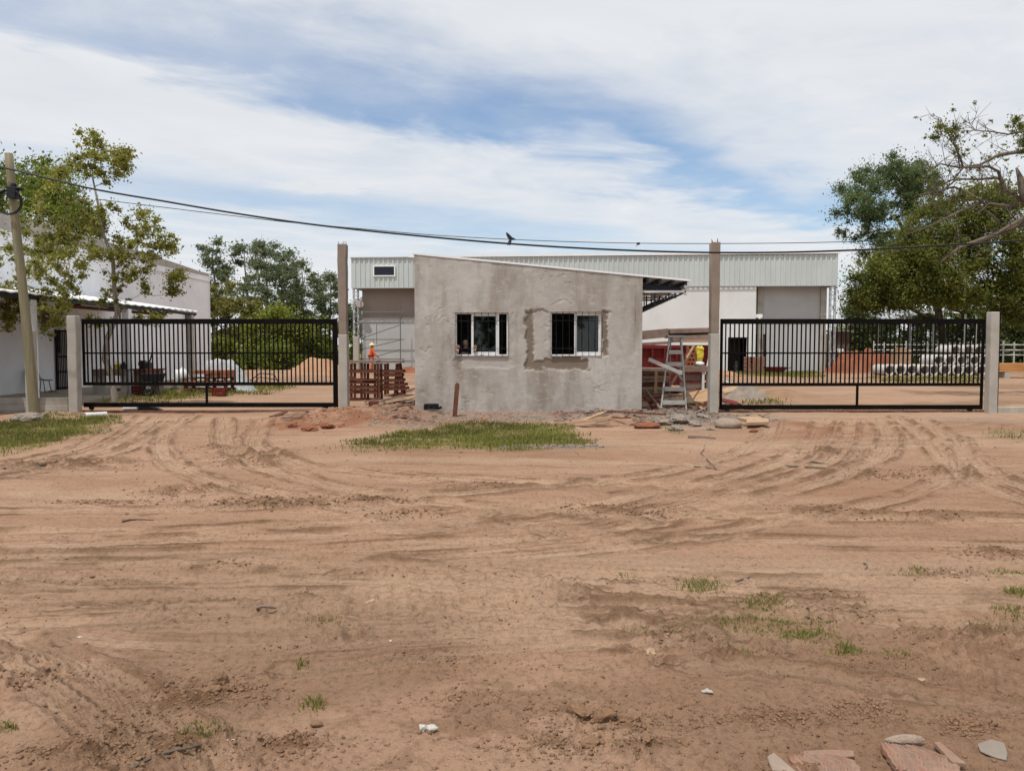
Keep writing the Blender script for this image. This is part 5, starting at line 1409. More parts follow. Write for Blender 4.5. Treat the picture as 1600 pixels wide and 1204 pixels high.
def stone(name, label, cat, u, v, s, mat, seed, rough=.22, rz=0.0, lift=.5, group=None, smooth=False):
    p = GP(u, v); mb = MB(); mb.lump((0, 0, 0), s, seed, rough, 2)
    R = Matrix.Rotation(rz, 3, 'Z'); mb.v = [tuple(R @ Vector(q) + p + Vector((0, 0, s[2] * lift))) for q in mb.v]
    return tag(obj(name, mb, mat, None, tuple(p), smooth=smooth), label, cat, group)
def shard(name, label, cat, u, v, poly, th, mat, tilt=(0, 0), rz=0.0, lift=0.0, dz=0.0):
    """flat broken piece: outline in metres round its centre"""
    p = GP(u, v); R = Matrix.Rotation(rz, 3, 'Z') @ Matrix.Rotation(tilt[0], 3, 'X') @ Matrix.Rotation(tilt[1], 3, 'Y')
    mb = MB(); pl = [R @ Vector((a, b, 0)) + p + Vector((0, 0, .5 * th + lift)) for a, b in poly]; mb.prism(pl, R @ Vector((0, 0, th)))
    return tag(obj(name, mb, mat, None, tuple(p), bevel=.004), label, cat)
def skin(name, joints, edges, mat, parent, sub=2):
    me = bpy.data.meshes.new(name); ks = list(joints); ix = {k: i for i, k in enumerate(ks)}
    me.from_pydata([tuple(joints[k][0]) for k in ks], [(ix[a], ix[b]) for a, b in edges], []); me.update()
    o = bpy.data.objects.new(name, me); COL.objects.link(o); me.materials.append(mat)
    o.parent = parent; WO[o.name] = WO[parent.name]
    m = o.modifiers.new('skin', 'SKIN'); m.use_smooth_shade = True
    sv = me.skin_vertices[0].data
    for k in ks: r = joints[k][1]; sv[ix[k]].radius = (r, r) if not hasattr(r, '__len__') else r
    seen = set(); adj = {i: [] for i in range(len(ks))}
    for a, b in edges: adj[ix[a]].append(ix[b]); adj[ix[b]].append(ix[a])
    for i in range(len(ks)):
        sv[i].use_root = False
    for i in range(len(ks)):
        if i in seen: continue
        sv[i].use_root = True; st = [i]
        while st:
            q = st.pop()
            if q in seen: continue
            seen.add(q); st += adj[q]
    s = o.modifiers.new('smooth', 'SUBSURF'); s.levels = sub; s.render_levels = sub
    return o
def person(loc, rz, label, pose, m_sk, m_top, m_leg, hand_dir, hat=None, belt=None, hair=None):
    """pose: joint -> (x, y, z) in the person's own frame, facing +x"""
    R = Matrix.Rotation(rz, 3, 'Z')
    g = thing('person', loc, label, 'person')
    J = {k: R @ Vector(v) for k, v in pose.items()}
    rad = dict(pelvis=.125, belly=.115, chest=.135, neck=.052, head=.082, crown=.088, brow=.085, nose=.016, shl=.058, shr=.058, ell=.043, elr=.043, wrl=.030, wrr=.030, pal=.036, par=.036,
               hil=.085, hir=.085, knl=.058, knr=.058, anl=.042, anr=.042, tol=.036, tor=.036)
    ed = [('pelvis', 'belly'), ('belly', 'chest'), ('chest', 'neck'), ('neck', 'head'), ('head', 'brow'), ('brow', 'crown'), ('brow', 'nose'),
          ('chest', 'shl'), ('chest', 'shr'), ('shl', 'ell'), ('shr', 'elr'), ('ell', 'wrl'), ('elr', 'wrr'), ('wrl', 'pal'), ('wrr', 'par'),
          ('pelvis', 'hil'), ('pelvis', 'hir'), ('hil', 'knl'), ('hir', 'knr'), ('knl', 'anl'), ('knr', 'anr'), ('anl', 'tol'), ('anr', 'tor')]
    jj = {k: (J[k], rad[k]) for k in rad if k in J}
    e2 = [e for e in ed if e[0] in J and e[1] in J]
    for s in ('l', 'r'):
        pal = J['pa' + s]; fd = (R @ Vector(hand_dir[s][0])).normalized(); sd = (R @ Vector(hand_dir[s][1])).normalized(); cu = (R @ Vector(hand_dir[s][2])).normalized()
        for i, (off, ln) in enumerate(((-.033, .066), (-.011, .078), (.011, .073), (.033, .056))):
            a = pal + fd * .032 + sd * off; b = a + fd * ln * .5 + cu * ln * .10; c = b + fd * ln * .38 + cu * ln * .34
            for q, p_, r_ in (('a', a, .0095), ('b', b, .0088), ('c', c, .0075)): jj['f%s%d%s' % (s, i, q)] = (p_, r_)
            e2 += [('f%s%da' % (s, i), 'f%s%db' % (s, i)), ('f%s%db' % (s, i), 'f%s%dc' % (s, i))]
        a = pal - fd * .012 - sd * .034; b = a - sd * .032 + fd * .026 + cu * .012; c = b + fd * .03 + cu * .014 - sd * .006
        for q, p_, r_ in (('a', a, .0115), ('b', b, .010), ('c', c, .0085)): jj['t%s%s' % (s, q)] = (p_, r_)
        e2 += [('t%sa' % s, 't%sb' % s), ('t%sb' % s, 't%sc' % s)]
    skin('body', jj, e2, m_sk, g)
    cl = dict(pelvis=.145, belly=.142, chest=.162, nb=.085, shl=.082, shr=.082, ell=.062, elr=.062, csl=.048, csr=.048)
    JJ = dict(J); JJ['nb'] = J['chest'].lerp(J['neck'], .72); JJ['csl'] = J['ell'].lerp(J['wrl'], .8); JJ['csr'] = J['elr'].lerp(J['wrr'], .8)
    skin('shirt', {k: (JJ[k], r) for k, r in cl.items()}, [('pelvis', 'belly'), ('belly', 'chest'), ('chest', 'nb'), ('chest', 'shl'), ('chest', 'shr'), ('shl', 'ell'), ('shr', 'elr'), ('ell', 'csl'), ('elr', 'csr')], m_top, g)
    JJ['cul'] = J['knl'].lerp(J['anl'], .92); JJ['cur'] = J['knr'].lerp(J['anr'], .92)
    tr = dict(pelvis=.138, hil=.105, hir=.105, knl=.080, knr=.080, cul=.066, cur=.066)
    skin('trousers', {k: (JJ[k], r) for k, r in tr.items()}, [('pelvis', 'hil'), ('pelvis', 'hir'), ('hil', 'knl'), ('hir', 'knr'), ('knl', 'cul'), ('knr', 'cur')], m_leg, g)
    for s in ('l', 'r'):
        skin('boot', {'h': (J['an' + s] + Vector((0, 0, .02)), .058), 'f': (J['an' + s] - Vector((0, 0, .045)), .05), 't': (J['to' + s] + Vector((0, 0, .0)), .046)}, [('h', 'f'), ('f', 't')], m_black_cloth, g, 1)
    o_ = WO[g.name]; c = J['crown'] + o_
    if hat:
        mb = MB(); n = 18; vs = []; fs = []
        f = R @ Vector((1, 0, 0)); l = R @ Vector((0, 1, 0)); ring_ = [(.168, -.035), (.150, -.03), (.135, .0), (.122, .045), (.09, .085), (.045, .108)]
        for r, zz in ring_:
            for j in range(n):
                a = 2 * math.pi * j / n; e = 1.0 + (.18 if r > .16 and math.cos(a) > .4 else 0)
                vs.append(c + f * r * math.cos(a) * e * 1.05 + l * r * math.sin(a) * .92 + Vector((0, 0, zz)))
        vs.append(c + Vector((0, 0, .114)))
        for i in range(len(ring_) - 1):
            for j in range(n): fs.append((i * n + j, i * n + (j + 1) % n, (i + 1) * n + (j + 1) % n, (i + 1) * n + j))
        for j in range(n): fs.append(((len(ring_) - 1) * n + j, (len(ring_) - 1) * n + (j + 1) % n, len(vs) - 1))
        mb.add(vs, fs); obj('hard_hat', mb, hat, g, smooth=True)
    if belt:
        mb = MB(); b = J['pelvis'].lerp(J['belly'], .45) + o_
        mb.tube([b + Vector((.175 * math.cos(a), .175 * math.sin(a), 0)) for a in np.linspace(0, 2 * math.pi, 24, endpoint=False)], .035, 8, True); obj('belt', mb, belt, g, smooth=True)
    if hair:
        mb = MB(); mb.lump(tuple(c + Vector((0, 0, .0)) - (R @ Vector((.02, 0, 0)))), (.1, .092, .075), 3, .06, 2); obj('hair', mb, hair, g, smooth=True)
    return g

# ------------------------------------------------------------------ people
def build_people():
    Y = 46.0; b = P(580, 581, Y); z = 0.0
    pose = dict(pelvis=(0, 0, .93), belly=(.0, 0, 1.08), chest=(.03, 0, 1.30), neck=(.05, 0, 1.47), head=(.06, 0, 1.55), brow=(.07, 0, 1.60), crown=(.06, 0, 1.67), nose=(.165, 0, 1.59),
                shl=(.04, .175, 1.40), shr=(.03, -.175, 1.40), ell=(.16, .21, 1.14), elr=(.16, -.22, 1.13), wrl=(.38, .17, 1.0), wrr=(.37, -.16, .93), pal=(.45, .155, .97), par=(.43, -.14, .88),
                hil=(0, .09, .87), hir=(0, -.09, .87), knl=(.08, .12, .50), knr=(-.02, -.12, .48), anl=(.06, .13, .10), anr=(-.10, -.13, .10), tol=(.20, .15, .04), tor=(.03, -.16, .04))
    hd = {'l': ((.6, 0, -.8), (0, -1, 0), (-.3, 0, -1)), 'r': ((.6, 0, -.8), (0, 1, 0), (-.3, 0, -1))}
    g = person((b.x, Y, gz(b.x, Y)), math.radians(18), 'person in orange work clothes and pale yellow hard hat beyond the board frames, reaching forward', pose, m_dark_skin, m_orange_cloth, m_orange_faded, hd, m_hat, m_black_cloth)
    R = Matrix.Rotation(math.radians(18), 3, 'Z'); a = R @ Vector((.47, -.13, .84)) + Vector(g.location)
    mb = MB(); mb.tube([a + R @ Vector((-.12, 0, .18)), a, a + R @ Vector((.32, 0, -.48))], .02, 6); mb.cbox(a + R @ Vector((.36, 0, -.56)), (.10, .2, .2), math.radians(18))
    tag(obj('shovel', mb, m_greywood), 'shovel held by the person in orange', 'shovel')
    # someone in dark clothes inside the gate house, hands on the sill of the left window
    px = P(727, 523, 18.5).x
    pose = dict(pelvis=(-.36, 0, .93), belly=(-.32, 0, 1.08), chest=(-.18, 0, 1.33), neck=(-.11, 0, 1.50), head=(-.07, 0, 1.58), brow=(-.05, 0, 1.63), crown=(-.06, 0, 1.70), nose=(.045, 0, 1.615),
                shl=(-.12, .185, 1.43), shr=(-.12, -.185, 1.43), ell=(.16, .33, 1.26), elr=(.14, -.24, 1.22), wrl=(.47, .27, 1.43), wrr=(.46, -.155, 1.40), pal=(.515, .26, 1.45), par=(.51, -.145, 1.455),
                hil=(-0.36, .09, .87), hir=(-0.36, -.09, .87), knl=(-0.30, .11, .48), knr=(-0.36, -.11, .48), anl=(-0.36, .12, .10), anr=(-0.40, -.12, .10), tol=(-0.22, .14, .04), tor=(-0.26, -.14, .04))
    hd = {'l': ((.25, 0, .97), (0, -1, 0), (.9, 0, .2)), 'r': ((.12, .1, .98), (0, 1, 0), (.9, 0, .2))}
    # facing the camera: own +x is world -y, own +y is world +x
    person((px, 18.5, .06), math.radians(-90), 'person in black clothes inside the dark left window, one hand on its jamb', pose, m_skin, m_black_cloth, m_black_cloth, hd, None, None, m_black_cloth)
    c = P(746, 546, 17.96); mb = MB(); mb.cbox(c, (.05, .03, .10), 0, 0, .4); mb.tube([c + Vector((0, 0, .04)), c + Vector((.035, 0, .10))], .02, 8); mb.cbox(c + Vector((.05, 0, .11)), (.07, .035, .045), 0, 0, .3)
    tag(obj('power_tool', mb, m_rubber, bevel=.006), 'small black hand tool at the sill of the left gate house window', 'tool')
build_people()

# ------------------------------------------------------------------ yard behind the left gate
def build_left_yard():
    # standing frames of red-brown boards between the left pillar and the gate house
    def frame(us, vt, vb, Y, rails, posts, label, lean=0.0, dy=.5):
        g = thing('wooden_frame', (P((us[0] + us[1]) / 2, vb, Y).x, Y, 0), label, 'wooden frame', 'board frames beside the gate house')
        z0 = max(P(800, vb, Y).z, 0)
        def pt(u, v, yo=0): p = P(u, v, Y); p.y = Y + yo; p.z = max(p.z, -.02); return p
        for (u, ut) in posts:
            for yo in (0, dy):
                mb = MB(); mb.bar(pt(u, vb, yo), pt(ut, vt, yo), .07, .05); obj('post', mb, m_redwood, g)
        for (u0, v0, u1, v1) in rails:
            for yo in (-.04, dy + .04):
                mb = MB(); mb.bar(pt(u0, v0, yo), pt(u1, v1, yo), .03, .085); obj('rail', mb, m_redwood, g)
        mb = MB(); a, b = pt(us[0], vt - 1.5), pt(us[1], vt - 1.5); mb.box(a.x, b.x, Y - .1, Y + dy + .1, a.z, a.z + .06); obj('top_board', mb, m_greywood, g)
        return g
    frame((540, 589), 568, 626, 22.6, [(540, 580, 590, 580), (540, 594, 588, 595), (540, 597, 590, 597), (540, 605, 590, 606), (540, 612, 590, 613), (540, 625, 592, 627)], [(549, 549), (565, 565), (570, 570), (586, 586), (592, 591)],
          'red-brown board frame standing close beside the tall left pillar')
    frame((590, 628), 568, 617, 24.2, [(590, 580, 630, 580), (588, 586, 628, 586), (592, 595, 630, 594), (594, 602, 634, 601), (592, 608, 636, 607)], [(602, 602), (617, 620), (629, 622)],
          'red-brown board frame with one slanting leg, nearer the gate house')
    mb = MB(); mb.bar(P(546, 588, 22.4), P(566, 597, 22.4), .03, .09); tag(obj('loose_board', mb, m_redwood), 'short loose board slanting across the frame beside the left pillar', 'board')
    for i, (a, b, w, m_, lab) in enumerate([((590, 633), (648, 624), .14, m_palewood, 'pale plank lying in front of the board frames'), ((600, 640), (650, 628), .1, m_greywood, 'grey plank lying below the pale plank beside the gate house'),
                                            ((612, 620), (648, 610), .10, m_redwood, 'dark red plank lying behind the slanting frame leg'), ((596, 629), (632, 621), .08, m_greywood, 'thin grey batten lying at the foot of the board frames'),
                                            ((618, 634), (649, 633), .08, m_redwood, 'short brown batten against the corner of the gate house'), ((610, 645), (646, 637), .06, m_palewood, 'narrow pale batten nearest the left wall corner')]):
        plank('plank', lab, 'plank', a, b, w, .035, m_, 'planks lying by the board frames', .02 * i, .03 + .02 * (i % 3))
    p = GP(583, 634); mb = MB(); mb.box(p.x - .12, p.x + .12, p.y, p.y + .2, p.z, p.z + .12); mb.box(p.x - .08, p.x + .04, p.y - .01, p.y, p.z + .02, p.z + .09)
    tag(obj('wood_block', mb, m_redwood, bevel=.008), 'short red-brown wood block on the ground in front of the board frames', 'block')
    # stake and channel at the gate house wall
    p = GP(710, 649); t = P(714.5, 600, p.y); mb = MB(); mb.bar(p - Vector((0, 0, .1)), t, .10, .05); d = (t - p).normalized(); mb.bar(t, t + d * .03, .06, .05)
    tag(obj('stake', mb, m_redwood, None, tuple(p), bevel=.006), 'red-brown wooden stake leaning in the soil in front of the gate house', 'stake')
    p = GP(664, 649); mb = MB(); y = 17.82; z = p.z
    mb.box(p.x - .19, p.x + .15, y, y + .10, z, z + .03); mb.box(p.x - .19, p.x + .15, y + .09, y + .12, z + .031, z + .14); mb.box(p.x - .19, p.x - .15, y, y + .088, z + .031, z + .12)
    mb.cbox((p.x + .05, y + .03, z + .09), (.05, .06, .10), .2); mb.cbox((p.x - .06, y + .03, z + .06), (.06, .07, .05), -.3); mb.tube([(p.x + .17, y + .05, z + .07), (p.x + .19, y + .05, z + .02)], [.06, .045], 10)
    tag(obj('metal_channel', mb, m_rubber, bevel=.006), 'black metal channel piece at the bottom left corner of the gate house', 'metal scrap')
    # sand heap
    c = P(497, 581, 45); mound('sand_heap', 'heap of orange sand behind the gate beside the tall left pillar', 'sand heap', c.x, 45, 2.2, 1.5, .88, m_sand, 5, .16, 3, flat=.18)
    c = P(590, 575, 51); mound('soil_heap', 'low heap of soil and bricks at the foot of the scaffolded wall', 'soil heap', P(640, 575, 45).x, 45, 1.6, 1.0, .35, m_redsoil, 8, .5, 5)
    # benches under the canopy
    def bench(u0, u1, vt, Y, label, mleg):
        a, b = P(u0, vt, Y), P(u1, vt, Y); g = thing('workbench', ((a.x + b.x) / 2, Y, 0), label, 'workbench', 'workbenches under the canopy')
        mb = MB(); mb.box(a.x, b.x, Y, Y + .6, a.z - .05, a.z); mb.box(a.x + .02, b.x - .02, Y + .01, Y + .05, a.z - .20, a.z - .051); obj('bench_top', mb, m_redwood if mleg is m_greywood else m_greywood, g, bevel=.005)
        for x in (a.x + .08, b.x - .12):
            mb = MB(); mb.box(x - .09, x + .09, Y + .06, Y + .5, -.05, a.z - .051); obj('leg', mb, mleg, g, bevel=.01)
        return a.z
    z1 = bench(143, 196, 577, 24.6, 'bench with block legs under the canopy, behind the young tree trunk', m_conc)
    z2 = bench(207, 246, 576, 24.8, 'wooden workbench with a black cart in front, under the canopy', m_greywood)
    c = P(182, 577, 24.8); mb = MB(); mb.tube([(c.x, 24.85, z1 + .002), (c.x, 24.85, z1 + .17)], [.10, .125], 16); g = tag(obj('bucket', mb, m_yellow), 'yellow bucket on the bench behind the young tree', 'bucket')
    mb = MB(); mb.tube([(c.x - .125 + 0 * a, 24.85, 0) for a in (0, 1)], .004, 4); mb.v = []; mb.f = []
    mb.tube([(c.x + .13 * math.cos(a), 24.84, z1 + .14 + .10 * math.sin(a)) for a in np.linspace(0, math.pi, 12)], .006, 5); obj('bucket_handle', mb, m_rubber, g)
    c = P(194, 577, 24.8); mb = MB(); mb.cbox((c.x, 24.8, z1 + .085), (.12, .2, .16)); mb.tube([(c.x, 24.8, z1 + .165), (c.x, 24.8, z1 + .24)], [.05, .02], 10); tag(obj('canister', mb, m_rubber, bevel=.015), 'small black canister on the bench beside the yellow bucket', 'canister')
    c = P(228, 575, 24.9); mb = MB(); mb.cbox((c.x, 24.95, z2 + .10), (.30, .28, .2)); mb.tube([(c.x - .1, 24.8, z2 + .16), (c.x - .1, 25.05, z2 + .16)], .11, 16); mb.bar((c.x + .1, 24.9, z2 + .12), (c.x + .22, 24.9, z2 + .55), .04)
    tag(obj('cutting_machine', mb, m_rubber, bevel=.01), 'black cutting machine with a raised handle on the wooden workbench', 'machine')
    # hand cart
    Y = 24.3; cx = P(234, 590, Y).x; g = thing('hand_cart', (cx, Y, 0), 'black wheeled hand cart in front of the wooden workbench', 'hand cart')
    mb = MB(); mb.prism([(cx - .30, Y, .72), (cx + .30, Y, .72), (cx + .2, Y, .45), (cx - .2, Y, .45)], (0, .5, 0)); obj('tray', mb, m_rubber, g, bevel=.02)
    for s in (-.26, .26):
        mb = MB(); mb.tube([(cx + s * .3, Y - .1, .22), (cx + s * .8, Y - .06, .5), (cx + s * 1.3, Y - .05, .86)], .018, 6); mb.tube([(cx + s * .8, Y + .1, .5), (cx + s * .95, Y + .1, .02)], .016, 6); obj('handle', mb, m_rubber, g)
    mb = MB(); mb.tube([(cx + .04, Y - .12 + .0, .20 + 0), (cx + .09, Y - .12, .20)], [.0, .0], 4); mb.v = []; mb.f = []
    mb.tube([(cx + .17 * math.cos(a), Y - .13, .2 + .17 * math.sin(a)) for a in np.linspace(0, 2 * math.pi, 22, endpoint=False)], .035, 8, True); mb.tube([(cx, Y - .17, .2), (cx, Y - .09, .2)], .05, 10); obj('wheel', mb, m_rubber, g, smooth=True)
    def crate(u, v, w, h, label, m_=m_red):
        p = GP(u, v); g = MB(); t = .025; x0, x1, y0, y1, z0, z1 = p.x - w / 2, p.x + w / 2, p.y, p.y + w * .8, p.z, p.z + h
        for k in range(3):
            a = z0 + .01 + k * h / 3; g.box(x0, x1, y0, y0 + t, a, a + h / 3 - .03); g.box(x0, x1, y1 - t, y1, a, a + h / 3 - .03); g.box(x0, x0 + t, y0 + t, y1 - t, a, a + h / 3 - .03); g.box(x1 - t, x1, y0 + t, y1 - t, a, a + h / 3 - .03)
        for cx, cy in ((x0, y0), (x1, y0), (x0, y1), (x1, y1)): g.box(cx - .02, cx + .02, cy - .02, cy + .02, z0, z1)
        g.box(x0, x1, y0, y1, z0, z0 + .02)
        tag(obj('crate', g, m_), label, 'crate', 'red crates in the left yard')
    crate(213, 617, .26, .30, 'red crate standing under the wooden workbench beside the black cart'); crate(340, 619, .34, .28, 'red crate on the ground at the foot of the brick pallet')
    p = GP(178, 612); mb = MB(); mb.prism([(p.x - .16, p.y, p.z + .12), (p.x + .16, p.y, p.z + .12), (p.x + .12, p.y, p.z), (p.x - .12, p.y, p.z)], (0, .2, 0)); mb.bar((p.x + .16, p.y + .1, p.z + .1), (p.x + .45, p.y + .1, p.z + .16), .03)
    tag(obj('hand_tool', mb, m_rust, bevel=.01), 'rusty mortar pan with a handle under the bench behind the tree', 'mortar pan')
    # pallet with red tiles and sheets behind
    Y = 25.8; a, b = P(285, 600, Y).x, P(354, 600, Y).x; g = thing('pallet', ((a + b) / 2, Y, 0), 'wooden pallet carrying stacked red clay blocks under the canopy end', 'pallet')
    mb = MB()
    for k in range(3):
        y = Y + k * .42
        mb.box(a, b, y, y + .09, 0.0, .03); mb.box(a, b, y, y + .09, .12, .15)
        for x in (a + .02, (a + b) / 2 - .05, b - .12): mb.box(x, x + .1, y, y + .09, .031, .119)
    obj('deck', mb, m_redwood, g)
    rng = random.Random(4)
    for k in range(5):
        z = .15 + k * .125; n = 6; w = (b - a) / n
        if k in (0, 2):
            for yy in (Y + .06, Y + .7):
                mb = MB(); mb.box(a, b, yy, yy + .09, z + .085, z + .122)
                for xx in (a + .02, (a + b) / 2, b - .12): mb.box(xx, xx + .1, yy, yy + .09, z + .002, z + .084)
                tag(obj('pallet_bar', mb, m_redwood), 'red-brown spacer bar between the layers of clay blocks', 'spacer', 'spacers in the clay block stack')
            continue
        for i in range(n):
            if (k == 4 and i == 0) or (k in (0, 2) and rng.random() < .45) or (k == 3 and rng.random() < .25): continue
            mb = MB(); x = a + i * w + rng.uniform(0, .02); mb.box(x, x + w - .02, Y + rng.uniform(0, .05), Y + .85, z + .003, z + .12)
            tag(obj('clay_block', mb, m_brick, bevel=.006), 'red clay block stacked on the pallet under the canopy end', 'clay block', 'clay blocks on the pallet')
    c = P(345, 600, 27.5)
    mound('plastic_sheet', 'crumpled grey and white plastic sheet draped in a heap behind the clay blocks', 'plastic sheet', c.x, 27.6, 1.25, .9, 1.05, m_tarp, 12, .26, 3, flat=.25)
    c = P(285, 600, 27.0); mb = MB(); mb.lump((c.x, 26.9, .36), (.25, .25, .40), 4, .3, 2); tag(obj('sack', mb, m_plastic_white, smooth=True), 'white sack leaning beside the clay blocks near the building wall', 'sack')
    mb = MB(); c = GP(390, 606); mb.tube([c + Vector((0, 0, .25)), c + Vector((.4, 0, .55)), c + Vector((.9, .1, .5)), c + Vector((1.1, .1, .1))], .02, 6); mb.tube([c, c + Vector((.3, .2, .4)), c + Vector((1, .2, .3))], .02, 6)
    tag(obj('bent_rods', mb, m_rubber), 'tangle of thin dark rods on the grass right of the plastic sheet', 'rods')
    # blue chair
    Y = 25.3; cx = P(66, 600, Y).x; g = thing('chair', (cx, Y, .05), 'blue plastic shell chair with thin black legs against the white wall', 'chair')
    z = .47; mb = MB(); n = 8; vs = []
    prof = [(-.26, .88), (-.245, .78), (-.22, .64), (-.17, .52), (-.08, .475), (.06, .47), (.18, .475), (.24, .455)]
    for x, zz in prof:
        w = .23 if zz < .7 else .23 - (zz - .7) * .35
        vs += [(cx + x, Y - w, zz + .015), (cx + x, Y, zz), (cx + x, Y + w, zz + .015)]
    k = len(vs); vs += [(a - .012, b, c - .018) for a, b, c in vs]; fs = []
    for i in range(len(prof) - 1):
        for q in range(2):
            a = i * 3 + q; fs += [(a, a + 1, a + 4, a + 3), (k + a, k + a + 3, k + a + 4, k + a + 1)]
        fs += [(i * 3, i * 3 + 3, k + i * 3 + 3, k + i * 3), (i * 3 + 2, k + i * 3 + 2, k + i * 3 + 5, i * 3 + 5)]
    e = (len(prof) - 1) * 3
    fs += [(0, k, k + 1, 1), (1, k + 1, k + 2, 2), (e, e + 1, k + e + 1, k + e), (e + 1, e + 2, k + e + 2, k + e + 1)]
    mb.add(vs, fs); obj('seat', mb, m_blue, g, smooth=True)
    for sx, sy in ((-.16, -.18), (-.16, .18), (.16, -.18), (.16, .18)):
        mb = MB(); mb.tube([(cx + sx * .8, Y + sy * .8, .46), (cx + sx * 1.25, Y + sy, .055)], .013, 6); obj('leg', mb, m_rubber, g)
    stone('stone', 'dark stone on the apron beside the blue chair', 'stone', 82, 615, (.16, .12, .07), m_rock, 71)
    # odds and ends by the left post
    for i, (u, v, rz, lab) in enumerate([(133, 652, .35, 'short white plastic pipe offcut nearer the short left post'), (148, 651, .25, 'short white plastic pipe offcut further from the short left post')]):
        p = GP(u, v); d = Vector((math.cos(rz) * .6, .55, 0)).normalized(); c = p + Vector((0, 0, .045)); mb = MB(); mb.ring(c, c + d * .24, .046, .056, 20)
        tag(obj('pipe_offcut', mb, m_plastic_white, None, tuple(p), smooth=False), lab, 'pipe', 'white pipe offcuts by the gate post')
    p = GP(35, 658); mb = MB(); mb.lump((p.x, p.y + .15, p.z + .05), (.33, .26, .11), 15, .16, 3); tag(obj('concrete_slab', mb, m_rock), 'rough grey concrete slab lying at the foot of the leaning pole', 'slab')
    p = GP(193, 641); mb = MB(); mb.tube([p + Vector((-.05, .1, .04)), p + Vector((.3, .1, .05))], .045, 12); tag(obj('pipe_offcut', mb, m_plastic_white), 'white pipe lying under the bottom rail of the gate with the tree', 'pipe')
    mb = MB(); mb.prism([p + Vector((.32, .05, .0)), p + Vector((.95, .05, .0)), p + Vector((.8, .05, .06)), p + Vector((.36, .05, .10))], (0, .12, 0)); tag(obj('plastic_strip', mb, m_rubber), 'black plastic strip beside the white pipe under the gate', 'strip')
    plank('board', 'short dark board lying in the loose soil in front of the left gate', 'board', (424, 652), (446, 647), .12, .03, m_redwood, None, .0, .05)
    for i, (u, v, s, lab) in enumerate([(457, 667, (.10, .08, .05), 'dark red clod of clay left of the broken brick in the soil heap'), (484, 673, (.16, .12, .06), 'broken slab of red clay in the soil heap left of the grass'), (512, 669, (.14, .10, .07), 'broken red brick lump in the soil heap, the one nearest the pillar'), (508, 636, (.10, .08, .06), 'grey stone on the bottom rail end of the left gate')]):
        stone('stone' if i == 3 else 'clay_lump', lab, 'stone' if i == 3 else 'clay lump', u, v, s, m_rock if i == 3 else m_redsoil, 200 + i, .35)
build_left_yard()

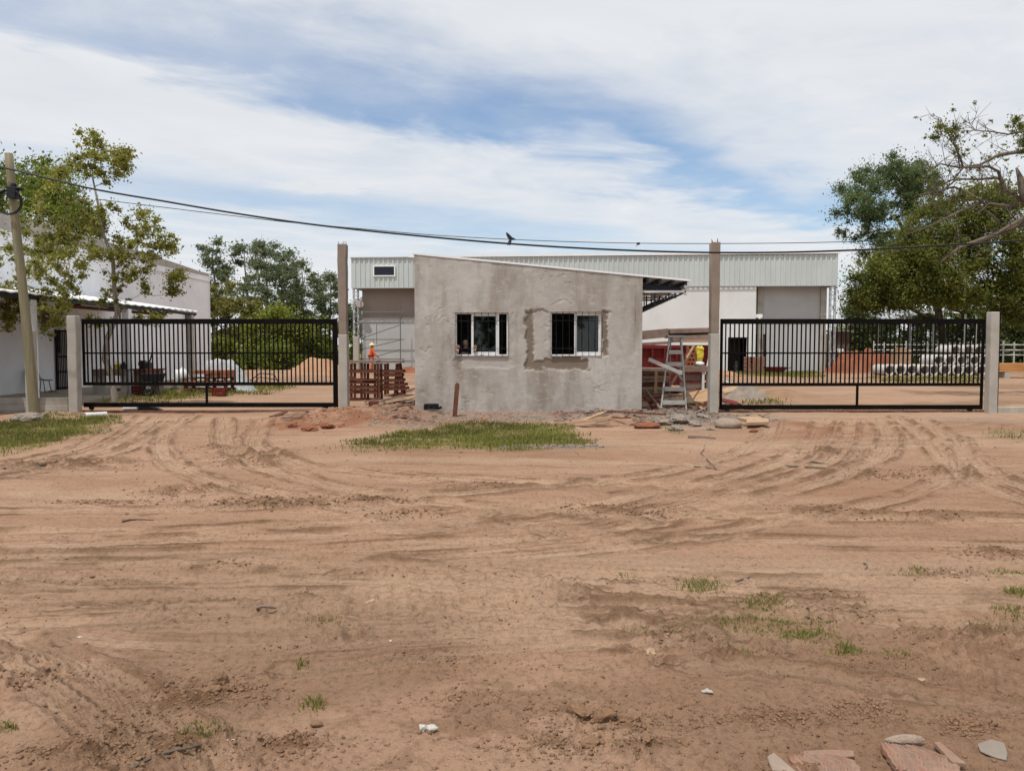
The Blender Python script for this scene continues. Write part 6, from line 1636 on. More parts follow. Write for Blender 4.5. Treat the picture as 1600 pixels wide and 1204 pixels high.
# ------------------------------------------------------------------ yard behind the right pillar and gate
m_tan = M('tan_board', (.42, .265, .150), .85, .2, 4, .3, 40, dirt=(.30, .15, .08), dirt_amt=.5)
def build_right_yard():
    # step ladder
    Y = 18.75; g = thing('step_ladder', (P(1052, 643, Y).x, Y, 0), 'dull aluminium step ladder standing open between the gate house and the right pillar', 'ladder')
    tl, tr = P(1046, 527, Y + .32), P(1064, 525, Y + .32); bl, br = P(1032, 641, Y), P(1072, 644, Y); bl.z = max(bl.z - .02, .0); br.z = max(br.z - .02, 0)
    for a, b in ((tl, bl), (tr, br)):
        mb = MB(); mb.bar(a, b, .035, .075, (0, 1, 0)); obj('front_rail', mb, m_ladder, g)
    for v in (547, 566, 605, 626):
        k = (v - 526) / (642 - 526); l, r = tl.lerp(bl, k), tr.lerp(br, k); mb = MB(); mb.box(l.x + .012, r.x - .012, l.y - .07, l.y + .09, l.z - .03, l.z + .012); mb.box(l.x + .012, r.x - .012, l.y - .073, l.y - .0705, l.z - .085, l.z + .008); obj('step', mb, m_ladder, g)
    mb = MB(); mb.box(tl.x - .07, tr.x + .09, tl.y - .12, tl.y + .12, tl.z, tl.z + .05); obj('top_cap', mb, m_ladder, g, bevel=.01)
    for a, b in ((P(1048, 528, Y + .42), P(1046, 612, Y + 1.3)), (P(1063, 528, Y + .42), P(1070, 612, Y + 1.3))):
        b.z = .0; mb = MB(); mb.bar(a, b, .03, .05); obj('rear_leg', mb, m_ladder, g)
    # grey beam and slanted sticks caught in the ladder
    mb = MB(); mb.bar(P(1013, 561, 18.55), P(1062, 582, 18.62), .07, .09); mb.cbox(P(1062, 582, 18.61), (.1, .1, .1), .2)
    tag(obj('beam', mb, m_ladder, bevel=.006), 'pale grey metal beam slanting across the step ladder', 'beam')
    mb = MB(); mb.bar(P(1084, 541, 20.6), P(1049, 600, 19.7), .05, .04); tag(obj('pole', mb, m_palewood), 'thin pale batten slanting behind the step ladder', 'batten')
    mb = MB(); a = P(1009, 609, 19.2); b = GP(1036, 643); mb.bar(a, b, .05, .035); tag(obj('pole', mb, m_greywood), 'thin grey stick leaning left of the step ladder foot', 'stick')
    mb = MB(); a = P(1057, 583, 19.0); b = P(1068, 597, 19.6); mb.bar(a, b, .04, .03); tag(obj('pole', mb, m_ladder), 'short grey rod below the slanting beam', 'rod')
    # red steel skip
    Y = 26.0; x0, x1 = P(985, 560, Y).x, P(1108, 560, Y).x; zt = P(800, 540, Y).z; g = thing('steel_skip', ((x0 + x1) / 2, Y, 0), 'red steel skip piled with grey boards behind the ladder', 'skip')
    mb = MB(); n = 5
    mb.add([(x0 + .25, Y, .1), (x1 - .25, Y, .1), (x1, Y - .15, zt), (x0, Y - .15, zt), (x0 + .25, Y + 1.6, .1), (x1 - .25, Y + 1.6, .1), (x1, Y + 1.75, zt), (x0, Y + 1.75, zt)], [(0, 1, 2, 3), (5, 4, 7, 6), (1, 5, 6, 2), (4, 0, 3, 7), (0, 4, 5, 1)])
    obj('bin', mb, m_red, g)
    for ya, yb_ in ((Y - .22, Y - .12), (Y + 1.72, Y + 1.8)):
        mb = MB(); mb.box(x0 - .03, x1 + .03, ya, yb_, zt - .10, zt + .02); obj('rim', mb, m_red, g, bevel=.01)
    for k in range(6):
        x = x0 + .3 + k * (x1 - x0 - .6) / 5; mb = MB(); mb.bar((x, Y - .04, .15), (x, Y - .19, zt - .1), .07, .05); obj('rib', mb, m_red, g)
    rng = random.Random(9)
    labs = ['grey board on the skip, lowest at the gate house side', 'grey board on the skip, upper at the gate house side', 'long grey board on the skip behind the ladder top', 'grey board on top of the pile in the skip, near the tall pillar', 'grey board below the top one, near the tall pillar', 'pale edged grey board on the skip rim beside the yellow bag']
    for i, (u0, v0, u1, v1, hh, yo, m_) in enumerate([(1000, 538, 1046, 535, .10, .1, m_greywood), (1000, 524, 1042, 520, .30, .5, m_greywood), (1040, 521, 1112, 519, .32, .7, m_greywood), (1046, 518, 1112, 516, .14, .3, m_greywood), (1050, 530, 1110, 528, .22, .1, m_greywood), (1064, 533, 1110, 533, .06, -.2, m_palewood)]):
        mb = MB(); mb.bar(P(u0, v0, Y + yo), P(u1, v1, Y + yo), .5, hh); tag(obj('board', mb, m_, bevel=.01), labs[i], 'board', 'boards on the red skip')
    # stacked rough boards in front of it, seen left of and through the ladder
    for k in range(8):
        z = .03 + k * .115; Y2 = 23.4 + rng.uniform(-.06, .06); a = P(990 + rng.uniform(-4, 2), 600, Y2).x; b = P((1046 if k > 4 else 1040) + rng.uniform(-6, 14), 600, Y2).x
        mb = MB(); sk = rng.uniform(-.025, .025)
        mb.bar((a, Y2 + .25, z + .04 - sk), (b, Y2 + .25, z + .04 + sk), .55, .098); tag(obj('rough_board', mb, (m_redwood, m_palewood, m_greywood)[(k * 2) % 3], bevel=.008), 'rough brown board in the stack between the gate house and the ladder', 'board', 'rough boards stacked behind the ladder')
    for k in range(1):
        mb = MB(); Y2 = 23.1; x = P(1024 + 14 * k, 600, Y2).x; mb.bar((x, Y2 + .02, .0), (x + .03, Y2 + .02, .86), .08, .06); tag(obj('stack_prop', mb, m_palewood), 'short upright batten propping the rough board stack', 'batten', 'battens propping the board stack')
    # makeshift table with bricks and bags
    Y = 23.0; zt = P(800, 572, Y).z; x0, x1 = P(1064, 575, Y).x, P(1110, 575, Y).x
    g = thing('plank_table', ((x0 + x1) / 2, Y, 0), 'makeshift plank table with red bricks and a yellow bag, beside the tall right pillar', 'table')
    mb = MB(); mb.box(x0, x1, Y, Y + .7, zt - .05, zt); mb.box(x0, x1, Y - .03, Y - .003, zt - .17, zt - .01); obj('table_top', mb, m_greywood, g, bevel=.006)
    for x, m_ in ((x0 + .08, m_greywood), (P(1099, 590, Y).x, m_plastic_white), (x1 - .08, m_greywood)):
        mb = MB(); mb.box(x - .035, x + .035, Y + .0, Y + .07, -.05, zt - .051); obj('leg', mb, m_, g)
    for za, zb_ in ((.08, .27), (.32, .5), (.56, .74)):
        mb = MB(); mb.box(x0, x1, Y + .1, Y + .14, za, zb_); obj('rail', mb, m_greywood, g)
    for k in range(5):
        mb = MB(); x = P(1074 + rng.uniform(-1, 2), 560, Y).x; z = zt + .003 + k * .125
        w = .24; mb.box(x, x + w, Y + .1, Y + .3, z, z + .03); mb.box(x, x + w, Y + .1, Y + .3, z + .09, z + .12)
        for q in (0, .105, .21): mb.box(x + q, x + q + .03, Y + .1, Y + .3, z + .03, z + .09)
        tag(obj('hollow_brick', mb, m_brick), 'red hollow brick stacked on the plank table beside the yellow bag', 'brick', 'hollow bricks on the plank table')
    c = P(1094, 571, Y); mb = MB(); mb.lump((c.x, Y + .28, zt + .075), (.19, .17, .085), 8, .12, 2, .85); tag(obj('bag', mb, m_plastic_white, smooth=True), 'white bag lying on the plank table under the yellow bag', 'bag')
    mb = MB(); zz = zt + .16
    pr = [(.10, 0), (.13, .10), (.13, .2), (.11, .3), (.125, .38), (.09, .42)]; n = 14; vs = []; rr = np.random.default_rng(3)
    for r, h in pr:
        for j in range(n):
            a = 2 * math.pi * j / n; q = 1 + .12 * math.sin(3 * a + h * 9) + .05 * rr.normal(); vs.append((c.x + .02 + r * q * math.cos(a) + h * .08, Y + .28 + r * q * math.sin(a) * .8, zz + h + .03 * math.sin(2 * a) * (h > .3)))
    fs = [tuple(range(n))[::-1], tuple(range(len(vs) - n, len(vs)))]
    for i in range(len(pr) - 1):
        for j in range(n): fs.append((i * n + j, i * n + (j + 1) % n, (i + 1) * n + (j + 1) % n, (i + 1) * n + j))
    mb.add(vs, fs); tag(obj('bag', mb, m_yellow), 'crumpled yellow bag standing on the white bag beside the tall right pillar', 'bag')
    # tan sheets and scraps on the ground below
    for i, (u, v, poly, tilt, rz, lift, m_, lab) in enumerate([
        (1060, 634, [(-.42, -.3), (.30, -.36), (.45, .25), (-.30, .34)], (.22, -.1), .2, .10, m_palewood, 'tan broken sheet lying behind the ladder steps'),
        (1088, 632, [(-.34, -.32), (.32, -.30), (.38, .3), (-.36, .26)], (.55, -.25), -.3, .18, m_tan, 'bright tan sheet tilted up beside the tall right pillar'),
        (1070, 622, [(-.4, -.2), (.42, -.26), (.36, .22), (-.4, .26)], (.35, .12), .1, .24, m_tan, 'orange-tan sheet on top of the scrap behind the ladder'),
        (1092, 640, [(-.3, -.14), (.3, -.12), (.26, .16), (-.28, .1)], (.12, .1), .4, .03, m_palewood, 'pale broken board at the foot of the tall right pillar'),
        (1044, 641, [(-.3, -.16), (.28, -.18), (.3, .12), (-.26, .16)], (.08, -.05), -.2, .02, m_greywood, 'grey broken board under the lowest ladder step')]):
        shard('broken_sheet', lab, 'sheet', u, v, poly, .03, m_, tilt, rz, lift)
    for i, (a, b, w, m_, lab) in enumerate([((1078, 628), (1100, 645), .07, m_palewood, 'pale batten lying across the scrap beside the tall right pillar'), ((1090, 648), (1110, 636), .06, m_greywood, 'grey batten pointing at the tall right pillar')]):
        plank('batten', lab, 'batten', a, b, w, .03, m_, None, .05, .06)
    for k in range(16):
        p = GP(1012 + rng.uniform(-4, 92), 634 + rng.uniform(-12, 8)); 
        if p.x < 3.2: continue
        mb = MB(); mb.cbox(p + Vector((0, 0, .06 + rng.uniform(0, .06))), (.24, .12, .11), rng.uniform(0, 3), rng.uniform(-.35, .35), rng.uniform(-.3, .3))
        tag(obj('loose_brick', mb, m_brick if k % 2 else m_redsoil, bevel=.01), 'loose red brick lying in the scrap between the gate house and the tall right pillar', 'brick', 'loose bricks behind the ladder')
    for k in range(12):
        p = GP(1008 + rng.uniform(0, 96), 628 + rng.uniform(-14, 12)); a = rng.uniform(-.6, .6); l = rng.uniform(.5, 1.1)
        if p.x - l * .5 < 3.15: p.x = 3.2 + l * .5
        mb = MB(); mb.cbox(p + Vector((0, 0, .10 + k * .012)), (l, .09, .03), a, rng.uniform(-.2, .2), rng.uniform(-.16, .16))
        tag(obj('scrap_board', mb, (m_greywood, m_redwood, m_tan)[k % 3], bevel=.004), 'broken board thrown on the scrap behind the ladder', 'board', 'broken boards behind the ladder')
    # planks and stones in front of the gate house and pillar
    for a, b, w, h, m_, z0, z1, lab in [((912, 659), (951, 645), .11, .04, m_palewood, .0, .03, 'pale plank pointing at the gate house wall'), ((882, 664), (956, 657), .10, .05, m_palewood, .0, .05, 'long pale plank lying behind the grass patch'), ((905, 667), (982, 666), .07, .03, m_palewood, .02, .0, 'thin pale plank at the edge of the grass patch'),
                                       ((950, 646), (1040, 650), .07, .04, m_redwood, .02, .03, 'dark bent plank running from the wall towards the rubble'), ((1075, 684), (1118, 686), .06, .04, m_greywood, .0, .0, 'short dark stick in front of the big rounded stone'), ((958, 653), (985, 653), .05, .03, m_redwood, 0, 0, 'short brown batten behind the long pale plank')]:
        plank('plank', lab, 'plank', a, b, w, h, m_, 'planks in front of the gate house', z0, z1)
    stone('boulder', 'big rounded pale stone in front of the tall right pillar', 'stone', 1137, 668, (.28, .2, .12), M('dusty_stone', (.30, .235, .185), .95, .2, 4, .6, 25, dirt=(.22, .15, .10), dirt_amt=.6), 61, .10, .1, .6, smooth=True)
    stone('stone', 'flat brown stone slab on the soil bank right of the pale planks', 'stone', 1012, 668, (.27, .2, .07), m_redsoil, 62, .16, .15, .6)
    shard('stone_slab', 'flat pale stone slab right of the big rounded stone', 'slab', 1177, 666, [(-.24, -.2), (.2, -.26), (.29, -.05), (.2, .24), (-.22, .3), (-.12, .02)], .06, m_palewood, (.12, -.06), .1, .05)
    stone('stone', 'small brown stone just below the flat pale slab', 'stone', 1177, 675, (.08, .06, .04), m_redsoil, 64, .2)
    for i, (u, v, s, lab) in enumerate([(1062, 656, (.26, .2, .12), 'grey concrete lump left of the tall right pillar base'), (1040, 660, (.22, .16, .09), 'grey concrete lump at the ladder side of the rubble'), (1085, 664, (.2, .16, .1), 'dark concrete lump in the middle of the rubble'), (1098, 652, (.18, .14, .1), 'pale concrete lump touching the tall right pillar'), (1057, 672, (.17, .14, .11), 'dark mossy lump beside the small grass clump'),
                                        (1132, 643, (.14, .1, .08), 'white stone at the bottom corner of the right gate'), (1020, 655, (.16, .12, .06), 'flat grey lump under the dark bent plank'), (1110, 671, (.12, .1, .06), 'small grey lump left of the big rounded stone'), (1163, 655, (.10, .08, .05), 'small grey lump behind the flat pale slab')]):
        stone('concrete_lump', lab, 'concrete lump', u, v, (s[0] * .8, s[1] * .8, s[2] * .7), m_rock, 300 + i, .40, .3 * i, .15)
    # grey rubble heap behind the right gate
    c = G(1168, 622); mound('rubble_heap', 'heap of grey rubble and wire behind the near end of the right gate', 'rubble heap', c.x, c.y, .85, .8, .42, m_rock, 21, .6, 6)
    for u, v, poly, tilt, rz, lift, m_, lab in [(1143, 622, [(-.3, -.16), (.26, -.2), (.34, .14), (-.28, .18)], (.3, -.3), .2, .25, m_palewood, 'pale slab leaning on the grey rubble heap'), (1140, 616, [(-.2, -.1), (.24, -.12), (.2, .12), (-.2, .14)], (.25, .3), -.2, .34, m_conc, 'light grey slab on top beside the grey rubble heap'), (1142, 632, [(-.3, -.15), (.3, -.17), (.2, .2), (-.28, .17)], (.25, .25), .0, .03, m_red, 'red sheet corner at the foot of the grey rubble heap')]:
        shard('slab', lab, 'slab', u, v, poly, .035, m_, tilt, rz, lift)
    mound('soil_heap', 'low brown soil heap beside the grey rubble heap', 'soil heap', P(1225, 612, 24.5).x, 24.5, 1.5, 1.3, .22, M('brown_yard_soil', (.27, .165, .10), .97, .2, 2, .8, 20), 27, .5, 3)
    # brick pile, red barrow, sacks by the doorway
    Y = 43.5; x0, x1 = P(1163, 570, Y).x, P(1197, 570, Y).x; mb = MB(); n = 9
    for k in range(n):
        for i in range(5):
            w = (x1 - x0 - .12) / 5; x = x0 + .1 + i * w + (.04 if k % 2 else 0) + (k * .012 if i == 0 else 0)
            for j in range(3): mb.box(x + .006, x + w - .006, Y + j * .27 + .004, Y + j * .27 + .262, k * .108 + .002, k * .108 + .102)
    tag(obj('brick_pile', mb, M('dusty_brick', (.27, .145, .105), .95, .3, 5, .5, 40)), 'square pile of dusty bricks in front of the warehouse doorway', 'brick pile')
    Y = 42.6; cx = P(1215, 574, Y).x; g = thing('wheelbarrow', (cx, Y, 0), 'red wheelbarrow tray lying beside the brick pile', 'wheelbarrow')
    mb = MB(); vs = []; 
    mb.add([(cx - .62, Y, .42), (cx + .55, Y, .42), (cx + .38, Y + .1, .13), (cx - .42, Y + .1, .13), (cx - .62, Y + .6, .42), (cx + .55, Y + .6, .42), (cx + .38, Y + .5, .13), (cx - .42, Y + .5, .13)], [(0, 3, 2, 1), (5, 6, 7, 4), (1, 2, 6, 5), (4, 7, 3, 0), (3, 7, 6, 2)]); obj('tray', mb, m_red, g)
    mb = MB(); mb.tube([(cx - .42 + .16 * math.cos(a), Y + .3, .17 + .16 * math.sin(a)) for a in np.linspace(0, 6.28, 18, endpoint=False)], .035, 6, True); obj('wheel', mb, m_rubber, g)
    for yy in (.05, .55):
        mb = MB(); mb.tube([(cx - .45, Y + .3, .17), (cx + .1, Y + yy, .12), (cx + .75, Y + yy, .4)], .02, 6); mb.tube([(cx + .2, Y + yy, .14), (cx + .22, Y + yy, .0)], .018, 6); obj('handle', mb, m_rubber, g)
    for i, (u, v, s, lab) in enumerate([(1143, 578, (.22, .2, .42), 'white sack standing upright before the dark doorway'), (1150, 579, (.2, .2, .36), 'white sack leaning against the upright one before the doorway'), (1157, 577, (.3, .2, .2), 'grey sack lying between the white sacks and the brick pile'), (1131, 580, (.3, .3, .18), 'dark sack lying left of the white sacks')]):
        stone('sack', lab, 'sack', u, v, s, m_plastic_white if i < 2 else m_tarp if i == 2 else m_black_cloth, 400 + i, .16, .2, .85, smooth=True)
    mb = MB(); c = G(1135, 589); mb.lump((c.x, c.y + .4, .0), (.8, .5, .3), 9, .2, 3); tag(obj('sand_heap', mb, m_sand, smooth=True), 'small heap of tan sand in front of the dark sack', 'sand heap')
    for i, (u, v, h, lab) in enumerate([(1265, 577, .55, 'dark stump standing against the warehouse wall'), (1285, 576, .35, 'short dark stump at the right corner of the warehouse')]):
        p = G(u, v); mb = MB(); mb.tube([(p.x, p.y, -.05), (p.x, p.y, h)], [.12, .1], 9); tag(obj('stump', mb, m_dark_bark), lab, 'stump')
    # red soil bank, tan block, stub column, dark boarded hut
    mound('soil_heap', 'long bank of red soil between the warehouse and the concrete pipes', 'soil heap', P(1366, 575, 45).x, 46.5, 3.1, 1.6, 1.15, m_redsoil, 41, .5, 1.6, n=80, flat=.35)
    Y = 44.6; a, b = P(1402, 560, Y).x, P(1424, 560, Y).x; mb = MB(); mb.box(a, b, Y, Y + .8, -.1, P(800, 547, Y).z); mb.box(a + .1, b - .15, Y + .05, Y + .7, P(800, 547, Y).z + .002, P(800, 543, Y).z)
    tag(obj('tan_block', mb, m_palewood, bevel=.02), 'tan wrapped block standing behind the concrete pipes on the red soil bank', 'block')
    Y = 47.5; a, b = P(1290, 560, Y).x, P(1298, 560, Y).x; mb = MB(); mb.box(a, b, Y, Y + .3, -.1, P(800, 521, Y).z); tag(obj('stub_column', mb, m_conc, bevel=.02), 'grey stub column in front of the right warehouse corner', 'column')
    Y = 56; a, b = P(1297, 540, Y).x, P(1328, 540, Y).x; g = thing('boarded_shed', ((a + b) / 2, Y, 0), 'low boarded shed between the warehouse end and the red soil bank', 'shed')
    mb = MB(); nb = 9
    for k in range(nb): mb.box(a + (b - a) * k / nb + .01, a + (b - a) * (k + 1) / nb - .01, Y + (.02 if k % 2 else 0), Y + .04, -.1, P(800, 518, Y).z)
    obj('wall', mb, m_greywood, g)
    mb = MB(); mb.box(a - .15, b + .15, Y - .3, Y + 3, P(800, 518, Y).z + .01, P(800, 515.5, Y).z); obj('roof', mb, m_galv, g)
    for i, (u, lab) in enumerate(((1308, 'white bags on the red soil bank by the boarded shed'),)):
        c = P(u, 548, 47.2); mb = MB(); mb.lump((c.x, 47.2, 1.15), (.35, .3, .25), 6, .3, 2); tag(obj('bag', mb, m_plastic_white), 'white bag on the left end of the red soil bank', 'bag')
    p = G(1326, 578); mb = MB(); mb.box(p.x - .1, p.x + .1, p.y, p.y + .2, -.05, .5); tag(obj('marker_post', mb, m_plastic_white, bevel=.02), 'short white marker post in front of the red soil bank', 'marker post')
    # concrete pipes
    Y = 41.0; R0 = .30; L_ = 1.5; sp = .605; xb = P(1391, 579, Y).x
    proto = MB(); proto.ring((0, 0, 0), (0, L_, 0), R0 * .74, R0, 26); first = None
    words = ['first', 'second', 'third', 'fourth', 'fifth', 'sixth', 'seventh', 'eighth', 'ninth', 'tenth']
    rng = random.Random(5)
    for row, (ks, nm) in enumerate((([0, 1, 2, 3, 4, 5, 6, 7, 8, 9], 'bottom'), ([4.5, 5.5, 6.5, 7.5, 8.5], 'middle'), ([6, 7, 8], 'top'))):
        for i, k in enumerate(ks):
            x = xb + k * sp; z = R0 + row * R0 * 1.735; y = Y + rng.uniform(-.12, .12) + (.0 if row == 0 else .15)
            if first is None:
                o = obj('concrete_pipe', proto, m_pipe, None, (0, 0, 0), bevel=.02); first = o
            else: o = first.copy(); COL.objects.link(o)
            o.location = (x, y, z - .01); o.rotation_euler = (0, rng.uniform(0, 6), 0)
            tag(o, 'grey concrete pipe, %s from the left in the %s row of the stack' % (words[i], nm), 'pipe', 'stacked concrete pipes')
    # white pipe fence
    Y = 53; g = thing('pipe_fence', (P(1450, 560, Y).x, Y, 0), 'white pipe rail fence behind the stacked concrete pipes', 'fence')
    x0, x1 = P(1365, 540, Y).x, P(1720, 540, Y).x; n = 22
    for k in range(n):
        x = x0 + (x1 - x0) * k / (n - 1); mb = MB(); mb.tube([(x, Y, -.1), (x, Y, 1.85 + .08 * (k % 3 == 0))], .055, 8); obj('post', mb, m_plastic_white, g)
    for z in (1.66, 1.30, .96):
        mb = MB(); mb.tube([(x0, Y, z), (x1, Y, z)], .045, 8); obj('rail', mb, m_plastic_white, g)
    # open shed with white sheet roof
    Y = 57; g = thing('open_shed', (P(1440, 560, Y).x, Y + 2, 0), 'open shed with a bright white sheet roof among the dark trees', 'shed')
    a, b, c = P(1385, 500, Y), P(1463, 485.5, Y), P(1500, 489, Y)
    mb = MB(); mb.add([a, b, b + Vector((0, 5, .9)), a + Vector((0, 5, .9)), c, c + Vector((0, 5, .9))], [(0, 1, 2, 3), (1, 4, 5, 2)]); r_ = obj('roof', mb, m_white_metal, g); s_ = r_.modifiers.new('thick', 'SOLIDIFY'); s_.thickness = .05
    for u in (1379, 1385, 1419, 1422, 1462, 1484, 1517, 1524):
        mb = MB(); q = P(u, 540, Y + .3); mb.tube([(q.x, Y + .3 + (u % 3) * .4, -.1), (q.x, Y + .3 + (u % 3) * .4, P(800, 499 if u < 1400 else 490, Y).z)], .07, 8); obj('post', mb, m_galv, g)
    # orange timber
    Y = 38; x0 = P(1556, 570, Y).x
    for k in range(5):
        for j in range(3):
            mb = MB(); z = .32 + k * .085; xs = x0 + rng.uniform(-.2, .15); mb.bar((xs, Y + j * .25, z + .035), (xs + 4.2, Y + j * .25, z + .035), .22, .07)
            tag(obj('timber', mb, m_orange_timber, bevel=.006), 'fresh orange timber plank in the pile right of the short post', 'timber', 'orange timber pile')
    for k in range(3):
        mb = MB(); x = x0 + .4 + k * 1.5; mb.box(x, x + .25, Y - .1, Y + .75, -.05, .315); tag(obj('concrete_bearer', mb, m_conc, bevel=.01), 'concrete block bearer under the orange timber pile', 'bearer', 'bearers under the orange timber')
build_right_yard()

# ------------------------------------------------------------------ foreground litter
m_paper = M('soiled_paper', (.50, .48, .44), .8, .2, 30, .3, 60, dirt=(.25, .17, .12), dirt_amt=.5)
def build_foreground():
    def ribbed(name, label, u, v, w, d, th, rz, tilt, lift, notch, m_):
        """broken ribbed clay tile: grooves across its top, one torn side"""
        p = GP(u, v); R = Matrix.Rotation(rz, 3, 'Z') @ Matrix.Rotation(tilt[0], 3, 'X') @ Matrix.Rotation(tilt[1], 3, 'Y'); mb = MB(); n = 36; mth = 9; rr = np.random.default_rng(int(u))
        tear = rr.normal(size=mth) * .006; vs = []
        for j in range(mth):
            yy = -d / 2 + d * j / (mth - 1); xr = w / 2 + tear[j] - notch * max(0, j - 5) * .02; xl = -w / 2 + tear[-j - 1] * .6
            for i in range(n):
                k = i / (n - 1); x = xl + (xr - xl) * k; vs.append((x, yy + tear[(i // 9) % mth] * .5 * (j in (0, mth - 1)), th + .0042 * math.sin(k * 60)))
        N_ = len(vs); vs += [(x, y, 0) for x, y, z in vs]; fs = []
        for j in range(mth - 1):
            for i in range(n - 1):
                a = j * n + i; fs += [(a, a + 1, a + n + 1, a + n), (N_ + a, N_ + a + n, N_ + a + n + 1, N_ + a + 1)]
        for i in range(n - 1): fs += [(i, N_ + i, N_ + i + 1, i + 1), (N_ - n + i, N_ - n + i + 1, 2 * N_ - n + i + 1, 2 * N_ - n + i)]
        for j in range(mth - 1): fs += [(j * n, (j + 1) * n, N_ + (j + 1) * n, N_ + j * n), (j * n + n - 1, N_ + j * n + n - 1, N_ + (j + 1) * n + n - 1, (j + 1) * n + n - 1)]
        mb.add([tuple(R @ Vector(q) + p + Vector((0, 0, lift))) for q in vs], fs)
        return tag(obj(name, mb, m_, None, tuple(p)), label, 'tile')
    ribbed('broken_tile', 'broken ribbed terracotta tile lying flat at the bottom edge, the left one', 1292, 1206, .235, .15, .028, .03, (.04, -.04), .0, 1, m_tile)
    ribbed('broken_tile', 'broken ribbed terracotta tile with a pointed corner under the pale stone', 1440, 1196, .25, .17, .022, -.12, (.10, .05), .006, 2, m_tile)
    shard('tile_piece', 'red edge piece of tile behind the left ribbed tile', 'tile', 1296, 1184, [(-.11, -.02), (-.02, -.026), (.09, -.018), (.10, .012), (.0, .02), (-.10, .016)], .02, MATS['ribbed_terracotta'], (.3, 0), .05, -.004)
    shard('tile_piece', 'red corner piece of tile beside the pointed ribbed tile', 'tile', 1476, 1184, [(-.02, -.08), (.035, -.085), (.01, .06), (-.018, .05)], .02, MATS['ribbed_terracotta'], (.06, .1), .0, .006)
    shard('stone_piece', 'triangular grey stone left of the ribbed tiles', 'stone', 1215, 1197, [(-.055, -.05), (.045, -.06), (.01, .05), (-.03, .03)], .016, M('dusty_tile_back', (.31, .235, .185), .95, .2, 12, .5, 50, dirt=(.24, .16, .11), dirt_amt=.7), (.18, .12), .2, .0)
    stone('stone', 'long pale grey stone lying on the pointed ribbed tile', 'stone', 1414, 1166, (.080, .022, .018), MATS['dusty_tile_back'], 81, .16, .10, 1.6)
    shard('stone_piece', 'grey slate piece with a raised corner at the bottom right', 'stone', 1557, 1178, [(-.06, .01), (-.03, -.03), (.0, -.055), (.03, -.02), (.055, .03), (.02, .06), (-.045, .05)], .007, m_rock, (.2, -.15), .1, .008)
    stone('stone', 'brown flat stone in the lower left foreground near the white litter', 'stone', 494, 1134, (.026, .017, .012), m_clod, 82, .15, .2, .8, smooth=True)
    for i, (u, v, s, lab) in enumerate([(345, 1068, (.032, .028, .036), 'large brown clod standing up in the broken soil at lower left'), (332, 1080, (.036, .03, .02), 'brown clod in front of the large standing clod'), (310, 1076, (.026, .02, .016), 'smaller brown clod left of the large standing clod'), (362, 1076, (.026, .02, .015), 'small brown clod right of the large standing clod'),
                                        (905, 1118, (.05, .04, .035), 'dark clod on the torn tyre mark, left of its pair'), (945, 1122, (.045, .04, .035), 'dark clod on the torn tyre mark, right of its pair'), (985, 1130, (.05, .035, .025), 'brown clod at the right end of the torn tyre mark'), (925, 1166, (.04, .03, .02), 'brown clod below the torn tyre mark'), (1010, 1156, (.03, .022, .016), 'small brown clod below the right end of the torn tyre mark')]):
        stone('soil_clod', lab, 'clod', u, v, s, m_clod, 500 + i, .38, .5 * i, .45)
    # litter
    p = GP(669, 1142); mb = MB(); mb.lump(p + Vector((-.02, .0, .012)), (.016, .014, .014), 3, .45, 2); mb.lump(p + Vector((.012, -.004, .012)), (.022, .014, .014), 4, .5, 2); tag(obj('paper_scrap', mb, m_paper, None, tuple(p)), 'crumpled white scrap of paper on the sand in the lower middle', 'litter')
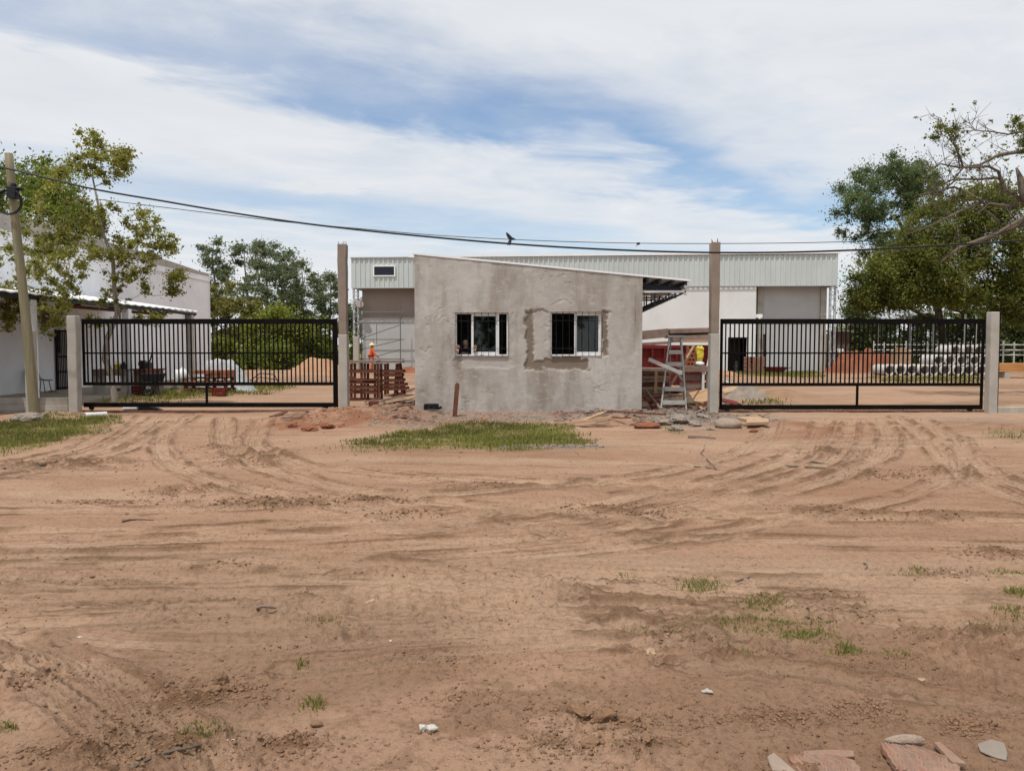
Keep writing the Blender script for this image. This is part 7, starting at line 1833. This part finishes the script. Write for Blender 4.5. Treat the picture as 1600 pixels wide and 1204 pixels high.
    for i, (u, v, w, lab, m_) in enumerate([(361, 1156, .012, 'tiny white paper shred beside the dark grass tuft', m_paper), (580, 943, .05, 'pale crumpled scrap left of the picture middle', m_palewood), (1015, 1020, .045, 'pale dry scrap in the sand right of the middle', m_palewood), (610, 1001, .012, 'tiny white pebble in the sand', m_paper), (1105, 1080, .025, 'small pale chip of stone above the ridge of clods', m_conc), (1440, 1062, .022, 'pale curled chip near the right side of the foreground', m_palewood), (683, 876, .012, 'white speck of litter on the middle of the track', m_paper), (125, 996, .02, 'pale chip of stone near the left edge of the track', m_paper)]):
        stone('litter_scrap', lab, 'litter', u, v, (w, w * .55, w * .3), m_, 700 + i, .42, .7 * i, .5)
    for i, (pts, r, lab) in enumerate([([(400, 951), (420, 949), (431, 951)], .012, 'short grey split stick left of the middle'), ([(205, 1202), (250, 1180), (300, 1168), (320, 1165)], .008, 'dark split stick at the lower left beside the flat grass'), ([(1085, 729), (1120, 734), (1095, 708), (1102, 700)], .010, 'forked twig on the sand before the right pillar'), ([(1150, 908), (1162, 905), (1174, 901)], .010, 'short brown stick right of the bushy grass tuft'),
                                       ([(1226, 729), (1255, 730), (1290, 732)], .018, 'thin dark stick lying before the right gate'), ([(1266, 722), (1280, 724), (1293, 726)], .012, 'short dark twig behind the thin dark stick'), ([(190, 815), (215, 812), (240, 813)], .010, 'thin curved twig on the track at the left'), ([(340, 968), (352, 964), (357, 966)], .009, 'small dark twig on the sand left of the split stick'),
                                       ([(1350, 880), (1355, 886), (1352, 890)], .007, 'tiny upright twig at the right of the track'), ([(845, 930), (848, 925)], .006, 'tiny dark twig in the middle foreground'), ([(60, 728), (90, 722), (110, 723)], .02, 'dark root piece on the soil below the left grass')]):
        q = [GP(u, v) for u, v in pts]; rr = random.Random(i); q2 = []
        for a, b in zip(q[:-1], q[1:]): q2 += [a, a.lerp(b, .5) + Vector((0, rr.uniform(-.01, .01), rr.uniform(.0, .008)))]
        q2.append(q[-1]); mb = MB(); mb.tube([c + Vector((0, 0, r * .5)) for c in q2], [r * (1 - .5 * k / len(q2)) for k in range(len(q2))], 6)
        tag(obj('stick', mb, m_greywood if i in (0, 3) else m_bark, None, tuple(q[0])), lab, 'stick', 'sticks on the sand')
build_foreground()
